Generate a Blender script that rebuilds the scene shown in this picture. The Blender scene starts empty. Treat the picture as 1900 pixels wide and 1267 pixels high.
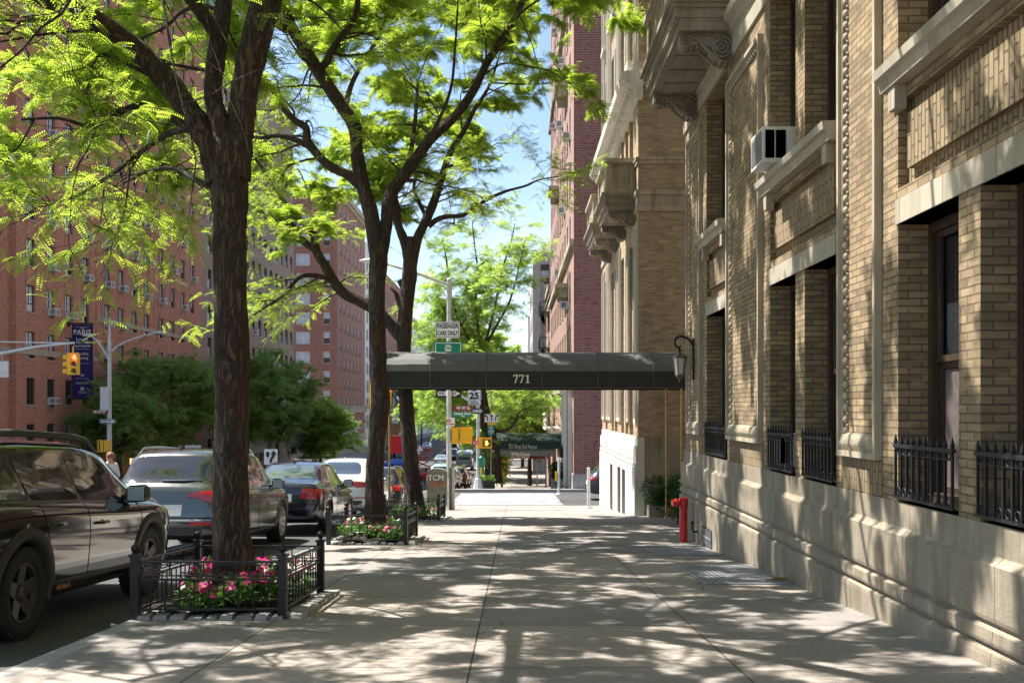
import bpy, math, random
import numpy as np
from mathutils import Vector, Matrix
R = math.radians
sc = bpy.context.scene
COL = sc.collection
random.seed(7); RNG = np.random.default_rng(11)

# ------------------------------------------------------------ camera
F = 1870.0                      # focal length in photo pixels (photo 1900 wide)
CZ = 1.22
cam_d = bpy.data.cameras.new("camera"); cam = bpy.data.objects.new("camera", cam_d)
COL.objects.link(cam); sc.camera = cam
cam.location = (0, 0, CZ); cam.rotation_euler = (R(90), 0, 0)
cam_d.sensor_width = 36; cam_d.lens = 36 * F / 1900
cam_d.shift_x = -5 / 1900; cam_d.shift_y = 124.5 / 1900
cam_d.clip_start = 0.05; cam_d.clip_end = 3000

# ------------------------------------------------------------ light
SUN_AZ, SUN_EL = R(66), R(60)   # azimuth left of the view direction, elevation
sdir = Vector((-math.sin(SUN_AZ) * math.cos(SUN_EL), math.cos(SUN_AZ) * math.cos(SUN_EL), math.sin(SUN_EL)))
sun_d = bpy.data.lights.new("sun", "SUN"); sun_d.energy = 5.0; sun_d.angle = R(0.45); sun_d.color = (1, .955, .88)
sun = bpy.data.objects.new("sun", sun_d); COL.objects.link(sun)
sun.rotation_euler = (-sdir).to_track_quat('-Z', 'Y').to_euler()
w = bpy.data.worlds.new("World"); sc.world = w; w.use_nodes = True
wn = w.node_tree.nodes; wl = w.node_tree.links
bg = wn["Background"]
sky = wn.new("ShaderNodeTexSky"); sky.sky_type = 'NISHITA'; sky.sun_disc = False
sky.sun_elevation = SUN_EL; sky.sun_rotation = -SUN_AZ; sky.air_density = 1.0; sky.dust_density = 0.7; sky.ozone_density = 1.2
# thin clouds low in the sky (by direction, so they hold from any viewpoint)
tc = wn.new("ShaderNodeTexCoord"); mp = wn.new("ShaderNodeMapping"); mp.inputs["Scale"].default_value = (1.6, 1.6, 5.0)
nz = wn.new("ShaderNodeTexNoise"); nz.inputs["Scale"].default_value = 2.6; nz.inputs["Detail"].default_value = 9; nz.inputs["Roughness"].default_value = .6
sx = wn.new("ShaderNodeSeparateXYZ"); mr = wn.new("ShaderNodeMapRange"); mh = wn.new("ShaderNodeMapRange")
mr.inputs[1].default_value = .50; mr.inputs[2].default_value = .74
mh.inputs[1].default_value = .03; mh.inputs[2].default_value = .30; mh.inputs[3].default_value = .95; mh.inputs[4].default_value = .05
mu = wn.new("ShaderNodeMath"); mu.operation = 'MULTIPLY'
mx = wn.new("ShaderNodeMixRGB"); mx.inputs[2].default_value = (5.6, 5.9, 6.3, 1)
wl.new(tc.outputs["Generated"], mp.inputs[0]); wl.new(mp.outputs[0], nz.inputs[0]); wl.new(nz.outputs[0], mr.inputs[0])
wl.new(tc.outputs["Generated"], sx.inputs[0]); wl.new(sx.outputs[2], mh.inputs[0])
wl.new(mr.outputs[0], mu.inputs[0]); wl.new(mh.outputs[0], mu.inputs[1]); wl.new(mu.outputs[0], mx.inputs[0])
wl.new(sky.outputs[0], mx.inputs[1]); wl.new(mx.outputs[0], bg.inputs[0])
bg.inputs[1].default_value = 0.088
vs = sc.view_settings; vs.view_transform = 'Standard'; vs.look = 'None'; vs.gamma = 1; vs.exposure = 1.38
sc.cycles.max_bounces = 6; sc.cycles.transparent_max_bounces = 6; sc.cycles.transmission_bounces = 4
sc.cycles.use_denoising = True

# ------------------------------------------------------------ ground profile
GP = [(-80, 4.6), (0, 0), (20, -1.144), (25, -1.44), (35, -2.23), (51, -2.83), (60, -3.55), (78, -4.9), (93, -5.8), (128, -6.2), (150, -6.25), (180, -5.8), (250, -5.5), (420, -8), (1500, -12)]
GY = np.array([g[0] for g in GP], float); GZ = np.array([g[1] for g in GP], float)
def gz(y): return float(np.interp(y, GY, GZ))
def P(px, py, d): return Vector(((px - 955) / F * d, d, CZ - (py - 758) / F * d))

# ------------------------------------------------------------ object helpers
def tag(o, label=None, cat=None, group=None, kind=None):
    if label: o["label"] = label
    if cat: o["category"] = cat
    if group: o["group"] = group
    if kind: o["kind"] = kind
    return o
def empty(name, loc, label=None, cat=None, group=None, rz=0):
    o = bpy.data.objects.new(name, None); COL.objects.link(o); o.location = loc; o.rotation_euler = (0, 0, rz)
    o.empty_display_size = .2
    return tag(o, label, cat, group)
def wloc(o):
    v = Vector((0, 0, 0))
    while o is not None: v = v + Vector(o.location); o = o.parent
    return v
def copy_tree(o, parent=None):
    c = o.copy(); COL.objects.link(c); c.parent = parent
    for ch in o.children: copy_tree(ch, c)
    return c
def mk_obj(name, me, mats, parent=None):
    o = bpy.data.objects.new(name, me); COL.objects.link(o)
    for m in (mats if isinstance(mats, (list, tuple)) else [mats]): me.materials.append(m)
    if parent is not None: o.parent = parent
    return o

class MB:
    """collects shapes, then links them as ONE mesh object"""
    def __init__(s): s.v = []; s.f = []; s.m = []; s.sm = []
    def add(s, vs, fs, m=0, smooth=False):
        b = len(s.v); s.v.extend([tuple(v) for v in vs]); s.f.extend([tuple(i + b for i in f) for f in fs])
        s.m.extend([m] * len(fs)); s.sm.extend([smooth] * len(fs)); return s
    def box(s, x0, x1, y0, y1, z0, z1, m=0):
        if x0 > x1: x0, x1 = x1, x0
        if y0 > y1: y0, y1 = y1, y0
        if z0 > z1: z0, z1 = z1, z0
        return s.add([(x0, y0, z0), (x1, y0, z0), (x1, y1, z0), (x0, y1, z0), (x0, y0, z1), (x1, y0, z1), (x1, y1, z1), (x0, y1, z1)],
                     [(0, 3, 2, 1), (4, 5, 6, 7), (0, 1, 5, 4), (1, 2, 6, 5), (2, 3, 7, 6), (3, 0, 4, 7)], m)
    def hexa(s, p, m=0):    # 8 points: bottom 4 ccw, top 4 ccw
        return s.add(p, [(0, 3, 2, 1), (4, 5, 6, 7), (0, 1, 5, 4), (1, 2, 6, 5), (2, 3, 7, 6), (3, 0, 4, 7)], m)
    def cbox(s, c, size, rot=None, m=0):
        h = Vector(size) / 2; M_ = rot or Matrix.Identity(3)
        pts = [Vector(c) + M_ @ Vector((a * h.x, b * h.y, d * h.z)) for d in (-1, 1) for a, b in ((-1, -1), (1, -1), (1, 1), (-1, 1))]
        return s.hexa(pts, m)
    def bar(s, a, b, wd, ht, m=0):     # box along a-b
        a = Vector(a); b = Vector(b); d = (b - a); L = d.length; q = d.to_track_quat('Y', 'Z').to_matrix()
        return s.cbox((a + b) / 2, (wd, L, ht), q, m)
    def quad(s, a, b, c, d, m=0): return s.add([a, b, c, d], [(0, 1, 2, 3)], m)
    def tube(s, pts, rad, n=8, m=0, cap=True, smooth=True):
        pts = [Vector(p) for p in pts]
        if not isinstance(rad, (list, tuple)): rad = [rad] * len(pts)
        rings = []; prev = None
        for i, p in enumerate(pts):
            t = (pts[min(i + 1, len(pts) - 1)] - pts[max(i - 1, 0)])
            if t.length < 1e-9: t = Vector((0, 0, 1))
            t.normalize()
            if prev is None:
                a = Vector((0, 0, 1)) if abs(t.z) < .9 else Vector((1, 0, 0)); u = t.cross(a).normalized()
            else:
                u = (prev - t * prev.dot(t))
                u = u.normalized() if u.length > 1e-6 else t.orthogonal().normalized()
            prev = u; w_ = t.cross(u)
            rings.append([p + (u * math.cos(2 * math.pi * k / n) + w_ * math.sin(2 * math.pi * k / n)) * rad[i] for k in range(n)])
        vs = [v for r_ in rings for v in r_]; fs = []
        for i in range(len(pts) - 1):
            for k in range(n):
                fs.append((i * n + k, i * n + (k + 1) % n, (i + 1) * n + (k + 1) % n, (i + 1) * n + k))
        s.add(vs, fs, m, smooth)
        if cap: s.add(rings[0], [tuple(range(n - 1, -1, -1))], m); s.add(rings[-1], [tuple(range(n))], m)
        return s
    def lathe(s, prof, c=(0, 0, 0), axis='Z', n=24, m=0, smooth=True):   # prof: (radius, height)
        c = Vector(c); vs = []; fs = []
        for r_, h in prof:
            for k in range(n):
                a = 2 * math.pi * k / n; x, y = r_ * math.cos(a), r_ * math.sin(a)
                p = {'Z': (x, y, h), 'X': (h, x, y), 'Y': (y, h, x)}[axis]; vs.append(c + Vector(p))
        for i in range(len(prof) - 1):
            for k in range(n): fs.append((i * n + k, i * n + (k + 1) % n, (i + 1) * n + (k + 1) % n, (i + 1) * n + k))
        return s.add(vs, fs, m, smooth)
    def ball(s, c, r, n=10, m=0, sq=(1, 1, 1)):
        c = Vector(c); k = max(4, n // 2)
        prof = [(max(1e-4, math.sin(math.pi * i / k)) * r, -math.cos(math.pi * i / k) * r) for i in range(k + 1)]
        b = MB(); b.lathe(prof, n=n)
        return s.add([c + Vector((v[0] * sq[0], v[1] * sq[1], v[2] * sq[2])) for v in b.v], b.f, m, True)
    def extr(s, poly, a0, a1, axis='Y', m=0, cap=True, smooth=False):   # poly in the 2 other axes: Y->(x,z) X->(y,z) Z->(x,y)
        def mk(p, a): return {'Y': (p[0], a, p[1]), 'X': (a, p[0], p[1]), 'Z': (p[0], p[1], a)}[axis]
        n = len(poly); vs = [mk(p, a0) for p in poly] + [mk(p, a1) for p in poly]
        fs = [(i, (i + 1) % n, n + (i + 1) % n, n + i) for i in range(n)]
        s.add(vs, fs, m, smooth)
        if cap: s.add(vs[:n], [tuple(range(n))], m); s.add(vs[n:], [tuple(range(n))], m)
        return s
    def xf(s, M_):
        s.v = [tuple(M_ @ Vector(v)) for v in s.v]; return s
    def merge(s, o, M_=None, m=None):
        vs = [M_ @ Vector(v) for v in o.v] if M_ is not None else o.v
        b = len(s.v); s.v.extend([tuple(v) for v in vs]); s.f.extend([tuple(i + b for i in f) for f in o.f])
        s.m.extend(o.m if m is None else [m] * len(o.f)); s.sm.extend(o.sm); return s
    def build(s, name, mats, parent=None, world=True, recalc=True):
        off = Vector((0, 0, 0)); loc = None
        if parent is not None:
            if world: off = wloc(parent)
        else:
            A = np.array(s.v) if s.v else np.zeros((1, 3))
            loc = Vector((float((A[:, 0].min() + A[:, 0].max()) / 2), float((A[:, 1].min() + A[:, 1].max()) / 2), float(A[:, 2].min()))); off = loc
        me = bpy.data.meshes.new(name)
        me.from_pydata([(v[0] - off.x, v[1] - off.y, v[2] - off.z) for v in s.v], [], s.f)
        me.polygons.foreach_set("material_index", s.m); me.polygons.foreach_set("use_smooth", s.sm)
        if recalc:
            import bmesh
            bm = bmesh.new(); bm.from_mesh(me); bmesh.ops.recalc_face_normals(bm, faces=bm.faces); bm.to_mesh(me); bm.free()
        me.update()
        o = mk_obj(name, me, mats, parent)
        if loc is not None: o.location = loc
        return o

def text(body, size, loc, rot, mat, parent=None, name="lettering", ext=.004, ax='CENTER', sx_=1.0, bold=0.0, sp=1.0, fit=None):
    """writing as a mesh; loc in world metres, baseline-centred; rot euler"""
    cu = bpy.data.curves.new(name, 'FONT'); cu.body = body; cu.size = size; cu.align_x = ax; cu.align_y = 'CENTER'
    cu.extrude = ext; cu.offset = bold; cu.resolution_u = 3; cu.space_character = sp
    t = bpy.data.objects.new(name, cu); COL.objects.link(t)
    dg = bpy.context.evaluated_depsgraph_get(); me = bpy.data.meshes.new_from_object(t.evaluated_get(dg))
    bpy.data.objects.remove(t); bpy.data.curves.remove(cu)
    if fit and len(me.vertices):
        xs_ = [v.co.x for v in me.vertices]; wd_ = (max(xs_) - min(xs_)) * sx_
        if wd_ > fit: sx_ *= fit / wd_
    off = wloc(parent) if parent is not None else Vector((0, 0, 0))
    M_ = Matrix.Translation(Vector(loc) - off) @ Matrix.Rotation(rot[2], 4, 'Z') @ Matrix.Rotation(rot[1], 4, 'Y') @ Matrix.Rotation(rot[0], 4, 'X') @ Matrix.Diagonal((sx_, 1, 1, 1))
    me.transform(M_); me.materials.clear(); me.name = name
    return mk_obj(name, me, mat, parent)
FRONT = (R(90), 0, 0)      # writing that faces the camera (-y)

# ------------------------------------------------------------ material helpers
class NT:
    def __init__(s, name):
        s.mat = bpy.data.materials.new(name); s.mat.use_nodes = True; s.nt = s.mat.node_tree
        s.bs = s.nt.nodes["Principled BSDF"]; s.out = s.nt.nodes["Material Output"]
    def n(s, typ, ins=None, **kw):
        nd = s.nt.nodes.new("ShaderNode" + typ)
        for k, v in kw.items(): setattr(nd, k, v)
        for k, v in (ins or {}).items():
            i = nd.inputs[k]
            if hasattr(v, "is_output") or isinstance(v, bpy.types.NodeSocket): s.nt.links.new(v, i)
            else: i.default_value = v
        return nd
    def link(s, a, b): s.nt.links.new(a, b)
    def pos(s): return s.n("NewGeometry").outputs["Position"]
    def wallcoord(s):      # (along the wall, height, 0) for any upright wall, (x,y) on flats
        g = s.n("NewGeometry"); p = s.n("SeparateXYZ", {0: g.outputs["Position"]}); nn = s.n("SeparateXYZ", {0: g.outputs["True Normal"]})
        ax = s.n("Math", {0: nn.outputs[0]}, operation='ABSOLUTE'); gx = s.n("Math", {0: ax.outputs[0], 1: .6}, operation='GREATER_THAN')
        az = s.n("Math", {0: nn.outputs[2]}, operation='ABSOLUTE'); gzz = s.n("Math", {0: az.outputs[0], 1: .7}, operation='GREATER_THAN')
        u = s.n("Mix", {0: gx.outputs[0], 2: p.outputs[0], 3: p.outputs[1]}, data_type='FLOAT')
        v = s.n("Mix", {0: gzz.outputs[0], 2: p.outputs[2], 3: p.outputs[1]}, data_type='FLOAT')
        return s.n("CombineXYZ", {0: u.outputs[0], 1: v.outputs[0]}).outputs[0]
    def noise(s, vec, scale, detail=4, rough=.55, sc3=None):
        if sc3: vec = s.n("Mapping", {0: vec, 3: sc3}).outputs[0]
        return s.n("TexNoise", {"Vector": vec, "Scale": scale, "Detail": detail, "Roughness": rough}).outputs[0]
    def ramp(s, fac, *stops):
        r_ = s.n("ValToRGB", {0: fac}); e = r_.color_ramp.elements
        while len(e) < len(stops): e.new(.5)
        for el, (p, c) in zip(e, stops): el.position = p; el.color = (*c, 1) if len(c) == 3 else c
        return r_.outputs[0]
    def mix(s, fac, a, b, mode='MIX'):
        def c(v): return (*v, 1) if isinstance(v, tuple) and len(v) == 3 else v
        return s.n("MixRGB", {0: fac, 1: c(a), 2: c(b)}, blend_type=mode).outputs[0]
    def mr(s, v, a, b, c=0., d=1.): return s.n("MapRange", {0: v, 1: a, 2: b, 3: c, 4: d}).outputs[0]
    def bump(s, h, strength=.3, dist=.02, nrm=None):
        ins = {"Height": h, "Strength": strength, "Distance": dist}
        if nrm is not None: ins["Normal"] = nrm
        return s.n("Bump", ins).outputs[0]
    def fin(s, col=None, rough=None, nrm=None, metal=None, **kw):
        def st(k, v):
            if v is None: return
            if isinstance(v, bpy.types.NodeSocket): s.link(v, s.bs.inputs[k])
            else: s.bs.inputs[k].default_value = (*v, 1) if isinstance(v, tuple) and len(v) == 3 else v
        st("Base Color", col); st("Roughness", rough); st("Metallic", metal); st("Normal", nrm)
        for k, v in kw.items(): st(k.replace("_", " "), v)
        return s.mat

def m_plain(name, col, rough=.6, metal=0., var=.12, bump=0., scale=6., **kw):
    t = NT(name); n1 = t.noise(t.pos(), scale, 5)
    c = t.mix(t.mr(n1, .3, .7), tuple(x * (1 - var) for x in col), tuple(min(1, x * (1 + var)) for x in col))
    nr = t.bump(t.noise(t.pos(), scale * 12, 3), bump, .01) if bump else None
    rr = t.mr(n1, .3, .7, max(0, rough - .06), min(1, rough + .06))
    return t.fin(c, rr, nr, metal, **kw)
def m_paint(name, col, metal=.0, rough=.25, coat=1.0, flake=0.0):
    t = NT(name); d = t.noise(t.pos(), 3, 5)
    c = t.mix(t.mr(d, .45, .8, 0, .10), col, (.16, .15, .13))
    return t.fin(c, t.mr(d, .3, .7, rough, rough + .08), None, metal, Coat_Weight=coat, Coat_Roughness=.04)
def m_glass(name, col=(.02, .025, .03), rough=.03, spec=.8):
    t = NT(name); n1 = t.noise(t.pos(), 1.3, 2)
    return t.fin(t.mix(n1, col, tuple(c * 1.6 for c in col)), t.mr(t.noise(t.pos(), 9, 4), .4, .8, rough, rough + .1), t.bump(n1, .06, .05), 0., Specular_IOR_Level=spec, Coat_Weight=.6, Coat_Roughness=.02)
def m_emit(name, col, st):
    t = NT(name); return t.fin(tuple(c * .6 for c in col), .4, None, 0., Emission_Color=col, Emission_Strength=st)
def m_brick(name, c1, c2, mortar, bw=.205, bh=.067, ms=.011, bump=.6, rough=.9, var=.25, vert=False, big=.0, hdr=None, tile=.8, grit=.5):
    t = NT(name); v = t.wallcoord()
    if vert: v = t.n("Mapping", {0: v, 2: (0, 0, R(90))}).outputs[0]
    wob = t.n("MixRGB", {0: .006, 1: v, 2: t.n("TexNoise", {"Vector": v, "Scale": 6.}).outputs[1]}, blend_type='ADD').outputs[0]
    b = t.n("TexBrick", {"Vector": wob, "Color1": (*c1, 1), "Color2": (*c2, 1), "Mortar": (*mortar, 1), "Scale": 1.0, "Mortar Size": ms, "Mortar Smooth": .25, "Bias": 0., "Brick Width": bw, "Row Height": bh}, offset=.5)
    if hdr: b.squash = hdr; b.squash_frequency = 2
    g = t.noise(t.pos(), 90, 3, .6); l = t.noise(t.pos(), .7, 6, .6)
    c = t.mix(.55, b.outputs[0], t.mix(g, (.35, .35, .35), (1.0, 1.0, 1.0)), 'MULTIPLY') if grit else b.outputs[0]
    pb = t.n("TexNoise", {"Vector": t.n("Mapping", {0: v, 3: (1 / bw, 1 / bh, 1)}).outputs[0] if not vert else v, "Scale": .62, "Detail": 1.}).outputs[0]
    c = t.mix(t.mr(pb, .30, .44, .55, 0.), c, tuple(x * .55 for x in c2), 'MIX'); c = t.mix(t.mr(pb, .60, .72, 0, .45), c, tuple(min(1, x * 1.18) for x in c1), 'MIX')
    stn = t.noise(v, 2.1, 6, .65, (1.3, .22, 1)); c = t.mix(t.mr(stn, .55, .75, 0, .35), c, tuple(x * .35 for x in c2), 'MIX')
    c = t.mix(1., c, t.mix(l, (1 - var,) * 3, (1 + var * .6, 1 + var * .55, 1 + var * .4)), 'MULTIPLY')
    inv = t.n("Math", {0: 1., 1: b.outputs[1]}, operation='SUBTRACT').outputs[0]
    nr = t.bump(g, bump * .55 * grit, .006, t.bump(inv, bump, .014))
    return t.fin(c, rough, nr, 0.)
def m_stone(name, c1, c2, joint=None, jh=None, speck=.5, stain=.5, rough=.85, streak=True, bump=.25):
    t = NT(name); v = t.wallcoord(); p = t.pos()
    s1 = t.noise(p, 160, 2, .6); s2 = t.noise(p, 2.2, 6, .62)
    c = t.mix(t.mr(s2, .3, .72), c1, c2)
    c = t.mix(speck, c, t.ramp(s1, (.36, (.42, .41, .4)), (.56, (1, 1, 1))), 'MULTIPLY')
    if streak:
        st = t.noise(v, 3.2, 5, .6, (1.6, .16, 1)); c = t.mix(t.mr(st, .5, .72, 0, stain), c, (.13, .105, .07), 'MIX')
        st2 = t.noise(v, 5.1, 5, .6, (1.2, .12, 1)); c = t.mix(t.mr(st2, .58, .75, 0, stain * .7), c, tuple(min(1, x * 1.45) for x in c2), 'MIX')
    h = t.n("Math", {0: s1, 1: .5}, operation='MULTIPLY').outputs[0]
    nr = t.bump(h, bump, .006, t.bump(s2, .3, .03))
    if joint:
        b = t.n("TexBrick", {"Vector": t.n("Mapping", {0: v, 1: (.4, 23., 0)}).outputs[0], "Color1": (1, 1, 1, 1), "Color2": (.86, .86, .84, 1), "Mortar": (.3, .28, .25, 1), "Scale": 1., "Mortar Size": .005, "Mortar Smooth": .3, "Brick Width": joint, "Row Height": jh or 50.}, offset=.5)
        c = t.mix(1., c, b.outputs[0], 'MULTIPLY')
    return t.fin(c, rough, nr, 0.)
# ------------------------------------------------------------ materials
BR_TAN = m_brick("tan tapestry brick", (.46, .335, .195), (.265, .19, .112), (.17, .125, .08), bw=.205, bh=.0595, ms=.0065, bump=1.0, var=.22, grit=1.0)
BR_TANV = m_brick("tan soldier brick", (.42, .315, .185), (.29, .21, .125), (.14, .105, .065), bw=.2, bh=.066, ms=.009, bump=1.0, var=.2, vert=True, grit=1.0)
BR_TAN2 = m_brick("tan brick of the next wing", (.52, .385, .23), (.37, .25, .15), (.44, .38, .29), bw=.215, bh=.068, ms=.010, bump=.5, var=.12, grit=.7)
BR_RED = m_brick("red brick", (.62, .26, .17), (.47, .185, .12), (.52, .37, .28), bw=.215, bh=.075, ms=.010, bump=.3, var=.22, grit=.5)
BR_PLUM = m_brick("plum brick", (.37, .15, .105), (.17, .09, .09), (.62, .56, .52), bw=.24, bh=.085, ms=.016, bump=.3, var=.2, hdr=.55, grit=.3)
BR_ORNG = m_brick("pinkish brick", (.46, .27, .215), (.36, .20, .16), (.42, .34, .30), bw=.215, bh=.075, ms=.010, bump=.3, var=.18, grit=.4)
BR_GREY = m_brick("grey brown brick", (.42, .29, .23), (.31, .21, .165), (.40, .34, .29), bw=.215, bh=.075, ms=.010, bump=.3, var=.2, grit=.4)
BR_RED2 = m_brick("dark red brick", (.46, .21, .15), (.36, .155, .11), (.30, .2, .17), bw=.215, bh=.075, ms=.010, bump=.2, var=.2, grit=.4)
ST_BASE = m_stone("granite plinth stone", (.28, .232, .17), (.42, .355, .27), joint=1.45, speck=.75, stain=.75, bump=.4)
ST_LIGHT = m_stone("limestone trim", (.38, .335, .265), (.50, .445, .36), joint=.78, speck=.3, stain=.35, bump=.12)
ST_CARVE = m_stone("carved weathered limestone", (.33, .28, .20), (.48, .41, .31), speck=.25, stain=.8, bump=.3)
ST_DARK = m_stone("dark carved limestone", (.20, .17, .135), (.34, .29, .235), speck=.3, stain=.9, bump=.4)  # darker stone tone of the balcony slabs and brackets
ST_WHITE = m_stone("pale limestone", (.58, .54, .47), (.70, .66, .58), joint=1.1, speck=.2, stain=.25, bump=.1)
ST_GREY = m_stone("grey concrete block wall", (.40, .38, .37), (.50, .475, .46), speck=.2, stain=.2, bump=.1)
ST_FAR = m_stone("far pale facade", (.62, .60, .58), (.72, .70, .67), speck=.1, stain=.2, bump=.1)
WOOD_F = m_plain("brown window timber", (.05, .032, .022), .45, var=.3, scale=20)
FR_DARK = m_plain("dark window metal", (.025, .03, .035), .4)
FR_WHITE = m_plain("white window paint", (.7, .7, .68), .5)
GLASS = m_glass("window glass dark", (.018, .02, .022))
GLASS_SKY = m_glass("window glass painted sky", (.34, .40, .46), .06, .9)  # pale sky reflection put into the glass colour
BLIND = m_plain("window blind", (.62, .63, .62), .7, var=.1, scale=2)
CURT = m_plain("brown curtain", (.10, .075, .07), .85, var=.3, scale=9)
IRON = m_plain("black painted iron", (.012, .012, .014), .38, var=.4, bump=.15, scale=30)
IRON_W = m_plain("black window iron", (.02, .02, .024), .42, .2, var=.4, bump=.2, scale=30)
AC_W = m_plain("white air conditioner casing", (.66, .66, .64), .5, var=.08)
AC_G = m_plain("air conditioner grille", (.22, .22, .215), .6, var=.2, scale=60)
STEEL = m_plain("galvanised steel", (.42, .43, .44), .45, .55, var=.15, bump=.1, scale=8)
STEELP = m_plain("grey painted steel", (.50, .51, .51), .5, .1, var=.14, scale=6)
BRASS = m_plain("brass", (.40, .28, .09), .3, .85, var=.2, scale=12)
RUBBER = m_plain("black rubber", (.018, .017, .017), .8, var=.3, bump=.3, scale=30)
PLAST = m_plain("dark car plastic", (.035, .033, .032), .62, var=.15, bump=.1, scale=40)
CHROME = m_plain("chrome", (.7, .7, .7), .12, 1., var=.05)
ALLOY = m_plain("alloy wheel silver", (.42, .42, .43), .3, .8, var=.1)
ALLOY_D = m_plain("alloy wheel dark", (.04, .036, .033), .4, .4, var=.1)
RED_L = m_plain("red tail lamp lens", (.42, .008, .012), .12, 0., var=.1, Coat_Weight=1.)
RED_P = m_plain("red enamel paint", (.62, .018, .018), .3, 0., var=.16, bump=.06, scale=9, Coat_Weight=.5)
YEL = m_plain("traffic yellow paint", (.80, .42, .01), .42, var=.1)
WHITE = m_plain("white sign sheet", (.78, .78, .76), .5, var=.05)
BLACK = m_plain("black sign paint", (.012, .012, .012), .5, var=.05)
GREEN_S = m_plain("green sign sheet", (.0, .20, .10), .45, var=.06)
BROWN_S = m_plain("brown sign sheet", (.20, .035, .018), .5, var=.08)
RED_S = m_plain("red sign paint", (.62, .02, .03), .5, var=.06)
NAVY = m_plain("navy banner cloth", (.014, .012, .115), .75, var=.25, scale=3)
CREAM = m_plain("cream print", (.78, .74, .62), .6, var=.05)
ORANGE = m_plain("orange plastic", (.80, .10, .015), .45, var=.1)
BLUE_T = m_plain("blue tarpaulin", (.01, .13, .55), .55, var=.2)
CANVAS = m_plain("charcoal awning canvas", (.026, .024, .021), .82, var=.18, bump=.08, scale=5)
CANVAS_T = m_plain("grey awning canvas top", (.115, .115, .108), .82, var=.14, bump=.08, scale=5)
CANV_G = m_plain("green awning canvas", (.02, .05, .05), .8, var=.2)
CANV_R = m_plain("maroon awning canvas", (.12, .012, .018), .8, var=.2)
OLIVE = m_plain("olive postal paint", (.14, .14, .095), .5, .0, var=.2, bump=.1, scale=6)
GRAF = m_plain("orange graffiti paint", (.55, .17, .08), .6, var=.3)
SKIN = m_plain("skin", (.52, .30, .21), .55, var=.06)
BARKS = []
def m_bark(name, a, b_):
    t = NT(name); p = t.pos()
    wv = t.n("TexNoise", {"Vector": p, "Scale": 5., "Detail": 4.}).outputs[1]
    pw = t.n("MixRGB", {0: .10, 1: p, 2: wv}, blend_type='ADD').outputs[0]
    ph = t.n("Mapping", {0: pw, 3: (1., 1., .13)}).outputs[0]
    n1 = t.n("TexNoise", {"Vector": ph, "Scale": 26., "Detail": 8., "Roughness": .6, "Distortion": .5}, noise_type='RIDGED_MULTIFRACTAL' if False else 'FBM').outputs[0]
    n2 = t.n("TexNoise", {"Vector": ph, "Scale": 60., "Detail": 5., "Roughness": .7}).outputs[0]
    rid = t.n("Math", {0: t.n("Math", {0: n1, 1: .5}, operation='SUBTRACT').outputs[0]}, operation='ABSOLUTE').outputs[0]
    rv = t.mr(rid, 0., .10)
    h = t.n("Math", {0: rv, 1: t.n("Math", {0: n2, 1: .7}, operation='MULTIPLY').outputs[0]}, operation='ADD').outputs[0]
    c = t.mix(t.mr(h, .25, 1.3), a, b_)
    big = t.noise(p, 2.4, 5)
    c = t.mix(t.mr(big, .54, .72, 0, .55), c, (.15, .065, .032))
    c = t.mix(t.mr(t.noise(p, 3.7, 4), .56, .7, 0, .45), c, (.07, .085, .035))
    return t.fin(c, .92, t.bump(h, 1.0, .035), 0.)
BARK = m_bark("locust bark", (.028, .018, .013), (.135, .088, .062))
BARK_G = m_bark("greyish bark", (.05, .04, .032), (.20, .16, .125))
def m_leaf(name, c1, c2, tc_, tw=.45):
    t = NT(name); g = t.n("NewGeometry"); n1 = t.noise(g.outputs["Position"], 1.1, 3)
    f = t.n("Math", {0: t.n("Math", {0: g.outputs["Random Per Island"], 1: .45}, operation='MULTIPLY').outputs[0], 1: t.mr(n1, .3, .7, 0, .55)}, operation='ADD').outputs[0]
    c = t.mix(f, c1, c2); t.fin(c, .5, None, 0., Specular_IOR_Level=.35)
    tr = t.n("BsdfTranslucent", {0: t.mix(f, tuple(x * .75 for x in tc_), tc_)})
    mxs = t.n("MixShader", {0: tw, 1: t.bs.outputs[0], 2: tr.outputs[0]}); t.link(mxs.outputs[0], t.out.inputs[0]); return t.mat
LEAF = m_leaf("honey locust leaf", (.05, .125, .018), (.17, .28, .035), (.60, .78, .08), .57)
LEAF_D = m_leaf("dark street tree leaf", (.08, .19, .045), (.20, .36, .08), (.38, .58, .12), .45)
LEAF_L = m_leaf("light street tree leaf", (.08, .19, .03), (.20, .34, .06), (.60, .80, .15), .55)
LEAF_P = m_leaf("purple plum leaf", (.07, .018, .03), (.14, .04, .06), (.25, .06, .1), .3)
LEAF_B = m_leaf("ivy leaf", (.012, .05, .012), (.05, .13, .03), (.08, .2, .03), .2)
LEAF_F = m_leaf("impatiens leaf", (.04, .12, .02), (.11, .23, .05), (.2, .4, .06), .3)
PETAL = m_plain("magenta petal", (.75, .03, .28), .55, var=.2)
PETAL_W = m_plain("white petal", (.8, .76, .7), .6, var=.1)
PETAL_R = m_plain("coral petal", (.7, .06, .10), .55, var=.2)
SOIL = m_plain("soil", (.035, .025, .018), .95, var=.4, bump=.8, scale=25)

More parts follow.
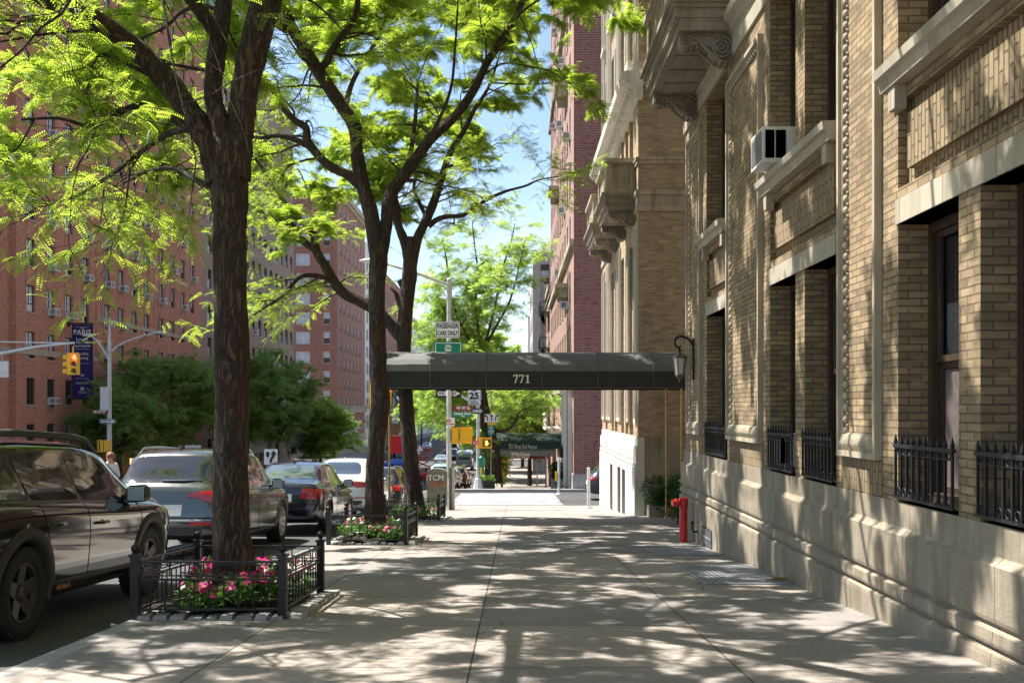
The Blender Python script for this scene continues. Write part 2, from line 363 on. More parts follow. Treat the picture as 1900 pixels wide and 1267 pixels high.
def m_sidewalk():
    t = NT("sidewalk concrete"); g = t.pos(); s = t.n("SeparateXYZ", {0: g})
    b = t.n("TexBrick", {"Vector": t.n("CombineXYZ", {0: t.n("Math", {0: s.outputs[1], 1: .35}, operation='ADD').outputs[0], 1: t.n("Math", {0: s.outputs[0], 1: .27 + 16.2}, operation='ADD').outputs[0]}).outputs[0], "Color1": (.70, .715, .75, 1), "Color2": (1.06, 1.0, .95, 1), "Mortar": (.22, .20, .18, 1),
                         "Scale": 1., "Mortar Size": .0065, "Mortar Smooth": .1, "Brick Width": 1.62, "Row Height": 1.62}, offset=0.)
    lon = b
    n1 = t.noise(g, .9, 6, .62); n2 = t.noise(g, 70, 3, .6); n3 = t.noise(g, 9, 5, .6)
    c = t.mix(t.mr(n1, .3, .7), (.27, .243, .218), (.345, .315, .285))
    c = t.mix(.5, c, t.ramp(n2, (.3, (.6, .6, .6)), (.62, (1.1, 1.1, 1.1))), 'MULTIPLY')
    c = t.mix(t.mr(n3, .60, .72, 0, .35), c, (.13, .12, .11))
    c = t.mix(t.mr(t.noise(g, .45, 5, .6), .52, .7, 0, .35), c, (.41, .375, .34))
    sp = t.n("TexVoronoi", {"Vector": g, "Scale": 3.3}).outputs[0]
    c = t.mix(t.mr(sp, .045, .06, .75, 0.), c, (.06, .058, .055))          # old chewing gum spots
    cw = t.n("MixRGB", {0: .25, 1: g, 2: t.n("TexNoise", {"Vector": g, "Scale": 2.2, "Detail": 6.}).outputs[1]}, blend_type='ADD').outputs[0]
    ck = t.n("TexVoronoi", {"Vector": cw, "Scale": .42}, feature='DISTANCE_TO_EDGE').outputs[0]
    ckm = t.n("Math", {0: t.mr(ck, .002, .006, .75, 0.), 1: t.mr(t.noise(g, .5, 2), .52, .58)}, operation='MULTIPLY').outputs[0]
    c = t.mix(ckm, c, (.05, .045, .04))
    c = t.mix(1., c, lon.outputs[0], 'MULTIPLY')
    inv = t.n("Math", {0: 1., 1: lon.outputs[1]}, operation='SUBTRACT').outputs[0]
    return t.fin(c, .88, t.bump(n2, .18, .004, t.bump(inv, .6, .01, t.bump(n3, .12, .01))), 0.)
SIDEWALK = m_sidewalk()
def m_asphalt():
    t = NT("asphalt"); g = t.pos(); n1 = t.noise(g, .5, 6, .6); n2 = t.noise(g, 120, 2, .6); n3 = t.noise(g, 4, 5, .65, (1, .25, 1))
    c = t.mix(t.mr(n1, .3, .7), (.05, .049, .05), (.085, .083, .083)); c = t.mix(.7, c, t.ramp(n2, (.3, (.45, .45, .45)), (.65, (1.3, 1.3, 1.3))), 'MULTIPLY')
    c = t.mix(t.mr(n3, .6, .68, 0, .5), c, (.035, .034, .034))
    return t.fin(c, .88, t.bump(n2, .5, .006), 0.)
ASPH = m_asphalt()
CURB = m_stone("curb stone", (.30, .29, .27), (.44, .42, .40), joint=2.4, speck=.5, stain=.3, streak=False)
def m_worn(name, col):
    t = NT(name); g = t.pos(); n1 = t.noise(g, 3, 6, .7); n2 = t.noise(g, 60, 2)
    return t.fin(t.mix(t.mr(n1, .5, .66, 0, .7), col, (.12, .12, .12)), .7, t.bump(n2, .3, .004), 0.)
PAINT_W = m_worn("road paint white", (.66, .66, .64)); PAINT_Y = m_worn("road paint yellow", (.62, .42, .06))
GROUND_M = m_plain("bare ground", (.12, .115, .105), .95, var=.3, scale=.4)
# ------------------------------------------------------------ ground, roads, sidewalks
CURB_L, CURB_R = -21.4, -3.07
NW1, SW1 = 36.6, 50.4       # W 97th roadway edges
def strip(mb, x0, x1, y0, y1, dz, m=0, step=4.):
    ys = sorted(set([y0, y1] + [g for g in GY if y0 < g < y1] + [y0 + step * k for k in range(1, int((y1 - y0) / step) + 1) if y0 + step * k < y1 - .01]))
    for a, b in zip(ys[:-1], ys[1:]): mb.quad((x0, a, gz(a) + dz), (x1, a, gz(a) + dz), (x1, b, gz(b) + dz), (x0, b, gz(b) + dz), m)
g = MB()
xs = [-900, -200, -60, -10, 0, 10, 60, 200, 900]; ys = [-80, -20, 0, 20, 25, 35, 51, 60, 78, 93, 128, 150, 180, 250, 420, 1500]
for xa, xb in zip(xs[:-1], xs[1:]):
    for ya, yb in zip(ys[:-1], ys[1:]): g.quad((xa, ya, gz(ya) - .19), (xb, ya, gz(ya) - .19), (xb, yb, gz(yb) - .19), (xa, yb, gz(yb) - .19))
tag(g.build("ground", GROUND_M, recalc=False), kind="structure")
r = MB(); strip(r, CURB_L, CURB_R, -60, 420, -.15)
for y0, y1 in ((NW1, SW1), (130.5, 147)):
    strip(r, -140, CURB_L, y0, y1, -.15); strip(r, CURB_R, 140, y0, y1, -.15)
tag(r.build("road", ASPH, recalc=False), kind="structure")

def pavement(x0, x1, y0, y1, side, ends=(True, True)):
    """side: +1 the curb faces -x (right pavement), -1 the curb faces +x"""
    s = MB(); k = .16
    cx = x0 if side > 0 else x1
    a0, a1 = (x0 + k, x1) if side > 0 else (x0, x1 - k)
    strip(s, a0, a1, y0 + (k if ends[0] else 0), y1 - (k if ends[1] else 0), 0, 0, 2.)
    c = MB(); ys_ = [y0 + i * (y1 - y0) / max(1, int((y1 - y0) / 2)) for i in range(max(1, int((y1 - y0) / 2)) + 1)]
    ys_ = sorted(set(ys_ + [q for q in GY if y0 < q < y1]))
    for a, b in zip(ys_[:-1], ys_[1:]):
        ci = cx + k * side
        c.quad((cx, a, gz(a) - .004), (ci, a, gz(a)), (ci, b, gz(b)), (cx, b, gz(b) - .004)); c.quad((cx, a, gz(a) - .004), (cx, b, gz(b) - .004), (cx - .012 * side, b, gz(b) - .2), (cx - .012 * side, a, gz(a) - .2))
    for e, ye in ((ends[0], y0), (ends[1], y1)):
        if e:
            q = ye + (k if ye == y0 else -k)
            c.quad((x0, ye, gz(ye) - .004), (x1, ye, gz(ye) - .004), (x1, q, gz(q)), (x0, q, gz(q)))
            c.quad((x0, ye, gz(ye) - .004), (x1, ye, gz(ye) - .004), (x1, ye, gz(ye) - .2), (x0, ye, gz(ye) - .2))
    tag(s.build("sidewalk", SIDEWALK, recalc=False), kind="structure"); tag(c.build("curb", CURB, recalc=False), kind="structure")
pavement(CURB_R, 40, -30, NW1, 1, (False, True)); pavement(CURB_R, 40, SW1, 130, 1); pavement(CURB_R, 40, 147.5, 400, 1, (True, False))
pavement(-60, CURB_L, -30, NW1, -1, (False, True)); pavement(-60, CURB_L, SW1, 130, -1); pavement(-60, CURB_L, 147.5, 400, -1, (True, False))
# painted markings
mk = MB()
y = 37.6
while y < 49.5:                                     # crosswalk over W 97th, bars across our way
    strip(mk, -2.6, 1.9, y, y + .42, -.143, 0); strip(mk, -25.6, -22.2, y, y + .42, -.143, 0); y += 1.0
x = CURB_L + .6
while x < CURB_R - .8: strip(mk, x, x + .42, NW1 - 4.0, NW1 - .9, -.143, 0); strip(mk, x, x + .42, SW1 + 1, SW1 + 4.1, -.143, 0); strip(mk, x, x + .42, 126, 129.2, -.143, 0); x += 1.05
strip(mk, -12.2, CURB_R, NW1 - 6.0, NW1 - 5.6, -.143, 0); strip(mk, -12.2, CURB_R - 2.4, 123, 123.5, -.143, 0)
for y in range(60, 122, 6): strip(mk, -9.0, -8.88, y, y + 3, -.143, 0)
strip(mk, -5.7, -5.58, 56, 122, -.143, 0); strip(mk, -5.7, -5.58, -20, 30, -.143, 0)
for y in range(-18, 28, 6): strip(mk, -9.0, -8.88, y, y + 3, -.143, 0)
tag(mk.build("road_marking", PAINT_W, recalc=False), kind="structure")
mk = MB()
for y0, y1 in ((-20, 30), (56, 122), (150, 300)):
    strip(mk, -12.5, -12.38, y0, y1, -.143); strip(mk, -12.2, -12.08, y0, y1, -.143)
tag(mk.build("centre_line", PAINT_Y, recalc=False), kind="structure")
# ------------------------------------------------------------ buildings
class Fr:
    """upright wall frame: plane 'x' (u=world y) facing -x/+x, or plane 'y' (u=world x) facing -y"""
    def __init__(s, plane, X, sgn): s.pl = plane; s.X = X; s.s = sgn
    def p(s, u, z, d=0.):       # d = metres proud of the wall
        return (s.X + s.s * d, u, z) if s.pl == 'x' else (u, s.X + s.s * d, z)
    def box(s, mb, u0, u1, z0, z1, d0, d1, m=0):
        a = s.p(u0, z0, d0); b = s.p(u1, z1, d1); mb.box(a[0], b[0], a[1], b[1], a[2], b[2], m)
def wall(mb, fr, u0, u1, z0, z1, wins, depth=.2, m=0, mr_=None):
    """one skin with real openings; wins: (u0,u1,z0,z1)"""
    us = sorted(set([u0, u1] + [w_[0] for w_ in wins] + [w_[1] for w_ in wins])); us = [u for u in us if u0 <= u <= u1]
    zs = sorted(set([z0, z1] + [w_[2] for w_ in wins] + [w_[3] for w_ in wins])); zs = [z for z in zs if z0 <= z <= z1]
    for a, b in zip(us[:-1], us[1:]):
        run = None
        for c, d in zip(zs[:-1], zs[1:]):
            cu, cz = (a + b) / 2, (c + d) / 2
            hole = any(w_[0] < cu < w_[1] and w_[2] < cz < w_[3] for w_ in wins)
            if hole:
                if run is not None: mb.quad(fr.p(a, run), fr.p(b, run), fr.p(b, c), fr.p(a, c), m); run = None
            elif run is None: run = c
        if run is not None: mb.quad(fr.p(a, run), fr.p(b, run), fr.p(b, z1), fr.p(a, z1), m)
    k = m if mr_ is None else mr_
    for a, b, c, d in wins:
        mb.quad(fr.p(a, c), fr.p(a, d), fr.p(a, d, -depth), fr.p(a, c, -depth), k); mb.quad(fr.p(b, c), fr.p(b, d), fr.p(b, d, -depth), fr.p(b, c, -depth), k)
        mb.quad(fr.p(a, d), fr.p(b, d), fr.p(b, d, -depth), fr.p(a, d, -depth), k); mb.quad(fr.p(a, c), fr.p(b, c), fr.p(b, c, -depth), fr.p(a, c, -depth), k)

# ======== the near building of tan brick (our right) ========
X0 = 2.99
nb = empty("apartment_building", (6, 6, gz(6)), "tan tapestry brick apartment building with granite plinth and carved panels, nearest on the right", "building")
fr = Fr('x', X0, -1)
YE = 17.64
low = [(5.39, 6.47), (6.785, 7.86), (9.365, 10.39), (10.73, 11.80), (14.15, 15.70), (-.9, .2), (.5, 1.6), (2.8, 3.3)]
W = [(a, b, .50, 2.654) for a, b in low[:-1]]
W2 = [(a, b, 3.87, 6.0) for a, b in low[:-1]]
W3 = [(a, b, 7.35, 9.2) for a, b in low[:-1]] + [(a, b, 10.4, 12.2) for a, b in low[:-1]]
mb = MB()
rec = [(5.39, 7.86), (9.365, 11.80), (14.15, 15.70), (-.9, 1.6)]
SP = [(a, b, 2.93, 3.60) for a, b in rec]
wall(mb, fr, -8, YE, .50, 30, W + W2 + W3 + SP, .26)
mb.quad((X0, YE, -3), (14, YE, -3), (14, YE, 30), (X0, YE, 30)); mb.quad((X0, -8, -3), (14, -8, -3), (14, -8, 30), (X0, -8, 30)); mb.quad((X0, -8, 30), (14, -8, 30), (14, YE, 30), (X0, YE, 30))
mb.build("wall", BR_TAN, nb, recalc=False)
mb = MB()                                   # soldier-brick spandrels, set back inside the recess
for a, b in rec:
    mb = MB(); fr.box(mb, a, b, 2.93, 3.60, -.26, -.075); fr.box(mb, a + .13, b - .13, 3.06, 3.48, -.075, -.02); mb.build("spandrel_panel", BR_TANV, nb)
mb = MB()                                   # granite base: stepped profile run along the wall
prof = [(X0 + .15, .50), (X0 - .022, .50), (X0 - .022, .31), (X0 - .045, .285), (X0 - .075, .26), (X0 - .075, -.06), (X0 - .07, -.085), (X0 - .045, -.10), (X0 - .045, -.118), (X0 - .085, -.135),
        (X0 - .09, -.20), (X0 - .085, -.222), (X0 - .055, -.235), (X0 - .055, -.25), (X0 - .095, -.268), (X0 - .10, -.30), (X0 - .10, -2.4), (X0 + .15, -2.4)]
# a basement grating opening interrupts the lowest course at y 14.75-15.45
def run_prof(mb, prof, ya, yb): mb.extr(prof, ya, yb, 'Y')
run_prof(mb, prof, -8, YE + .06)
mb.build("plinth", ST_BASE, nb)
def lintel(a, b, z0=2.654, z1=2.847):
    m_ = MB(); n = max(2, round((b - a) / .78)); e = (b - a) / n
    for i in range(n): fr.box(m_, a + e * i + (.002 if i else 0), a + e * (i + 1), z0, z1, -.24, .016)
    m_.build("lintel", ST_LIGHT, nb)
for a, b in ((5.2, 7.88), (9.35, 11.82), (14.1, 15.72), (-.95, 1.65)): lintel(a, b)
for a, b in ((5.2, 7.88), (9.35, 11.82), (14.1, 15.72), (-.95, 1.65)):
    m_ = MB(); m_.extr([(X0 + .1, 3.70), (X0 - .10, 3.70), (X0 - .115, 3.78), (X0 - .15, 3.80), (X0 - .16, 3.87), (X0 + .1, 3.885)], a - .06, b + .10, 'Y')
    n = 4
    s_ = m_.build("window_sill", ST_LIGHT, nb)
    for yy in (a + .06, b - .17):
        m2 = MB(); m2.box(X0 + .01, X0 - .085, yy, yy + .13, 3.52, 3.699); m2.build("sill_bracket", ST_LIGHT, s_)
# timber windows deep in the reveals
def big_window(parent, fr, a, b, z0, z1, dep=.235, sash=None, curtain=None, mat=WOOD_F):
    m_ = MB(); k = .075
    fr.box(m_, a, b, z1 - k, z1, -dep - .12, -dep); fr.box(m_, a, b, z0, z0 + k, -dep - .12, -dep); fr.box(m_, a, a + k, z0 + k, z1 - k, -dep - .12, -dep); fr.box(m_, b - k, b, z0 + k, z1 - k, -dep - .12, -dep)
    k2 = .05; a2, b2 = a + k, b - k; zm = (z0 + z1) / 2 if sash is None else sash
    for (q0, q1, dd) in ((z0 + k, zm, .065), (zm, z1 - k, .035)):
        fr.box(m_, a2, a2 + k2, q0, q1, -dep - dd - .03, -dep - dd); fr.box(m_, b2 - k2, b2, q0, q1, -dep - dd - .03, -dep - dd); fr.box(m_, a2 + k2, b2 - k2, q0, q0 + k2, -dep - dd - .03, -dep - dd); fr.box(m_, a2 + k2, b2 - k2, q1 - k2, q1, -dep - dd - .03, -dep - dd)
    w_ = m_.build("window", mat, parent)
    g_ = MB(); g_.quad(fr.p(a2, z0 + k, -dep - .085), fr.p(b2, z0 + k, -dep - .085), fr.p(b2, z1 - k, -dep - .085), fr.p(a2, z1 - k, -dep - .085)); g_.build("pane", GLASS, w_, recalc=False)
    if curtain:
        c_ = MB(); cz0, cz1, mt = curtain; n = 14
        for i in range(n):
            u = a2 + k2 + (b2 - a2 - 2 * k2) * i / n; v = a2 + k2 + (b2 - a2 - 2 * k2) * (i + 1) / n; o1 = .012 * (i % 2); o2 = .012 * ((i + 1) % 2)
            c_.quad(fr.p(u, cz0, -dep - .079 + o1 * .3), fr.p(v, cz0, -dep - .079 + o2 * .3), fr.p(v, cz1, -dep - .079 + o2 * .3), fr.p(u, cz1, -dep - .079 + o1 * .3))
        c_.build("blind", mt, w_, recalc=False)
    return w_
for i, (a, b, c, d) in enumerate(W): big_window(nb, fr, a, b, c, d, curtain=(.60, 1.52, CURT) if i == 1 else None)
for i, (a, b, c, d) in enumerate(W2): big_window(nb, fr, a, b, c, d, curtain=(4.0, 4.9, BLIND) if i == 0 else None)
for i, (a, b, c, d) in enumerate(W3): big_window(nb, fr, a, b, c, d)
# carved panel frames
def panel(y0, y1, z0=.80, z1=5.73):
    m_ = MB(); k = .05; pr = .065
    for (a, b, c, d) in ((y0, y0 + k, z0, z1), (y1 - k, y1, z0, z1), (y0 + k, y1 - k, z0, z0 + k), (y0 + k, y1 - k, z1 - k, z1)):
        fr.box(m_, a, b, c, d, -.01, pr)
    q = .028                                     # inner fillet
    for (a, b, c, d) in ((y0 + k, y0 + k + q, z0 + k, z1 - k), (y1 - k - q, y1 - k, z0 + k, z1 - k), (y0 + k + q, y1 - k - q, z1 - k - q, z1 - k)):
        fr.box(m_, a, b, c, d, -.01, .035)
    z = z0 + .22
    while z < z1 - .1:                           # egg and dart up the sides
        for yy, s in ((y0 + k + q + .034, 1), (y1 - k - q - .034, -1)):
            m_.ball(fr.p(yy, z, .012), .036, 8, sq=(.8, .8, 1.15)); m_.ball(fr.p(yy + .03 * s, z + .052, .006), .016, 6)
        z += .104
    yy = y0 + .16
    while yy < y1 - .14: m_.ball(fr.p(yy, z1 - k - q - .034, .012), .036, 8, sq=(.8, 1.15, .8)); yy += .104
    yy = y0 + k + .01; zb = z0 + k               # leaning acanthus lobes at the foot
    while yy < y1 - k - .03:
        m_.tube([fr.p(yy + .045, zb, .03), fr.p(yy + .02, zb + .06, .05), fr.p(yy, zb + .13, .028), fr.p(yy - .012, zb + .155, .006)], [.02, .024, .02, .008], 6); yy += .047
    fr.box(m_, y0 + k, y1 - k, zb, zb + .15, -.01, .018)
    m_.build("panel_molding", ST_CARVE, nb)
for a, b in ((8.20, 9.17), (12.13, 14.0), (16.02, 17.26), (1.9, 5.0), (-4.6, -1.4)): panel(a, b)
mb = MB()                                        # soldier bricks under the panels
for a, b in ((8.20, 9.17), (12.13, 14.0), (16.02, 17.26), (1.9, 5.0), (-4.6, -1.4)):
    mb = MB(); fr.box(mb, a - .02, b + .02, .505, .79, -.01, .012); mb.build("soldier_course", BR_TANV, nb)
# belt course below the third storey
mb = MB(); mb.extr([(X0 + .1, 6.02), (X0 - .03, 6.02), (X0 - .035, 6.30), (X0 - .08, 6.33), (X0 - .085, 6.40), (X0 - .16, 6.46), (X0 - .17, 6.56), (X0 + .1, 6.58)], -8, YE + .05, 'Y'); mb.build("belt_course", ST_LIGHT, nb)
mb = MB(); y = -7.9
while y < YE: mb.box(X0 - .03, X0 - .078, y, y + .05, 6.325, 6.40); y += .09
mb.build("dentil_row", ST_CARVE, nb)
# balcony: slab, scroll brackets, roundels, balustrade rail
def scroll(mb, xw, y0, y1, zt, dep, m=0, sg=-1):
    """carved console seen side-on: S-scroll plate from the wall out (towards -x)"""
    th = y1 - y0
    pts = []
    for i in range(25):
        t = i / 24; x = xw + sg * dep * (t * .98 + .02)
        pts.append((x, zt - .13 - .25 * (1 - t) ** 1.3 * (.75 + .25 * math.cos(t * 5)) - .03 * math.sin(t * 9)))
    poly = [(xw, zt)] + [(xw, zt - .42)] + pts + [(xw + sg * dep, zt)]
    mb.extr(poly, y0 + .035, y1 - .035, 'Y', m)
    for (cx, cz, r0, turns) in ((xw + sg * .165, zt - .20, .155, 2.6), (xw + sg * (dep - .08), zt - .12, .085, 2.0)):
        for face in (y0 + .02, y1 - .02):
            n = int(26 * turns / 2); sp = []; rr = []
            for i in range(n + 1):
                t = i / n; a = -t * turns * 2 * math.pi * (-sg) + math.pi / 2; rad = r0 * (1 - t * .88)
                sp.append((cx + rad * math.cos(a), face, cz + rad * math.sin(a))); rr.append(.024 * (1 - .45 * t) * (r0 / .155) ** .5)
            mb.tube(sp, rr, 6, m)
        mb.lathe([(r0 * .9, y0 + .03), (r0, (y0 + y1) / 2), (r0 * .9, y1 - .03)], (cx, 0, cz), 'Y', 20, m)
    for face in (y0 + .02, y1 - .02):
        for j in range(5):                        # leaf fluting between the two volutes
            a0 = (xw + sg * (.30 + .045 * j), face, zt - .05); a1 = (xw + sg * (.26 + .03 * j), face, zt - .13 - .01 * j); a2 = (xw + sg * (.235 + .01 * j), face, zt - .24 + .012 * j)
            mb.tube([a0, a1, a2], [.022, .018, .008], 5, m)
        mb.tube([(xw + sg * (dep - .1), face, zt - .045), (xw + sg * .5, face, zt - .09), (xw + sg * .34, face, zt - .26), (xw + sg * .2, face, zt - .37), (xw + sg * .05, face, zt - .40)], [.012, .018, .022, .022, .012], 6, m)
    for j in range(9):                            # acanthus leaf under the scroll
        t = j / 8; x = xw + sg * (.1 + t * (dep - .2)); zz = pts[min(24, int(t * 22) + 1)][1] - .012
        for yy in (y0 + th * .25, y0 + th * .5, y0 + th * .75): mb.ball((x, yy, zz), .042 - .012 * t, 6, m)
def roundel(mb, cx, y, cz, r, m=0):
    for rr, t in ((r, .022), (r * .86, .012), (r * .52, .014), (r * .25, .018)):
        pts = [(cx + rr * math.cos(2 * math.pi * i / 28), y, cz + rr * math.sin(2 * math.pi * i / 28)) for i in range(29)]
        mb.tube(pts, t * r / .3, 6, m, cap=False)
    mb.ball((cx, y, cz), r * .2, 8, m, (1, .5, 1))
    for i in range(12): a = 2 * math.pi * i / 12; mb.ball((cx + r * .69 * math.cos(a), y, cz + r * .69 * math.sin(a)), r * .12, 6, m, (1, .5, 1))
    for i in range(10): a = 2 * math.pi * i / 10; mb.ball((cx + r * .37 * math.cos(a), y, cz + r * .37 * math.sin(a)), r * .07, 6, m, (1, .5, 1))
def balcony(parent, xw, y0, y1, zs, dep=.86, mats=None):
    """stone balcony; zs = underside of the slab"""
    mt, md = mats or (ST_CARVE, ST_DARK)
    b = MB(); x1 = xw - dep
    b.box(xw, x1 + .10, y0 + .05, y1 - .05, zs, zs + .12)                      # soffit slab
    for i in range(4): b.box(xw - .1, x1 + .2, y0 + .35 + i * (y1 - y0 - .7) / 4 + .03, y0 + .35 + (i + 1) * (y1 - y0 - .7) / 4 - .03, zs - .025, zs - .001)
    for q0, q1, o in ((zs + .12, zs + .17, .06), (zs + .17, zs + .30, .04), (zs + .30, zs + .36, .0), (zs + .36, zs + .44, -.05)):
        b.box(xw, x1 + o, y0 + o, y1 - o, q0 + .0005, q1)
    y = y0 + .06
    while y < y1 - .06: b.box(x1 + .075, x1 + .04, y, y + .05, zs + .125, zs + .168); y += .1
    x = x1 + .1
    while x < xw - .05: b.box(x, x + .05, y0 + .075, y0 + .045, zs + .125, zs + .168); x += .1
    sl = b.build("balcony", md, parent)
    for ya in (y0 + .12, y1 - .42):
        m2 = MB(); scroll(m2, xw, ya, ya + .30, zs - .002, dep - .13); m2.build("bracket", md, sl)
    r_ = MB(); zt = zs + .44; hh = .78                                          # parapet: piers, rails, pierced panels
    r_.box(xw, x1 - .0, y0 - .0, y1 + .0, zt + hh, zt + hh + .10); r_.box(xw, x1 + .04, y0 + .04, y1 - .04, zt + .0005, zt + .08)
    for yy in (y0 + .06, y1 - .22): r_.box(x1 + .06, x1 + .20, yy, yy + .16, zt + .08, zt + hh)
    r_.box(xw - .01, xw - .14, y0 + .06, y0 + .2, zt + .08, zt + hh)
    r_.box(xw - .14, x1 + .20, y0 + .12, y0 + .16, zt + .08, zt + hh)
    roundel(r_, (xw + x1) / 2 + .02, y0 + .115, zt + .08 + (hh - .08) / 2, .27)
    y = y0 + .34
    while y < y1 - .34:
        r_.lathe([(.03, 0), (.055, .1), (.06, .22), (.03, .42), (.035, .6), (.05, hh - .08)], (x1 + .13, y, zt + .08), 'Z', 8); y += .17
    x = x1 + .04
    while x < xw: r_.box(x, x + .04, y0 - .012, y0 + .02, zt + hh - .045, zt + hh - .001); x += .075
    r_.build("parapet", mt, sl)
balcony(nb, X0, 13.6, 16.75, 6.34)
# window guards
def guard(a, b, z0=.53):
    g_ = empty("window_guard", (0, 0, 0)); 
    COL.objects.unlink(g_); bpy.data.objects.remove(g_)
    m_ = MB(); d = .03
    fr.box(m_, a + .01, b - .01, z0, z0 + .022, d - .012, d + .012); fr.box(m_, a + .01, b - .01, z0 + .39, z0 + .418, d - .016, d + .016); fr.box(m_, a + .01, b - .01, z0 + .335, z0 + .345, d - .006, d + .006)
    n = max(8, round((b - a) / .118)); e = (b - a - .06) / n
    for i in range(n + 1):
        u = a + .03 + e * i; fr.box(m_, u - .009, u + .009, z0, z0 + .43, d - .009, d + .009)
        p0 = [fr.p(u - .017, z0 + .432, d - .012), fr.p(u + .017, z0 + .432, d - .012), fr.p(u + .017, z0 + .432, d + .012), fr.p(u - .017, z0 + .432, d + .012)]
        m_.add(p0 + [fr.p(u, z0 + .50, d), fr.p(u, z0 + .415, d)], [(0, 1, 4), (1, 2, 4), (2, 3, 4), (3, 0, 4), (0, 1, 5), (1, 2, 5), (2, 3, 5), (3, 0, 5)])
        if i < n:
            for zz in (z0 + .055, z0 + .365):
                c = u + e / 2; rr = min(.03, e * .3) if zz < z0 + .2 else .022
                m_.tube([fr.p(c + rr * math.cos(t), zz + rr * math.sin(t), d) for t in [2 * math.pi * q / 12 for q in range(13)]], .0055, 5, cap=False)
    m_.build("window_guard", IRON_W, nb)
for (a, b) in low[:5] + [(-.9, .2), (.5, 1.6)]: guard(a, b)
# basement grating low in the plinth
m_ = MB(); fb = Fr('x', X0 - .1, -1); fb.box(m_, 14.75, 15.55, gz(15.2) + .02, gz(15.2) + .30, -.02, .004)
m_.build("basement_vent", IRON_W, nb)
m_ = MB()
for i in range(9): fb.box(m_, 14.79 + i * .09, 14.82 + i * .09, gz(15.2) + .04, gz(15.2) + .28, .004, .02)
fb.box(m_, 14.75, 15.55, gz(15.2) + .15, gz(15.2) + .17, .02, .03); m_.build("vent_bars", STEEL, nb)
m_ = MB(); m_.tube([(X0 - .1, 15.9, -.72), (X0 - .17, 15.9, -.72), (X0 - .19, 15.9, -.68), (X0 - .19, 15.9, -.60)], .016, 8); m_.ball((X0 - .19, 15.9, -.58), .03, 8); m_.build("pipe_spout", IRON_W, nb)

# ======== air conditioners (each a thing) ========
def make_ac(name, w_, h, d, label, group=None, fr=None, u=0, z=0):
    """box with louvred face; axis: d outwards"""
    e = empty(name, fr.p(u, z, 0), label, "air conditioner", group)
    m_ = MB(); fr.box(m_, u - w_ / 2, u + w_ / 2, z, z + h, -.25, d); m_.build("casing", AC_W, e)
    g = MB(); fr.box(g, u - w_ / 2 + .03, u + w_ / 2 - .03, z + .03, z + h - .03, d, d + .004)
    sgn = -1
    if fr.pl == 'x':
        for s_ in (0, 1):
            g.box(fr.p(0, 0, .05)[0], fr.p(0, 0, d * .52)[0], u - w_ / 2 - .014, u - w_ / 2 + .01, z + .04, z + h - .04); g.box(fr.p(0, 0, d * .58)[0], fr.p(0, 0, d - .03)[0], u - w_ / 2 - .014, u - w_ / 2 + .01, z + .04, z + h - .04)
    n = 9
    g.build("grille", AC_G, e)
    l = MB()
    for i in range(n): fr.box(l, u - w_ / 2 + .04, u + w_ / 2 - .04, z + .05 + i * (h - .1) / n, z + .05 + (i + .35) * (h - .1) / n, d + .004, d + .010)
    l.build("louvre", AC_G, e)
    return e
make_ac("air_conditioner", .52, .38, .30, "white air conditioner jutting from the upper window over the long stone sill, nearest of all", None, fr, 11.2, 3.90)
make_ac("air_conditioner", .50, .36, .0, "small white air conditioner behind the black spiked window guard", None, fr, 11.35, .58)

# ======== the far wing of the same building ========
X2 = 3.1; Y2, Y2E = 25.3, 35.6
wb = empty("apartment_building", (6, 30, gz(30)), "tan brick wing with pale stone bands and two carved balconies, beyond the awning", "building")
f2 = Fr('x', X2, -1); f2y = Fr('y', Y2, -1)
mb = MB()
cols = [(26.35, 27.2), (27.5, 28.2), (28.6, 29.3), (30.4, 31.2), (31.5, 32.2), (33.6, 34.4)]
W = [(a, b, z, z + h) for a, b in cols for z, h in ((.52, 5.0), (7.5, 1.9), (10.3, 2.0), (13.3, 2.0), (16.3, 2.0), (19.3, 2.0))]
wall(mb, f2, Y2, Y2E, .50, 30, W, .28)
mb.quad((X2, Y2E, -4), (14, Y2E, -4), (14, Y2E, 30), (X2, Y2E, 30)); mb.quad((X2, Y2, 30), (14, Y2, 30), (14, Y2E, 30), (X2, Y2E, 30))
wall(mb, f2y, X2, 14, .50, 30, [(6.2, 7.2, z, z + 1.8) for z in (1.2, 4.0, 7.6, 10.5)], .25)
mb.build("wall", BR_TAN2, wb, recalc=False)
mb = MB()                                            # base: stone along both faces
def ring_base(dx): return [(X2 + .2, .50), (X2 - .022, .50)]
prof2 = [(x - X0 + X2, z) for x, z in prof]; prof2[-1] = (X2 + .15, -4); prof2[-2] = (X2 - .10, -4)
mb.extr(prof2, Y2 - .06, Y2E + .06, 'Y')
mb.build("plinth", ST_WHITE, wb)
mb = MB(); mb.box(X2 + .151, 14, Y2 - .03, Y2 + .2, -3.5, .50); mb.box(X2 + .151, 14, Y2 - .06, Y2 + .2, -3.5, -.25); mb.build("side_plinth", ST_BASE, wb)
mb = MB()
for z0, z1, o in ((6.17, 6.30, .05), (6.30, 6.58, .03), (6.58, 6.70, .07), (7.36, 7.46, .04), (7.46, 7.52, .07)):
    mb.box(X2 - o, 14, Y2 - o, Y2 + .1, z0 + .0003, z1); mb.box(X2 - o, X2 + .1, Y2 + .1, Y2E + o, z0 + .0003, z1)
mb.build("belt_course", ST_CARVE, wb)
mb = MB(); x = X2 + .02
while x < 9:
    mb.box(x, x + .055, Y2 - .045, Y2 - .03, 6.34, 6.54); x += .11
mb.build("fluted_frieze", ST_CARVE, wb)
mb = MB()                                            # heavy cornice over the third storey front
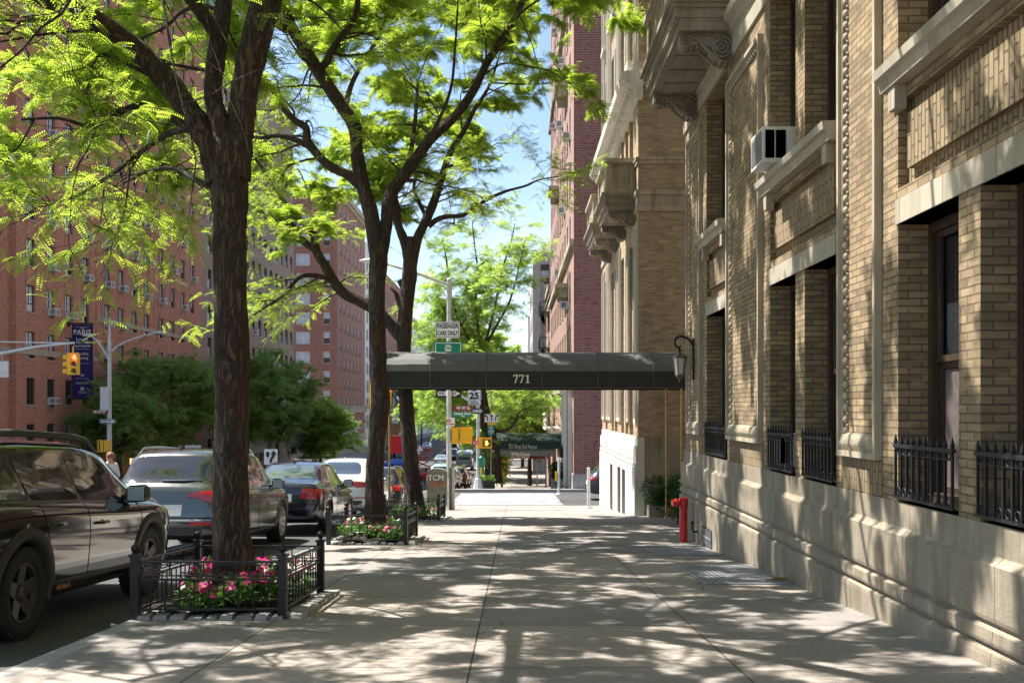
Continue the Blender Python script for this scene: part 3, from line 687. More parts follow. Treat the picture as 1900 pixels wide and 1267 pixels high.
mb.extr([(X2 + .1, 8.95), (X2 - .08, 8.95), (X2 - .10, 9.15), (X2 - .26, 9.3), (X2 - .42, 9.42), (X2 - .44, 9.62), (X2 + .1, 9.66)], Y2 - .2, Y2E + .3, 'Y')
mb.box(X2 + .101, 4.0, Y2 - .35, Y2 - .001, 9.3, 9.655); y = Y2
while y < Y2E: mb.box(X2 - .1, X2 - .24, y, y + .09, 9.16, 9.28); y += .2
mb.build("cornice", ST_WHITE, wb)
mb = MB()                                            # raised stone strips between the windows
for a, b in ((Y2 + .12, Y2 + .62), (27.2, 27.5), (29.35, 29.9), (29.95, 30.35), (32.3, 32.9), (33.1, 33.55), (34.5, 35.3)):
    for z0, z1 in ((.85, 5.9), (9.7, 18)):
        m3 = min(.06, (b - a) * .2)
        f2.box(mb, a, a + m3, z0, z1, 0, .06); f2.box(mb, b - m3, b, z0, z1, 0, .06)
        if z0 < 1: f2.box(mb, a + m3, b - m3, z0, z0 + .1, 0, .055)
mb.build("panel_molding", ST_WHITE, wb)
mb = MB()                                            # brick pilaster face lines on the side
mb.box(3.62, 3.68, Y2 - .012, Y2, .52, 6.0); mb.box(3.68, 4.6, Y2 - .008, Y2, 5.85, 6.1); mb.build("pilaster_strip", BR_TAN2, wb)
for a, b in cols:
    for z, h in ((.52, 5.0), (7.5, 1.9), (10.3, 2.0), (13.3, 2.0), (16.3, 2.0), (19.3, 2.0)): 
        big_window(wb, f2, a, b, z, z + h, .24)
    if b > 0:
        
        for zz in (10.14, 13.14): s_ = MB(); f2.box(s_, a - .05, b + .05, zz, zz + .15, 0, .16); s_.build("window_sill", ST_WHITE, wb)
mb = MB()                                            # second storey spandrels close the tall openings
for a, b in cols: mb = MB(); f2.box(mb, a, b, 2.65, 3.85, -.2, -.06); mb.build("spandrel_panel", BR_TANV, wb)
for k, (xa, z0, z1) in enumerate(((27.4, -1.7, -.45), (28.6, -1.75, -.45), (30.9, -1.9, -.5))):
    m_ = MB(); f9 = Fr('x', X2 - .1, -1); f9.box(m_, xa, xa + .75, z0, z1, -.02, .008); m_.build("basement_window", IRON_W, wb)
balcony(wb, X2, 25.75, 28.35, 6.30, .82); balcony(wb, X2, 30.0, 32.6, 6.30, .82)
for z in (1.2, 4.0, 7.6, 10.5): big_window(wb, f2y, 6.2, 7.2, z, z + 1.8, .2)
# courtyard back wall joining the two wings
mb = MB(); fc = Fr('x', 12.0, -1); wall(mb, fc, YE, Y2, -2.5, 30, [(20.4, 22.6, -1.5, 1.2)] + [(y, y + 1.1, z, z + 1.8) for y in (18.5, 20.9, 23.3) for z in (2.2, 5.2, 8.2, 11.2)], .25)
cb = mb.build("wall", BR_TAN2, wb, recalc=False)
m_ = MB(); fc.box(m_, 20.4, 22.6, -1.5, 1.2, -.25, -.2); m_.build("entrance_door", WOOD_F, wb)
for y in (18.5, 20.9, 23.3):
    for z in (2.2, 5.2, 8.2, 11.2): big_window(wb, fc, y, y + 1.1, z, z + 1.8, .2)
# ------------------------------------------------------------ buildings further off
def win_mesh(fr0, w_, h, style, dep=.14):
    """one window (frame + glass) as mesh in local wall coordinates, origin at its lower-left corner on the wall skin"""
    mb = MB(); f = fr0; k = .05
    def B(u0, u1, z0, z1, d0, d1, m=0): f.box(mb, u0, u1, z0, z1, d0, d1, m)
    B(0, w_, h - k, h, -dep - .06, -dep + .02); B(0, w_, 0, k, -dep - .06, -dep + .02); B(0, k, k, h - k, -dep - .06, -dep + .02); B(w_ - k, w_, k, h - k, -dep - .06, -dep + .02)
    if style == 'pair':        # two tall casements over a low hopper
        zt = h * .30; B(k, w_ - k, zt, zt + .05, -dep - .05, -dep + .01); B(w_ / 2 - .035, w_ / 2 + .035, zt + .05, h - k, -dep - .05, -dep + .01)
        B(k, w_ - k, k, zt, -dep - .03, -dep - .02, 2); B(k, w_ / 2 - .035, zt + .05, h - k, -dep - .03, -dep - .02, 1); B(w_ / 2 + .035, w_ - k, zt + .05, h - k, -dep - .03, -dep - .02, 1)
    elif style == 'sash':
        B(k, w_ - k, h / 2 - .025, h / 2 + .025, -dep - .05, -dep + .01); B(k, w_ - k, k, h / 2 - .025, -dep - .03, -dep - .02, 2); B(k, w_ - k, h / 2 + .025, h - k, -dep - .04, -dep - .03, 1)
    elif style == 'grid':
        B(w_ / 2 - .05, w_ / 2 + .05, k, h - k, -dep - .05, -dep + .01); B(k, w_ - k, k, h - k, -dep - .03, -dep - .02, 1)
        B(k, w_ - k, h / 2 - .03, h / 2 + .03, -dep - .05, -dep + .012)
    return mb
_wm = {}
def put_window(parent, fr, u, z, w_, h, style, mats, dep=.14, sill=None):
    key = (fr.pl, fr.s, round(w_, 2), round(h, 2), style, tuple(m.name for m in mats), dep)
    if key not in _wm:
        f0 = Fr(fr.pl, 0, fr.s); mb = win_mesh(f0, w_, h, style, dep)
        f0.box(mb, -.05, w_ + .05, -.09, -.0005, -.02, .05, 3)
        o = mb.build("window", list(mats), parent, world=False); _wm[key] = o.data
    else: o = bpy.data.objects.new("window", _wm[key]); COL.objects.link(o); o.parent = parent
    o.location = Vector(fr.p(u, z, 0)) - wloc(parent); return o
_ac = {}
def put_ac(fr, u, z, label, group, w_=.62, h=.42, d=.42):
    key = (fr.pl, fr.s, w_)
    if key not in _ac:
        f0 = Fr(fr.pl, 0, fr.s); a = MB(); f0.box(a, -w_ / 2, w_ / 2, 0, h, -.1, d); b = MB(); f0.box(b, -w_ / 2 + .06, w_ / 2 - .06, .06, h - .05, d, d + .01)
        if fr.pl == 'x':
            y = -w_ / 2
            x0, x1 = sorted((f0.s * .1, f0.s * (d - .04))); b.box(x0, x1, y - .01, y, .07, h - .07)
        c = MB(); f0.box(c, -w_ / 2 + .04, w_ / 2 - .04, -.12, -.001, 0, .05)
        e = empty("air_conditioner", (0, 0, 0), label, "air conditioner", group)
        e1 = a.build("casing", AC_W, e, world=False); e2 = b.build("grille", AC_G, e, world=False); c.build("support_bracket", FR_DARK, e, world=False); _ac[key] = e; r_ = e
    else:
        r_ = copy_tree(_ac[key])
    r_.location = fr.p(u, z, 0); tag(r_, label, "air conditioner", group); return r_

LX = -27.5
# ---- the big red brick building across the avenue
rb = empty("apartment_building", (-34, 70, gz(70)), "long red brick apartment building with stone bands and a blue banner, across the avenue", "building")
fl = Fr('x', LX, 1)
cols = [52.6, 54.4, 57.3, 59.8, 62.2, 64.6, 68.0, 70.4, 72.9, 75.3, 78.4, 81.0, 83.5, 86.0]
rows = [CZ - 2.4 + 2.63 * k for k in range(14)]; WW, WH = 1.02, 1.52
wins = [(c - WW / 2, c + WW / 2, z, z + WH) for c in cols[2:] for z in rows]
mb = MB(); TOP = 36.2
wall(mb, fl, 55.6, 88.6, -7, TOP, wins, .2)
mb.quad((LX, 55.6, -7), (LX - .35, 55.6, -7), (LX - .35, 55.6, TOP), (LX, 55.6, TOP))
fl2 = Fr('x', LX - .35, 1); wall(mb, fl2, 51.2, 55.6, -7, TOP, [(53.0, 54.0, z, z + WH) for z in rows], .2)
mb.quad((LX - .35, 51.2, -7), (LX - 22, 51.2, -7), (LX - 22, 51.2, TOP), (LX - .35, 51.2, TOP)); mb.quad((LX, 88.6, -7), (LX - 22, 88.6, -7), (LX - 22, 88.6, TOP), (LX, 88.6, TOP))
mb.quad((LX - 22, 51.2, -7), (LX - 22, 88.6, -7), (LX - 22, 88.6, TOP), (LX - 22, 51.2, TOP)); mb.quad((LX, 51.2, TOP), (LX - 22, 51.2, TOP), (LX - 22, 88.6, TOP), (LX, 88.6, TOP))
mb.build("wall", BR_RED, rb, recalc=False)
def band(parent, fr, u0, u1, z0, z1, d=.05, mat=None, name="stone_band"):
    m_ = MB(); n = max(1, int((u1 - u0) / 2.2)); e = (u1 - u0) / n
    for i in range(n): fr.box(m_, u0 + e * i + .01, u0 + e * (i + 1), z0, z1, -.02, d)
    return m_.build(name, mat or ST_LIGHT, parent)
band(rb, fl, 55.6, 66.3, 4.28, 4.62); band(rb, fl2, 51.2, 55.6, 4.28, 4.62); band(rb, fl, 66.3, 88.6, 6.95, 7.25); band(rb, fl, 55.6, 88.6, -4.3, -4.0)
m_ = MB(); fl.box(m_, 66.15, 66.4, 4.7, 36, 0, .05); fl.box(m_, 76.8, 77.0, 7.3, 36, 0, .04)
m_.build("brick_pier", BR_RED, rb)
m_ = MB()
for c in cols[2:]:
    for dx in (-.62, .62): fl.box(m_, c + dx - .02, c + dx + .02, 7.4, 36, .001, .012)
m_.build("brick_rib", BR_RED2, rb)
m_ = MB(); m_.box(LX + .1, LX - .3, 55.5, 88.7, TOP, TOP + .5); m_.build("parapet", ST_LIGHT, rb)
MW = (FR_DARK, GLASS_SKY, GLASS, ST_LIGHT); MWl = (FR_DARK, GLASS_SKY, BLIND, ST_LIGHT); MWd = (FR_DARK, GLASS, GLASS, ST_LIGHT)
cand = sorted([(c, z) for c in cols[2:] for z in rows], key=lambda q: (q[1] > 26, q[0]))
extra = MB(); n_ = 0
for c, z in cand:
    dark = z < 3
    if n_ < 100:
        put_window(rb, fl, c - WW / 2, z, WW, WH, 'pair', (MWd if dark and random.random() < .6 else (MWl if random.random() < .35 else MW)))
    else: extra.merge(win_mesh(Fr('x', 0, 1), WW, WH, 'pair'), Matrix.Translation(fl.p(c - WW / 2, z, 0)))
    n_ += 1
if extra.v: tag(extra.build("window", list(MW), rb), kind="stuff")
for z in rows[:9]: put_window(rb, fl2, 53.0, z, WW, WH, 'pair', MW)
AG = "air conditioners in the red brick facade"
for ci, ri in ((3, 1), (3, 3), (3, 4), (3, 5), (5, 5), (5, 4), (5, 6), (6, 3), (6, 4), (6, 5), (7, 3), (7, 4), (7, 5), (8, 5), (8, 6), (9, 4), (9, 5), (9, 6), (10, 4), (11, 5), (12, 4), (12, 6), (13, 5), (4, 3), (2, 8), (3, 7), (11, 7), (10, 7), (4, 7), (13, 6)):
    put_ac(fl, cols[ci], rows[ri] + .02, "white air conditioner in a window of the long red brick building across the avenue", AG)
# the navy banner on two brackets
bn = empty("banner", (LX + .1, 62.1, 3.2), "tall navy cloth banner with cream lettering, on iron arms from the red brick facade", "banner")
bx0, bx1 = LX + .22, LX + 1.52; bzt, bzb = P(0, 602, 62).z, P(0, 738, 62).z
m_ = MB(); n = 8
for i in range(n):
    for j in range(12):
        def q(i, j): return (bx0 + (bx1 - bx0) * i / n, 62.1 + .03 * math.sin(j * .9) * math.sin(math.pi * i / n), bzb + (bzt - bzb) * j / 12)
        m_.quad(q(i, j), q(i + 1, j), q(i + 1, j + 1), q(i, j + 1))
cl = m_.build("cloth", NAVY, bn, recalc=False)
for zz in (bzt + .06, bzb - .06):
    m_ = MB(); m_.tube([(LX - .05, 62.1, zz), (bx1 + .05, 62.1, zz)], .045, 8); m_.lathe([(.2, -.01), (.2, .05), (.06, .1)], (LX, 62.1, zz), 'X', 12); m_.build("support_arm", IRON, bn)
bc = (bx0 + bx1) / 2; H = bzt - bzb
def bt(s, f, size, **k): text(s, size, (bc, 62.05, bzt - f * H), FRONT, CREAM, cl, **k)
bt("THE", .055, .16, sx_=.85); bt("PARIS", .105, .40, sx_=1.0, bold=.008, sp=1.12); bt("Luxury", .20, .26); bt("No Fee", .245, .26); bt("Apartments", .29, .24, sx_=.9); bt("On-Site", .40, .25); bt("Leasing", .455, .25)
bt("36", .69, .24); bt("STELLAR", .925, .15, sx_=.85); 
m_ = MB()
for f in (.035, .135, .335, .53, .735): m_.box(bc - .42, bc + .42, 62.044, 62.052, bzt - f * H - .008, bzt - f * H + .008)
for f in (.79, .805): m_.box(bc - .38, bc + .38, 62.044, 62.052, bzt - f * H - .014, bzt - f * H + .006)
for i in range(5):
    a = 2 * math.pi * i / 5; m_.ball((bc + .085 * math.cos(a), 62.05, bzt - .875 * H + .085 * math.sin(a)), .048, 6, sq=(1, .1, 1))
m_.build("printed_ornament", CREAM, cl)
# small portico and lanterns on the corner entrance
pt = empty("entrance_canopy", (LX + 1, 69.5, gz(70)), "dark flat entrance canopy on white columns below the red brick building", "canopy")
m_ = MB(); m_.box(LX, LX + 2.6, 64.0, 74.5, gz(70) + 2.75, gz(70) + 3.25); m_.build("roof", FR_DARK, pt)
for y in (64.3, 67.5, 71, 74.2):
    m_ = MB(); m_.box(LX + 2.1, LX + 2.45, y - .17, y + .17, gz(y), gz(70) + 2.75); m_.build("column", ST_WHITE, pt)
WARM = m_emit("lantern glow", (1, .55, .25), 1.6)
for y in (65.6, 69.2):
    l = empty("wall_lantern", (LX + .3, y, gz(y) + 1.4), "tall lit lantern beside the entrance under the canopy, across the avenue", "lantern", "lanterns at the far entrance")
    m_ = MB(); m_.lathe([(.14, 0), (.17, 1.0)], (LX + 2.62, y, gz(y) + 1.0), 'Z', 8); m_.build("glass", WARM, l)
    m_ = MB(); m_.lathe([(.2, 1.0), (.1, 1.18), (.0, 1.22)], (LX + 2.62, y, gz(y) + 1.0), 'Z', 8); m_.lathe([(.0, -.1), (.17, 0)], (LX + 2.62, y, gz(y) + 1.0), 'Z', 8); m_.build("cap", IRON, l)

# ---- generic block
def block(name, label, side, y0, y1, top, cols, rows, ww, wh, mat, style='sash', mats=None, depth=18, X=None, bands=(), faceN=None, ac=None, corn=None, zb=-9):
    """side -1 right of us (facing -x), +1 across the avenue (facing +x); faceN: windows (x0,z) on the end facing us"""
    X = X if X is not None else (3.0 if side < 0 else LX)
    e = empty(name, (X - side * depth / 2, (y0 + y1) / 2, gz((y0 + y1) / 2)), label, "building")
    fr = Fr('x', X, side); mats = mats or (FR_DARK, GLASS, GLASS_SKY, ST_LIGHT)
    cc = [c for c in cols]; rr = [z for z in rows]
    wl_ = [(c, c + ww, z, z + wh) for c in cc for z in rr]
    mb = MB(); wall(mb, fr, y0, y1, zb, top, wl_, .2)
    xb = X - side * depth
    fy = Fr('y', y0, -1); x0, x1 = sorted((X, xb)); fw = faceN or []
    wall(mb, fy, x0, x1, zb, top, [(x, x + w2, z, z + h2) for x, z, w2, h2 in fw], .2)
    mb.quad((x0, y1, zb), (x1, y1, zb), (x1, y1, top), (x0, y1, top)); mb.quad((x0, y0, top), (x1, y0, top), (x1, y1, top), (x0, y1, top)); mb.quad((xb, y0, zb), (xb, y1, zb), (xb, y1, top), (xb, y0, top))
    mb.build("wall", mat, e, recalc=False)
    n = 0
    for c in cc:
        for z in rr:
            if n < 96: put_window(e, fr, c, z, ww, wh, style, mats)
            n += 1
    if n > 96:
        ex = MB(); k = 0
        for c in cc:
            for z in rr:
                k += 1
                if k > 96: ex.merge(win_mesh(Fr('x', 0, side), ww, wh, style), Matrix.Translation(fr.p(c, z, 0)))
        tag(ex.build("window", list(mats), e), kind="stuff")
    for x, z, w2, h2 in fw: put_window(e, fy, x, z, w2, h2, 'grid' if w2 > 1.5 else 'sash', mats)
    for z0, z1, d in bands:
        m_ = MB(); fr.box(m_, y0, y1, z0, z1, -.02, d); fy.box(m_, x0, x1, z0, z1, 0, d); m_.build("stone_band", ST_LIGHT, e)
    if corn:
        m_ = MB(); z = top - corn[0]
        fr.box(m_, y0 - .3, y1 + .2, z, top + .02, -.1, corn[1]); fr.box(m_, y0 - .3, y1 + .2, z - .4, z, -.02, corn[1] * .5); m_.build("cornice", ST_CARVE, e)
    if ac:
        for c, z in ac[2]: put_ac(fr, c + ww / 2, z + .03, ac[0], ac[1])
    return e, fr, fy

SW = (FR_WHITE, GLASS_SKY, GLASS, ST_LIGHT); SD = (FR_DARK, GLASS, GLASS_SKY, ST_LIGHT)
# left: grey-brown brick, then beyond 96th the red corner building, the white one, more
cz_ = [90.3 + 2.55 * k for k in range(14)]
block("apartment_building", "tall grey brown brick building beyond the red brick one, behind the leaves", 1, 88.6, 125.4, 36.5, cz_, [-3.2 + 3.05 * k for k in range(12)], 1.15, 1.7, BR_GREY, 'sash', SD, bands=((1.0, 1.35, .06), (31.5, 31.9, .12)), corn=(.5, .5),
      ac=("white air conditioner in a window of the grey brown brick building", "air conditioners in the grey brown facade", [(cz_[i], -3.2 + 3.05 * j) for i, j in ((1, 3), (2, 5), (4, 4), (5, 2), (6, 4), (7, 6), (9, 3), (10, 5), (3, 7))]))
fw = []
for k in range(11):
    z = CZ + (758 - (654 - 36.3 * k + 36.3 * 3 + 20)) / 12.0
    fw += [(-28.9 - .75, z, 1.05, 1.85), (-32.9 - 1.0, z, 2.2, 1.85), (-39, z, 1.1, 1.85)]
rc, rf, ry = block("apartment_building", "dark red brick corner building with stone cornice and columns, centre distance left", 1, 156, 185, 35.5, [158.5 + 3.9 * k for k in range(6)], [-2.0 + 3.03 * k for k in range(12)], 1.6, 1.9, BR_RED2, 'sash', SW, bands=((.55, 1.5, .35), (1.5, 1.7, .6), (-6.5, -3.2, .2)), faceN=fw, corn=(.9, .8))
for x in (-28.3, -31.2, -35, -38.5):
    m_ = MB(); m_.box(x - .45, x + .45, 155.6, 155.99, -3.2, .54); m_.lathe([(.40, 0), (.36, 2.6), (.36, 2.7), (.62, 3.45), (.62, 3.7)], (x, 155.6, -3.2), 'Z', 12); m_.build("column", ST_WHITE, rc)
m_ = MB(); ry.box(m_, -29.75 - .5, -28.6 + .45, fw[9][1] - .4, fw[9][1] + 2.5, 0, .08); 
block("apartment_building", "white fronted building right of the dark red corner building", 1, 185, 205, 32, [187 + 3.0 * k for k in range(6)], [-2 + 3.2 * k for k in range(10)], 1.7, 2.0, ST_FAR, 'grid', SD, bands=((-1.2, -.8, .2),))
block("apartment_building", "plum brick building beyond the white fronted building", 1, 205, 258, 30, [207 + 3.4 * k for k in range(14)], [-2 + 3.2 * k for k in range(9)], 1.4, 2.0, BR_RED2, 'sash', SW, bands=((3.5, 4.2, .3), (-6, -1.5, .15)))
block("apartment_building", "long pale building closing the left side of the avenue", 1, 262, 420, 26, [266 + 6 * k for k in range(22)], [-2 + 3.4 * k for k in range(7)], 2.2, 2.0, ST_FAR, 'sash', SD)
# right: red and plum building across W 97th
rows_r = [-2.0 + 2.95 * k for k in range(20)]
cr = [54.0 + 2.75 * k for k in range(11)]
rr_, frr, fyr = block("apartment_building", "very tall pinkish brick building with plum side wall, across the side street", -1, 50.95, 84.2, 58, cr, rows_r, 1.25, 1.75, BR_ORNG, 'sash', SW, X=3.0, depth=20, zb=-6,
      bands=(), ac=("white air conditioner in a window of the very tall pinkish brick building on the right", "air conditioners in the tall facade on the right",
      [(cr[i], rows_r[j]) for i, j in ((1, 3), (2, 5), (0, 6), (3, 7), (4, 4), (2, 8), (5, 9), (1, 10), (6, 6), (3, 11), (7, 8), (5, 12), (8, 5), (2, 13), (6, 10), (4, 14), (1, 15))]))
m_ = MB(); m_.quad((2.985, 50.93, -5), (22, 50.93, -5), (22, 50.93, 58), (2.985, 50.93, 58)); m_.build("side_wall", BR_PLUM, rr_, recalc=False)
m_ = MB(); m_.box(2.985, 4.9, 50.90, 50.929, -5, 58); m_.build("corner_quoin", m_brick("dark red corner brick", (.30, .07, .05), (.21, .05, .04), (.40, .33, .29), bw=.24, bh=.085, ms=.014, bump=.3, var=.15, grit=.3), rr_)
m_ = MB(); m_.box(2.93, 22, 50.86, 50.929, -5, gz(51) + .75); m_.box(2.93, 2.999, 50.929, 54, -5, gz(51) + .75); m_.build("plinth", CURB, rr_)
m_ = MB()
for z in (2.2, 9.5, 24.0, 39): frr.box(m_, 51.2, 84, z, z + .35, 0, .22)
m_.build("stone_band", ST_LIGHT, rr_)
for (y0, y1, z) in ((56.5, 60, 8.0), (63, 66, 1.85), (57, 60, 19.5), (68, 71, 16)):
    m_ = MB(); frr.box(m_, y0, y1, z, z + .25, 0, .7); frr.box(m_, y0 + .3, y0 + .6, z - .5, z, 0, .5); frr.box(m_, y1 - .6, y1 - .3, z - .5, z, 0, .5); m_.build("balcony", ST_CARVE, rr_)
m_ = MB(); m_.box(2.4, 3.0, 66, 72, gz(68) + 3.6, gz(68) + 3.95); m_.box(2.0, 3.0, 66.2, 71.8, gz(68) + 3.96, gz(68) + 4.1)
for k in range(10): m_.lathe([(.05, 0), (.1, .3), (.05, .8)], (2.12, 66.4 + k * .58, gz(68) + 4.1), 'Z', 8)
m_.box(1.98, 2.22, 66.2, 71.8, gz(68) + 4.9, gz(68) + 5.08); m_.build("stone_balustrade", ST_WHITE, rr_)
# pilasters at the entrance side
m_ = MB()
for y in (53, 55.3): frr.box(m_, y, y + .5, gz(y), 2.2, 0, .18); m_.lathe([(.12, 0), (.2, .2), (.14, .3), (.14, 5.2), (.22, 5.5)], (2.75, y + 1.1, gz(y)), 'Z', 12)
m_.build("pilaster", ST_WHITE, rr_)
# fire escape building and the pale tower
b3, f3, _ = block("apartment_building", "lower brick building with black fire escapes beyond the very tall pinkish one", -1, 84.3, 96, 11.6, [86 + 3.1 * k for k in range(5)], [-4 + 3.1 * k for k in range(5)], 1.3, 1.8, BR_ORNG, 'sash', SD, X=3.0, depth=16, corn=(.5, .25))
m_ = MB()
for k in range(5):
    z = -2.9 + 3.1 * k; f3.box(m_, 86.5, 91.5, z, z + .06, .0, .85); f3.box(m_, 86.5, 91.5, z + .9, z + .95, .8, .85); f3.box(m_, 86.5, 86.55, z + .9, z + .95, 0, .85)
    for u in np.arange(86.5, 91.6, .25): f3.box(m_, u, u + .025, z, z + .9, .81, .84)
    for d in np.arange(.1, .85, .22): f3.box(m_, 86.5, 86.53, z, z + .9, d, d + .025)
    m_.bar(f3.p(87, z, .5), f3.p(90.5, z + 3.1, .5), .3, .04)
m_.build("fire_escape", IRON, b3)
m_ = MB(); f3.box(m_, 92, 95.5, 2.6, 3.0, 0, .9); f3.box(m_, 92, 95.5, 3.0, 3.9, .75, .9); m_.build("balcony", ST_WHITE, b3)
fwt = [(3.0, CZ + (758 - y) / 16.0, 1.0, 1.35) for y in (512, 537, 562, 588, 613, 640, 665)]
tw, _, fyt = block("tower_block", "pale grey tower block with stepped penthouse rising behind the fire escapes", -1, 117, 140, CZ + (758 - 472) / 16.0, [120 + 3.5 * k for k in range(5)], [-2 + 3.2 * k for k in range(6)], 1.6, 1.7, ST_GREY, 'grid', SD, X=2.1, depth=14, faceN=fwt)
m_ = MB(); zt = CZ + (758 - 472) / 16.0; m_.box(3.1, 14, 119, 138, zt, zt + .8); m_.box(3.0, 14, 118.6, 138, zt + .8, zt + .95); m_.box(3.2, 9, 119.5, 130, zt + .95, zt + 1.5); m_.box(2.08, 16, 116.95, 140, zt, zt + .25); m_.build("penthouse", ST_FAR, tw)
block("apartment_building", "distant thin pale building at the end of the right side", -1, 150, 200, 15, [152 + 4 * k for k in range(10)], [-3 + 3.2 * k for k in range(5)], 1.6, 1.7, ST_FAR, 'sash', SD, X=2.0, depth=20)
# half-timbered house seen low between the two trunks
th = empty("tudor_house", (-24, 222, gz(222)), "small orange brick house with white half-timbered gable, far down between two trunks", "house")
s = 1870 / 215.
def T(px, py): v = P(px, py, 215); return v
m_ = MB(); a = T(705, 830); b = T(750, 770); m_.box(a.x, b.x, 215, 230, a.z, b.z + .6); m_.build("wall", m_brick("orange brick", (.50, .22, .11), (.42, .18, .09), (.4, .33, .28), bh=.09, bump=.2), th)
m_ = MB(); c = T(727, 728); m_.extr([(a.x, b.z + .6), (b.x, b.z + .6), (b.x, b.z + .62), (c.x, c.z), (a.x, b.z + .7)], 215.1, 230, 'Y'); m_.build("gable", FR_WHITE, th)
m_ = MB(); m_.bar((c.x, 215, c.z), (b.x + .6, 215, b.z + .4), .4, .25); m_.bar((c.x, 215, c.z), (a.x - .6, 215, b.z + .4), .4, .25)
for k in range(7): x = a.x + (b.x - a.x) * k / 6; m_.box(x - .09, x + .09, 214.9, 215.1, b.z + .3, b.z + .6 + max(0.2, (c.z - b.z - .8) * (1 - abs(k / 6 - .5) * 2)))
m_.box(a.x, b.x, 214.9, 215.1, b.z + .3, b.z + .6); m_.build("timber_beam", WOOD_F, th)
m_ = MB(); w0 = T(733, 770); m_.box(w0.x - .7, w0.x + .7, 214.9, 215, w0.z - 1.8, w0.z + .3); m_.build("window", FR_WHITE, th)
m_ = MB(); m_.box(w0.x - 1.2, w0.x - .75, 214.85, 214.95, w0.z - 1.9, w0.z + .4); m_.box(w0.x + .75, w0.x + 1.2, 214.85, 214.95, w0.z - 1.9, w0.z + .4); m_.build("shutter", GREEN_S, th)
# dark sidewalk shed along the grey building
sh = empty("sidewalk_shed", (-25, 97, gz(97)), "dark sidewalk shed on thin steel posts in front of the grey brown building", "scaffold")
m_ = MB(); m_.box(LX + .2, LX + 4.6, 84, 118, gz(97) + 3.1, gz(97) + 3.4); m_.box(LX + 4.5, LX + 4.7, 84, 118, gz(97) + 3.4, gz(97) + 4.4); m_.build("deck", FR_DARK, sh)
for k in range(11):
    m_ = MB(); y = 84.3 + k * 3.3
    for x in (LX + 4.3, LX + 1.0): m_.tube([(x, y, gz(y)), (x, y, gz(97) + 3.1)], .05, 6)
    m_.build("post", STEEL, sh)
m_ = MB()
for k in range(10): y = 84.3 + k * 3.3; m_.tube([(LX + 4.3, y, gz(97) + 1.6), (LX + 4.3, y + 3.3, gz(97) + 3.0)], .03, 5); m_.tube([(LX + 4.3, y, gz(97) + 2.0), (LX + 4.3, y + 3.3, gz(97) + 2.0)], .03, 5)
m_.build("brace", STEEL, sh)
# ------------------------------------------------------------ trees
def smooth(pts, rad, sub=4):
    """Catmull-Rom through points with radii"""
    P_ = [Vector(p) for p in pts]; n = len(P_); out = []; ro = []
    for i in range(n - 1):
        a = P_[max(i - 1, 0)]; b = P_[i]; c = P_[i + 1]; d = P_[min(i + 2, n - 1)]
        for k in range(sub):
            t = k / sub
            out.append(.5 * ((2 * b) + (c - a) * t + (2 * a - 5 * b + 4 * c - d) * t * t + (3 * b - a - 3 * c + d) * t ** 3)); ro.append(rad[i] * (1 - t) + rad[i + 1] * t)
    out.append(P_[-1]); ro.append(rad[-1]); return out, ro
def limb_mesh(mb, pts, rad, n=14, rough=.06, sub=5, seed=0):
    p, r_ = smooth(pts, rad, sub); rs = random.Random(seed)
    r_ = [q * (1 + rs.uniform(-rough, rough)) for q in r_]
    b0 = len(mb.v); mb.tube(p, r_, n, 0, cap=True)
    ph = rs.uniform(0, 6)
    nr = len(p)
    for i in range(nr):                           # buttressed, uneven outline
        for k in range(n):
            j = b0 + i * n + k; v = Vector(mb.v[j]); d = v - p[i]
            f = 1 + rough * 1.2 * math.sin(3 * 2 * math.pi * k / n + ph + i * .35) + rough * .9 * math.sin(5 * 2 * math.pi * k / n - i * .5 + ph * 2)
            mb.v[j] = tuple(p[i] + d * f)
    return p, r_
def frond_template(nl, L, lw, ll, droop=.25):
    """pinnate leaf: nl pairs of leaflets along a drooping stem; returns (nl*2*4,3)"""
    V = []
    for i in range(nl):
        t = (i + .6) / nl; x = L * t; z = -droop * L * t * t
        sc_ = 1 - .45 * abs(t - .45)
        for sg in (-1, 1):
            a = Vector((x, 0, z)); tip = Vector((x + ll * .35 * sc_, sg * ll * sc_, z - ll * .22)); mid = (a + tip) / 2
            V += [a, mid + Vector((lw * .5, 0, lw * .18)), tip, mid - Vector((lw * .5, 0, -lw * .18))]
    return np.array([list(v) for v in V], float)
def leaves_object(name, tmpl, pos, dirs, scale, mat, parent, tilt=.5):
    """pos (N,3) dirs (N,3) -> one mesh of all leaflets"""
    N = len(pos)
    if N == 0: return None
    d = dirs / np.maximum(np.linalg.norm(dirs, axis=1, keepdims=True), 1e-6)
    up = np.tile(np.array([0, 0, 1.]), (N, 1)) + RNG.normal(0, tilt, (N, 3))
    y = np.cross(up, d); y /= np.maximum(np.linalg.norm(y, axis=1, keepdims=True), 1e-6); z = np.cross(d, y)
    Rm = np.stack([d, y, z], axis=2)                      # N,3,3
    V = np.einsum('nij,kj->nki', Rm, tmpl) * scale[:, None, None] + pos[:, None, :]
    off = np.array(wloc(parent)) if parent is not None else np.zeros(3)
    V = (V.reshape(-1, 3) - off).astype(np.float32)
    nq = len(V) // 4; me = bpy.data.meshes.new(name)
    me.vertices.add(len(V)); me.vertices.foreach_set("co", V.ravel())
    me.loops.add(nq * 4); me.loops.foreach_set("vertex_index", np.arange(nq * 4, dtype=np.int32))
    me.polygons.add(nq); me.polygons.foreach_set("loop_start", np.arange(0, nq * 4, 4, dtype=np.int32)); me.polygons.foreach_set("loop_total", np.full(nq, 4, dtype=np.int32))
    me.update(calc_edges=True)
    return mk_obj(name, me, mat, parent)
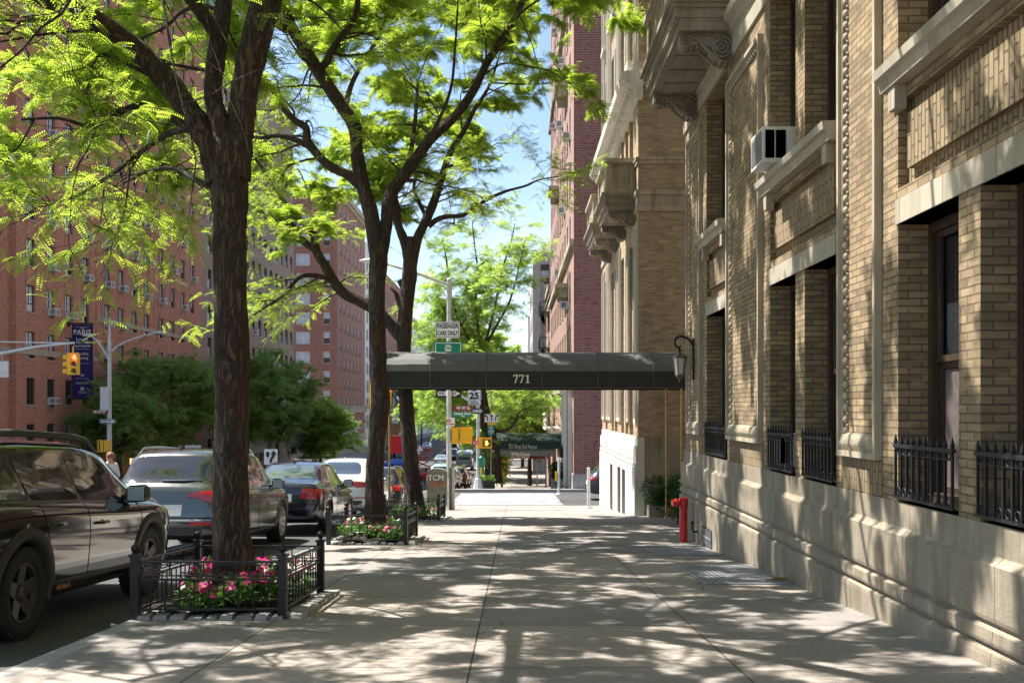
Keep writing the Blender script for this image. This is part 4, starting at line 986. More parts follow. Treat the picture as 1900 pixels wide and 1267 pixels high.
class Twigs:
    def __init__(s, seed): s.rs = np.random.default_rng(seed); s.mb = MB(); s.pos = []; s.dir = []
    def twig(s, p, d, L, r0, nf=14, lv=0, droop=.35):
        """a thin branch from p along d; fronds on its outer two thirds"""
        k = 6; pts = [p.copy()]; rs = s.rs; dd = d.normalized()
        for i in range(k):
            dd = (dd + Vector(rs.normal(0, .16, 3)) + Vector((0, 0, -droop * .16 if i > 2 else .05))).normalized(); pts.append(pts[-1] + dd * (L / k))
        s.mb.tube(pts, [r0 * (1 - .8 * i / k) for i in range(k + 1)], 5 if r0 > .008 else 4, 0, cap=False)
        for j in range(nf):
            t = rs.uniform(.18, 1.0) * k; i = min(int(t), k - 1); q = pts[i].lerp(pts[i + 1], t - i)
            tang = (pts[i + 1] - pts[i]).normalized(); side = tang.cross(Vector((0, 0, 1)))
            if side.length < .1: side = Vector((1, 0, 0))
            side.normalize(); sg = 1 if rs.random() < .5 else -1
            v = side * sg * rs.uniform(.5, 1.1) + tang * rs.uniform(.1, .9) + Vector((0, 0, rs.uniform(-.55, .35)))
            s.pos.append(tuple(q)); s.dir.append(tuple(v))
        return pts
    def branch(s, p, d, L, r0, ntw=7, nf=12, tl=(.5, 1.0), droop=.3):
        k = 8; pts = [p.copy()]; rs = s.rs; dd = d.normalized()
        for i in range(k):
            dd = (dd + Vector(rs.normal(0, .17, 3)) + Vector((0, 0, -droop * .10))).normalized(); pts.append(pts[-1] + dd * (L / k))
        p2, r2 = smooth(pts, [r0 * (1 - .75 * i / k) for i in range(k + 1)], 2)
        s.mb.tube(p2, r2, 6, 0, cap=False)
        for j in range(ntw):
            t = rs.uniform(.22, 1.0) * k; i = min(int(t), k - 1); q = pts[i].lerp(pts[i + 1], t - i); tang = (pts[i + 1] - pts[i]).normalized()
            side = tang.cross(Vector((0, 0, 1)))
            if side.length < .1: side = Vector((1, 0, 0))
            side.normalize(); sg = 1 if j % 2 else -1
            v = tang * rs.uniform(.4, 1.) + side * sg * rs.uniform(.4, 1.1) + Vector((0, 0, rs.uniform(-.25, .35)))
            s.twig(q, v, rs.uniform(*tl), max(.0035, r0 * .3), nf, droop=droop)
        s.twig(pts[-1], dd, tl[1], max(.0035, r0 * .25), nf, droop=droop)
        return pts
def px_limb(spec, d0=None):
    return [P(*q) for q in spec]
def tree(label, group, trunk, limbs, crown, seed, leafmat=None, tmpl=None, fs=(.8, 1.25), bark=None, name="honey_locust_tree", cat="tree", keep=None, dn=(62, .2, .45)):
    """trunk: (pts, radii) world; limbs: [(pts, radii, n_branches, lenrange)]; crown: extra wood [(center, radii, n)]"""
    base = trunk[0][0]
    e = empty(name, base, label, cat, group)
    tb = MB(); p, r_ = limb_mesh(tb, trunk[0], trunk[1], 20, .05, 6, seed)
    T = Twigs(seed); rs = T.rs; nodes = []
    lb = MB()
    for k, (pts, rad, nb_, lr, *o) in enumerate(limbs):
        p, r_ = limb_mesh(lb, pts, rad, 14 if rad[0] > .05 else 9, .06 if rad[0] > .05 else .03, 5, seed + k + 1)
        dr = o[0] if o else .3
        for i, q in enumerate(p[len(p) // 6:]): nodes.append((q, r_[min(len(r_) - 1, i + len(p) // 6)]))
        for j in range(nb_):
            i = int(rs.uniform(.25, 1.0) * (len(p) - 2)); tang = (p[i + 1] - p[i]).normalized(); a = Vector(rs.normal(0, 1, 3)); a = (a - tang * a.dot(tang)).normalized(); a.z *= .55
            T.branch(p[i], a + tang * .5 + Vector((0, 0, .1)), rs.uniform(*lr), min(.022, max(.008, r_[i] * .4)), 7, 12, droop=dr)
    for (c, rr, n) in crown:
        c = Vector(c)
        for j in range(n):
            v = Vector(rs.normal(0, 1, 3)).normalized() * rs.uniform(.15, 1) ** .45; tgt = c + Vector((v.x * rr[0], v.y * rr[1], v.z * rr[2]))
            q, rq = min(nodes, key=lambda m_: (m_[0] - tgt).length + max(0, m_[0].z - tgt.z) * .4)
            D = tgt - q; L = D.length
            if L > 1.6:                              # a bough out to the spot, leafy only over its outer reach
                mid = q.lerp(tgt, .5) + Vector(rs.normal(0, .12 * L, 3)) + Vector((0, 0, .08 * L)); r0 = min(rq * .6, .012 + .010 * L)
                pts, ra = smooth([q, mid, tgt], [r0, r0 * .7, r0 * .4], 5); T.mb.tube(pts, ra, 7, 0, cap=False)
                out = Vector((D.x, D.y, D.z * .35)); T.branch(tgt - D.normalized() * .5, out + Vector(rs.normal(0, .35, 3)) * L, rs.uniform(.8, 1.4), r0 * .4, 8, dn[0], (dn[1], dn[2]))
                T.branch(mid, out.cross(Vector((0, 0, 1))) * (1 if j % 2 else -1) + out * .4, rs.uniform(.6, 1.1), r0 * .35, 5, dn[0], (dn[1], dn[2]))
                if j % 3 == 0: nodes.append((mid, r0 * .7))
            else: T.branch(q, D + Vector(rs.normal(0, .3, 3)), max(.7, L * .8), min(.014, rq * .5), 7, dn[0], (dn[1], dn[2]))
    pos = np.array(T.pos); dr = np.array(T.dir)
    if keep is not None:
        mk_ = keep(pos); pos = pos[mk_]; dr = dr[mk_]
    tr_ = tb.build("trunk", bark or BARK, e, recalc=False); lb.build("limb", bark or BARK, e, recalc=False); T.mb.build("branches", bark or BARK, e, recalc=False)
    leaves_object("crown", tmpl if tmpl is not None else FR_A, pos, dr, RNG.uniform(fs[0], fs[1], len(pos)), leafmat or LEAF, e)
    print(name, "fronds", len(pos)); return e
FR_A = frond_template(9, .16, .012, .029); FR_B = frond_template(7, .19, .019, .040); FR_C = frond_template(4, .26, .045, .085)
TG = "honey locust street trees along the kerb"
def L_(d, *pts): return [P(x, y, d + (o[0] if o else 0)) for x, y, *o in pts]
# tree 1, in the nearest railed bed
t1 = (L_(8.67, (436, 1082), (433, 1040), (430, 900), (428, 700), (428, 500), (427, 400), (424, 318), (424, 250)), [.205, .172, .150, .145, .140, .142, .165, .12])
tree("big dark trunked honey locust in the nearest railed flower bed, forking low", TG, t1, [
    (L_(8.67, (412, 335), (385, 262), (345, 200), (300, 140), (240, 80, -.1), (170, 35, -.3), (80, 0, -.5), (-60, -60, -.8), (-220, -180, -1.2), (-420, -340, -1.6)), [.13, .105, .098, .095, .09, .08, .07, .06, .045, .03], 10, (.9, 1.9)),
    (L_(8.67, (424, 290), (408, 225), (394, 170), (400, 110, .1), (412, 40, .2), (418, -60, .3), (400, -260, .6), (330, -520, 1.0), (300, -800, 1.2)), [.13, .085, .078, .078, .075, .065, .055, .045, .03], 8, (.9, 1.9)),
    (L_(8.67, (434, 330), (446, 240), (455, 160), (470, 90), (492, 20), (520, -60), (590, -260), (680, -520), (720, -800)), [.145, .115, .112, .118, .125, .10, .08, .06, .04], 8, (1., 2.)),
    (L_(8.67, (338, 232), (300, 210, -.1), (262, 196, -.2), (232, 204, -.3), (200, 222, -.4), (165, 235, -.5), (110, 220, -.7), (40, 222, -.9)), [.035, .03, .027, .024, .02, .017, .013, .01], 6, (.5, 1.0), .6),
    (L_(8.67, (350, 238), (310, 250, .2), (270, 275, .4), (232, 305, .5), (190, 335, .7), (140, 365, .9), (90, 380, 1.2)), [.034, .03, .026, .022, .018, .014, .01], 6, (.5, 1.0), .6),
    (L_(8.67, (396, 350), (360, 332, .4), (320, 312, .8), (270, 320, 1.2), (220, 345, 1.6)), [.03, .024, .02, .015, .01], 5, (.5, 1.0), .6),
    (L_(8.67, (520, -60), (640, -330, -1.2), (800, -600, -2.4), (950, -800, -3.4), (1100, -1000, -4.4)), [.10, .08, .065, .05, .03], 6, (1., 2.)),
    (L_(8.67, (400, 60), (300, -80, -1.2), (200, -200, -2.4), (80, -300, -3.6), (0, -420, -4.6)), [.06, .05, .045, .035, .02], 7, (1., 2.)),
], [((-4.6, 9.6, 4.9), (2.6, 2.6, 1.3), 20), ((-2.6, 9.0, 7.2), (3.6, 4.0, 1.0), 42), ((.7, 7.8, 6.9), (2.2, 3.8, .8), 20), ((-1.4, 6.0, 7.0), (3.4, 3.0, .8), 28), ((-6.6, 11.5, 5.8), (2.4, 2.6, 1.6), 12), ((-4.4, 13.6, 7.6), (2.6, 2.8, .8), 26)], 21,
   keep=lambda p: ~((p[:, 2] < CZ + .41 * p[:, 1]) & (p[:, 0] > -.2 * p[:, 1]) & (p[:, 1] > 1)) & ~((p[:, 2] < CZ + .42 * p[:, 1]) & (p[:, 1] < 7.0) & (p[:, 1] > .5)))
# tree 2
t2 = (L_(16.6, (699, 992), (697, 940), (694, 880), (700, 810), (706, 750), (702, 690), (700, 620), (700, 540), (702, 480), (700, 420)), [.20, .165, .145, .14, .155, .14, .135, .135, .15, .10])
tree("honey locust with slim bent trunk in the second railed bed, beside the awning end", TG, t2, [
    (L_(16.6, (701, 485), (690, 400), (672, 340), (662, 290), (660, 240), (640, 205), (612, 165), (585, 125), (555, 75), (532, 25), (522, -60), (500, -200), (440, -380)), [.13, .125, .12, .11, .105, .11, .105, .10, .095, .09, .08, .06, .04], 7, (.9, 2.0)),
    (L_(16.6, (704, 480), (716, 420), (722, 370, .1), (742, 335, .2), (775, 290, .3), (800, 258, .4), (845, 215, .5), (880, 165, .6), (905, 115, .7), (940, 65, .8), (965, 15, .9), (990, -60, 1.0), (1060, -220, 1.0)), [.12, .10, .095, .10, .095, .09, .08, .07, .065, .06, .055, .05, .03], 9, (.9, 1.9)),
    (L_(16.6, (668, 345), (645, 325), (612, 308), (588, 286), (570, 262), (568, 238), (545, 222), (522, 195), (505, 165), (478, 130)), [.085, .08, .075, .07, .07, .06, .055, .05, .04, .03], 6, (.8, 1.5), .6),
    (L_(16.6, (572, 272), (545, 258), (515, 252), (485, 256), (450, 250)), [.05, .045, .04, .03, .02], 4, (.7, 1.4), .6),
    (L_(16.6, (588, 128), (606, 116), (614, 98), (632, 70), (655, 40), (664, 0), (660, -60), (690, -200)), [.07, .065, .06, .055, .05, .045, .04, .02], 5, (.8, 1.5)),
    (L_(16.6, (762, 300), (800, 250, -.5), (835, 170, -1), (845, 80, -1.3), (850, 0, -1.6)), [.04, .03, .024, .018, .012], 5, (.7, 1.4)),
    (L_(16.6, (545, 60), (480, 20, -1), (400, -100, -2), (300, -220, -3)), [.06, .05, .04, .02], 6, (.8, 1.8)),
    (L_(16.6, (640, 205), (655, 150, 1), (690, 90, 2), (720, 20, 3), (730, -100, 3.5)), [.05, .045, .04, .03, .02], 6, (.8, 1.8)),
], [((-3.4, 17.4, 8.6), (3.2, 3.4, 1.6), 26), ((-2.4, 16.6, 9.8), (4.4, 5.4, 1.2), 56), ((.6, 14.6, 8.6), (2.4, 4.4, .9), 16)], 33, tmpl=FR_B)
# tree 3
t3 = (L_(23.5, (776, 972), (772, 930), (764, 870), (757, 800), (752, 720), (750, 640), (754, 560), (760, 500), (762, 440)), [.23, .20, .18, .17, .165, .165, .165, .17, .12])
tree("honey locust in the third railed bed, right of the slim bent trunk", TG, t3, [
    (L_(23.5, (762, 505), (752, 452), (738, 415), (734, 385), (732, 360), (745, 330), (760, 290, -.5), (770, 230, -.8), (775, 150, -1)), [.13, .11, .10, .10, .09, .08, .06, .05, .03], 7, (.9, 1.9)),
    (L_(23.5, (762, 505), (772, 452), (790, 410), (803, 380), (815, 345), (828, 305), (840, 275, .2), (862, 240, .3), (880, 205, .4), (905, 165, .5), (925, 110, .6)), [.13, .12, .105, .10, .09, .08, .07, .06, .05, .04, .02], 9, (.9, 1.9)),
    (L_(23.5, (795, 420), (812, 407), (832, 402), (858, 400), (880, 385), (905, 370), (940, 355), (975, 345), (1000, 334), (1035, 328)), [.07, .06, .055, .05, .045, .04, .032, .026, .02, .012], 9, (.5, 1.2)),
    (L_(23.5, (750, 635), (728, 605), (700, 578), (672, 562), (640, 545), (618, 520), (602, 492), (588, 468), (583, 440), (572, 420), (545, 398), (525, 372), (505, 345), (488, 315), (470, 290)), [.15, .14, .135, .13, .12, .115, .11, .10, .085, .08, .07, .065, .055, .045, .03], 8, (.7, 1.5), .7),
    (L_(23.5, (582, 462), (560, 445), (548, 425), (525, 408), (495, 398), (470, 385), (440, 370)), [.085, .08, .07, .06, .05, .045, .03], 5, (.7, 1.4), .7),
    (L_(23.5, (640, 546, -.3), (615, 522, -.5), (590, 512, -.7), (562, 512, -.9), (545, 525, -1.1), (525, 550, -1.3), (500, 565, -1.5), (470, 585, -1.8)), [.05, .055, .055, .05, .045, .04, .03, .02], 6, (.7, 1.3), .8),
    (L_(23.5, (742, 520), (752, 545), (745, 570), (735, 545), (725, 535)), [.07, .08, .07, .05, .02], 0, (.6, 1.0)),
    (L_(23.5, (790, 400), (775, 370, .5), (768, 345, .8), (780, 300, 1.2), (792, 240, 1.5)), [.05, .045, .04, .03, .02], 4, (.6, 1.3)),
], [((-4.6, 24.2, 6.6), (2.4, 2.6, 1.3), 22), ((-1.8, 24.4, 9.6), (3.6, 3.2, 2.3), 50), ((-.4, 24, 12.5), (3.5, 4, 2), 40), ((-4.0, 22.5, 11.8), (3.4, 4, 2), 24)], 45, tmpl=FR_B)
# the tree behind the photographer's shoulder, casting the dapples on the near wall and flags
tree("honey locust overhanging the pavement, its trunk just outside the picture", TG, ([Vector((-2.5, -.6, gz(-.6) - .1)), Vector((-2.5, -.6, 2)), Vector((-2.45, -.4, 3.6)), Vector((-2.3, 0, 5))], [.22, .17, .16, .13]), [
    ([Vector((-2.3, -.1, 4.6)), Vector((-1.2, 1.6, 6.0)), Vector((.2, 3.6, 7.0)), Vector((1.0, 5.0, 7.6))], [.12, .09, .06, .03], 8, (1, 2)),
    ([Vector((-2.3, -.1, 4.6)), Vector((-3.4, 1.5, 6.2)), Vector((-4.4, 3.5, 7.2))], [.11, .08, .04], 6, (1, 2)),
    ([Vector((-2.3, -.1, 4.6)), Vector((-1.8, -1.4, 6.4)), Vector((-.6, -2.6, 7.8))], [.11, .08, .04], 6, (1, 2)),
], [((-1.4, 3.4, 6.8), (3.6, 3.2, .8), 44), ((.9, 1.8, 6.6), (2.2, 3.2, .8), 12)], 57, tmpl=FR_B)
# tree beyond the crossing, in front of the second block
def bgtree(label, x, y, h, wd, seed, group, nl=5, mat=LEAF_L, bark=BARK, tm=None, fs=(1.3, 2.2), n=70, r0=.2, low=.3, name="street_tree", lean=0, sub=None):
    b = Vector((x, y, gz(y) - .05)); rs = random.Random(seed); f = h * .34
    top = b + Vector((lean, 0, f)); limbs = []
    for k in range(nl):
        a = 2 * math.pi * (k + rs.uniform(-.2, .2)) / nl; sp = wd * .36
        p3 = top + Vector((math.cos(a) * sp, math.sin(a) * sp, h * rs.uniform(.32, .56)))
        limbs.append(([top - Vector((0, 0, f * .06)), top.lerp(p3, .35) + Vector((math.cos(a) * sp * .12, 0, 0)), top.lerp(p3, .7), p3], [r0 * .6, r0 * .42, r0 * .28, r0 * .12], 5, (wd * .14, wd * .26)))
    zc = b.z + h * (low + 1) / 2
    return tree(label, group, ([b, b.lerp(top, .5) + Vector((lean * .1, 0, 0)), top], [r0 * 1.15, r0 * .9, r0 * .8]), limbs,
                [(Vector((x + lean, y, zc)), (wd / 2, wd / 2, h * (1 - low) / 2), n)], seed, mat, tm if tm is not None else FR_C, fs, bark, name, dn=(13, .5, 1.2))
BG = "street trees beyond the crossing"
t4 = (L_(57, (908, 896), (907, 850), (900, 800), (893, 740), (890, 690), (891, 655)), [.30, .22, .20, .18, .16, .14])
tree("vase shaped young locust with two dark trunks beyond the crossing, by the far awnings", BG, t4, [
    (L_(57, (925, 896), (922, 850), (912, 800), (902, 760), (896, 720)), [.26, .22, .2, .2, .16], 0, (1, 2)),
    (L_(57, (891, 665), (870, 630), (850, 590), (835, 540), (828, 480), (820, 440)), [.11, .09, .07, .06, .04, .02], 9, (1.2, 2.6)),
    (L_(57, (891, 665), (888, 620), (882, 560), (886, 500), (880, 450), (876, 410)), [.10, .08, .07, .05, .04, .02], 9, (1.2, 2.6)),
    (L_(57, (891, 665), (905, 620), (920, 560), (932, 500), (948, 450), (955, 415)), [.10, .08, .07, .05, .04, .02], 9, (1.2, 2.6)),
    (L_(57, (892, 660), (918, 610), (945, 560), (962, 500), (975, 440)), [.10, .08, .06, .04, .02], 9, (1.2, 2.4)),
    (L_(57, (893, 735), (915, 790), (925, 800), (945, 795), (958, 780), (962, 765)), [.10, .10, .09, .08, .06, .04], 4, (1, 2)),
    (L_(57, (893, 740), (860, 720), (830, 725), (805, 735)), [.09, .08, .06, .04], 7, (1, 2)),
], [(P(880, 540, 57), (3.2, 3.0, 3.4), 80), (P(835, 600, 57), (2.4, 3.0, 3.2), 50), (P(815, 750, 57), (2.2, 2.4, 1.6), 40), (P(965, 745, 60), (1.8, 2.5, 1.2), 22)], 61, LEAF_L, FR_C, (.8, 1.3), dn=(11, .5, 1.2))
bgtree("round pale green street tree behind the lane arrow sign", -1.8, 78, 10.5, 8, 71, BG, low=.28)
bgtree("leafy street tree farther down the right kerb", -1.5, 100, 10, 9, 72, BG, n=80)
bgtree("farthest pale street tree on the right side", -1.2, 116, 9.5, 9, 73, BG, n=80)
bgtree("purple leaved plum tree beside the stone balustrade", 1.3, 88, 8.6, 3.4, 74, None, mat=LEAF_P, n=50, name="purple_plum_tree")
bgtree("bright green tree crown rising left of the pale tower block", 1.0, 128, 14, 10, 75, BG, n=90)
bgtree("green tree behind the passenger cars sign", -6.2, 165, 22, 14, 76, BG, n=110, fs=(2.2, 3.2), r0=.3)
BL = "dark street trees across the avenue"
bgtree("broad dark green street tree before the red brick building, left of the big trunk", -23.4, 68.5, 9.6, 8.5, 81, BL, mat=LEAF_D, n=92, fs=(1.0, 1.7), low=.3)
bgtree("dark green street tree with white patches of sky, next to the far street lamp", -24.3, 62, 6.6, 4.6, 82, BL, mat=LEAF_D, n=44, fs=(1.0, 1.6), low=.25)
bgtree("dark green street tree hidden half behind the big trunk", -22.6, 83, 11.5, 8.5, 83, BL, mat=LEAF_D, n=84, fs=(1.1, 1.9))
bgtree("dark green street tree just right of the big trunk across the avenue", -22.4, 95, 12.6, 8.6, 84, BL, mat=LEAF_D, n=92, fs=(1.2, 2.0))
bgtree("bright green low tree before the dark red corner building", -21.6, 112, 8.5, 6.5, 85, BL, mat=LEAF_L, n=90, fs=(1.4, 2.2), low=.15)
bgtree("low green tree at the foot of the white fronted building", -22.4, 125, 8.0, 6, 86, BL, mat=LEAF_D, n=58, fs=(1.5, 2.3), low=.15)
bgtree("small tree by the half-timbered house", -18, 195, 13, 9, 87, BL, mat=LEAF_D, n=70, fs=(2.2, 3.2))
# ------------------------------------------------------------ vehicles
def pchip(tab):
    xs = [a for a, _ in tab]; ys = [b for _, b in tab]; n = len(xs); h = [xs[i + 1] - xs[i] for i in range(n - 1)]; d = [(ys[i + 1] - ys[i]) / h[i] for i in range(n - 1)]
    m_ = [d[0]] + [0 if d[i - 1] * d[i] <= 0 else 2 / (1 / d[i - 1] + 1 / d[i]) for i in range(1, n - 1)] + [d[-1]]
    def f(x):
        if x <= xs[0]: return ys[0]
        if x >= xs[-1]: return ys[-1]
        i = max(j for j in range(n - 1) if xs[j] <= x); t = (x - xs[i]) / h[i]
        return (2 * t ** 3 - 3 * t * t + 1) * ys[i] + (t ** 3 - 2 * t * t + t) * h[i] * m_[i] + (-2 * t ** 3 + 3 * t * t) * ys[i + 1] + (t ** 3 - t * t) * h[i] * m_[i + 1]
    return f
class Car:
    def __init__(s, L, zt, zs, W, zb, gt, crease=.0):
        s.L = L; s.zt, s.zs, s.W, s.zb, s.gt = pchip(zt), pchip(zs), pchip(W), pchip(zb), pchip(gt); s.ys = sorted(set([a for a, _ in zt] + [a for a, _ in W] + [i * L / 34 for i in range(35)])); s.cache = {}
        z_ = [s.ys[0]]
        for y in s.ys[1:]:
            if y - z_[-1] > .012: z_.append(y)
        s.ys = z_; s.cr = crease
    def ring(s, y):
        k = round(y, 4)
        if k in s.cache: return s.cache[k]
        W, zb, zs, zt = s.W(y), s.zb(y), s.zs(y), s.zt(y); zs = min(zs, zt - .03); g = min(s.gt(y), W * .86); h = zs - zb; e = zt - zs; q = min(.09, e * .3)
        p = [(0, zb), (W * .80, zb), (W * .93, zb + .03), (W * .97, zb + min(.12, h * .25)), (W * .985, zb + h * .38), (W, zb + h * .62), (W * .995, zs - h * .16), (W * .975, zs - h * .05), (W * .93, zs + .005),
             (W * .93 * .7 + g * .3, zs + e * .22), (W * .93 * .38 + g * .62, zs + e * .52), (g + .025, zt - q), (g - .03, zt - q * .45), (g * .78, zt - q * .15), (g * .4, zt), (0, zt + .004)]
        s.cache[k] = p; return p
    def hw(s, y, z):                 # half width of the shell at (y, z)
        p = s.ring(y); best = 0
        for (x0, z0), (x1, z1) in zip(p[:-1], p[1:]):
            if (z0 - z) * (z1 - z) <= 0 and abs(z1 - z0) > 1e-6: best = max(best, x0 + (x1 - x0) * (z - z0) / (z1 - z0))
        return best
    def ry(s, x, z, front=False):    # where the tail (or nose) surface is at (x, z)
        a, b = 0., s.L / 2
        f = (lambda t: s.L - t) if front else (lambda t: t)
        n = 60; last = b
        for i in range(n + 1):
            t = b * (i / n) ** 2.2
            if s.hw(f(t), z) >= abs(x) and s.zb(f(t)) <= z <= s.zt(f(t)):
                lo = b * ((i - 1) / n) ** 2.2 if i else 0.; hi = t
                for _ in range(12):
                    m_ = (lo + hi) / 2
                    if s.hw(f(m_), z) >= abs(x) and s.zb(f(m_)) <= z <= s.zt(f(m_)): hi = m_
                    else: lo = m_
                return f(hi)
        return f(last)
    def shell(s, mb):
        rings = [s.ring(y) for y in s.ys]; n = len(rings[0]); full = []
        for y, r_ in zip(s.ys, rings): full.append([(x, y, z) for x, z in r_] + [(-x, y, z) for x, z in r_[-2:0:-1]])
        m_ = len(full[0]); vs = [v for q in full for v in q]; fs = []
        for i in range(len(full) - 1):
            for k in range(m_): fs.append((i * m_ + k, i * m_ + (k + 1) % m_, (i + 1) * m_ + (k + 1) % m_, (i + 1) * m_ + k))
        fs.append(tuple(range(m_))); fs.append(tuple(range((len(full) - 1) * m_, len(full) * m_)))
        mb.add(vs, fs, 0, True)
    def sp(s, poly, side=1, eps=.004, mb=None, m=0, rings=4):     # patch on the flank, poly in (y,z)
        cy = sum(p[0] for p in poly) / len(poly); cz = sum(p[1] for p in poly) / len(poly); vs = []; n = len(poly); fs = []
        for r_ in range(rings):
            t = 1 - r_ / rings
            for y, z in poly: yy, zz = cy + (y - cy) * t, cz + (z - cz) * t; vs.append((side * (s.hw(yy, zz) + eps), yy, zz))
        vs.append((side * (s.hw(cy, cz) + eps), cy, cz))
        for r_ in range(rings - 1):
            for k in range(n): fs.append((r_ * n + k, r_ * n + (k + 1) % n, (r_ + 1) * n + (k + 1) % n, (r_ + 1) * n + k))
        for k in range(n): fs.append(((rings - 1) * n + k, (rings - 1) * n + (k + 1) % n, rings * n))
        mb = mb or MB(); mb.add(vs, fs, m, True); return mb
    def rp(s, poly, eps=.004, mb=None, m=0, rings=4, front=False):  # patch on tail / nose, poly in (x,z)
        cx = sum(p[0] for p in poly) / len(poly); cz = sum(p[1] for p in poly) / len(poly); vs = []; n = len(poly); fs = []; e = eps if front else -eps
        for r_ in range(rings):
            t = 1 - r_ / rings
            for x, z in poly: xx, zz = cx + (x - cx) * t, cz + (z - cz) * t; vs.append((xx, s.ry(xx, zz, front) + e, zz + eps * .5))
        vs.append((cx, s.ry(cx, cz, front) + e, cz + eps * .5))
        for r_ in range(rings - 1):
            for k in range(n): fs.append((r_ * n + k, r_ * n + (k + 1) % n, (r_ + 1) * n + (k + 1) % n, (r_ + 1) * n + k))
        for k in range(n): fs.append(((rings - 1) * n + k, (rings - 1) * n + (k + 1) % n, rings * n))
        mb = mb or MB(); mb.add(vs, fs, m, True); return mb
    def sline(s, pts, side=1, r=.0035, mb=None, m=0, eps=.001, sub=5):
        mb = mb or MB(); q = []
        for (a, b) in zip(pts[:-1], pts[1:]):
            for k in range(sub): t = k / sub; q.append((a[0] + (b[0] - a[0]) * t, a[1] + (b[1] - a[1]) * t))
        q.append(pts[-1]); mb.tube([(side * (s.hw(y, z) + eps), y, z) for y, z in q], r, 5, m); return mb
def rounded(poly, r=.05, n=4):
    out = []; k = len(poly)
    for i in range(k):
        a, b, c = Vector(poly[i - 1]), Vector(poly[i]), Vector(poly[(i + 1) % k]); u = (a - b); v = (c - b); rr = min(r, u.length * .45, v.length * .45); p0 = b + u.normalized() * rr; p1 = b + v.normalized() * rr
        for j in range(n + 1): t = j / n; out.append(tuple((1 - t) ** 2 * p0 + 2 * t * (1 - t) * b + t * t * p1))
    # extra points on long edges
    res = []
    for i in range(len(out)):
        a, b = Vector(out[i]), Vector(out[(i + 1) % len(out)]); res.append(tuple(a)); m_ = int((b - a).length / .15)
        for j in range(1, m_ + 1): res.append(tuple(a.lerp(b, j / (m_ + 1))))
    return res
def wheel_mesh(Rr, rim, w, spokes, rim_mat, style=0):
    """wheel about the x axis, outer face at +x"""
    t = MB(); h = w / 2; prof = [(rim, -h * .8), (rim + .02, -h * .92), (Rr - .05, -h), (Rr - .015, -h * .9), (Rr, -h * .7), (Rr, h * .7), (Rr - .015, h * .9), (Rr - .05, h), (rim + .02, h * .92), (rim, h * .8)]
    t.lathe(prof, (0, 0, 0), 'X', 40)
    for i in range(-2, 3): t.lathe([(Rr + .001, i * h * .28 - .004), (Rr - .008, i * h * .28), (Rr + .001, i * h * .28 + .004)], (0, 0, 0), 'X', 40)
    for i in range(60):
        a = 2 * math.pi * i / 60; c, s_ = math.cos(a), math.sin(a); u = Matrix.Rotation(a, 3, 'X'); t.cbox(u @ Vector((h * .86, 0, Rr - .012)), (.02, .016, .03), u); t.cbox(u @ Vector((-h * .86, 0, Rr - .012)), (.02, .016, .03), u)
    r_ = MB(); r_.lathe([(rim + .004, h * .80), (rim - .006, h * .86), (rim - .02, h * .80), (rim - .03, h * .3), (rim - .035, -h * .8)], (0, 0, 0), 'X', 40)
    for i in range(spokes):
        a = 2 * math.pi * i / spokes; u = Matrix.Rotation(a, 3, 'X')
        for dw in ((-.5, .5) if style == 1 else (0,)):
            wd = (.026 if style == 1 else .062); o = dw * .075; o2 = dw * .14
            p = [Vector((h * .52, o * .6 - wd, .05)), Vector((h * .52, o * .6 + wd, .05)), Vector((h * .80, o2 + wd * .8, rim - .012)), Vector((h * .80, o2 - wd * .8, rim - .012))]
            q = [v - Vector((.045, 0, 0)) for v in p]; r_.hexa([u @ v for v in q] + [u @ v for v in p])
    r_.lathe([(.0, h * .62), (.03, h * .62), (.045, h * .58), (.075, h * .54), (.08, h * .40)], (0, 0, 0), 'X', 20)
    for i in range(5): a = 2 * math.pi * i / 5 + .3; r_.ball((h * .57, .056 * math.sin(a), .056 * math.cos(a)), .010, 6)
    d = MB(); d.lathe([(.0, -.02), (rim * .72, -.02), (rim * .72, -.035)], (0, 0, 0), 'X', 24)
    return t, r_, d
DARKW = m_plain("wheel well liner", (.01, .01, .01), .9)
def boolean_cut(o, cutters):
    cb = MB()
    for (y, z, R_, x0, x1) in cutters: 
        c = MB(); c.lathe([(.0001, x0), (R_, x0), (R_, x1), (.0001, x1)], (0, y, z), 'X', 40, smooth=False); cb.merge(c)
    co = cb.build("cutter", [DARKW], None); co.location = co.location  # world placed
    md = o.modifiers.new("b", 'BOOLEAN'); md.operation = 'DIFFERENCE'; md.solver = 'EXACT'; md.object = co; md.material_mode = 'TRANSFER'
    bpy.context.view_layer.update(); dg = bpy.context.evaluated_depsgraph_get(); me = bpy.data.meshes.new_from_object(o.evaluated_get(dg))
    o.modifiers.clear(); old = o.data; o.data = me; me.name = o.name; bpy.data.meshes.remove(old); bpy.data.objects.remove(co)
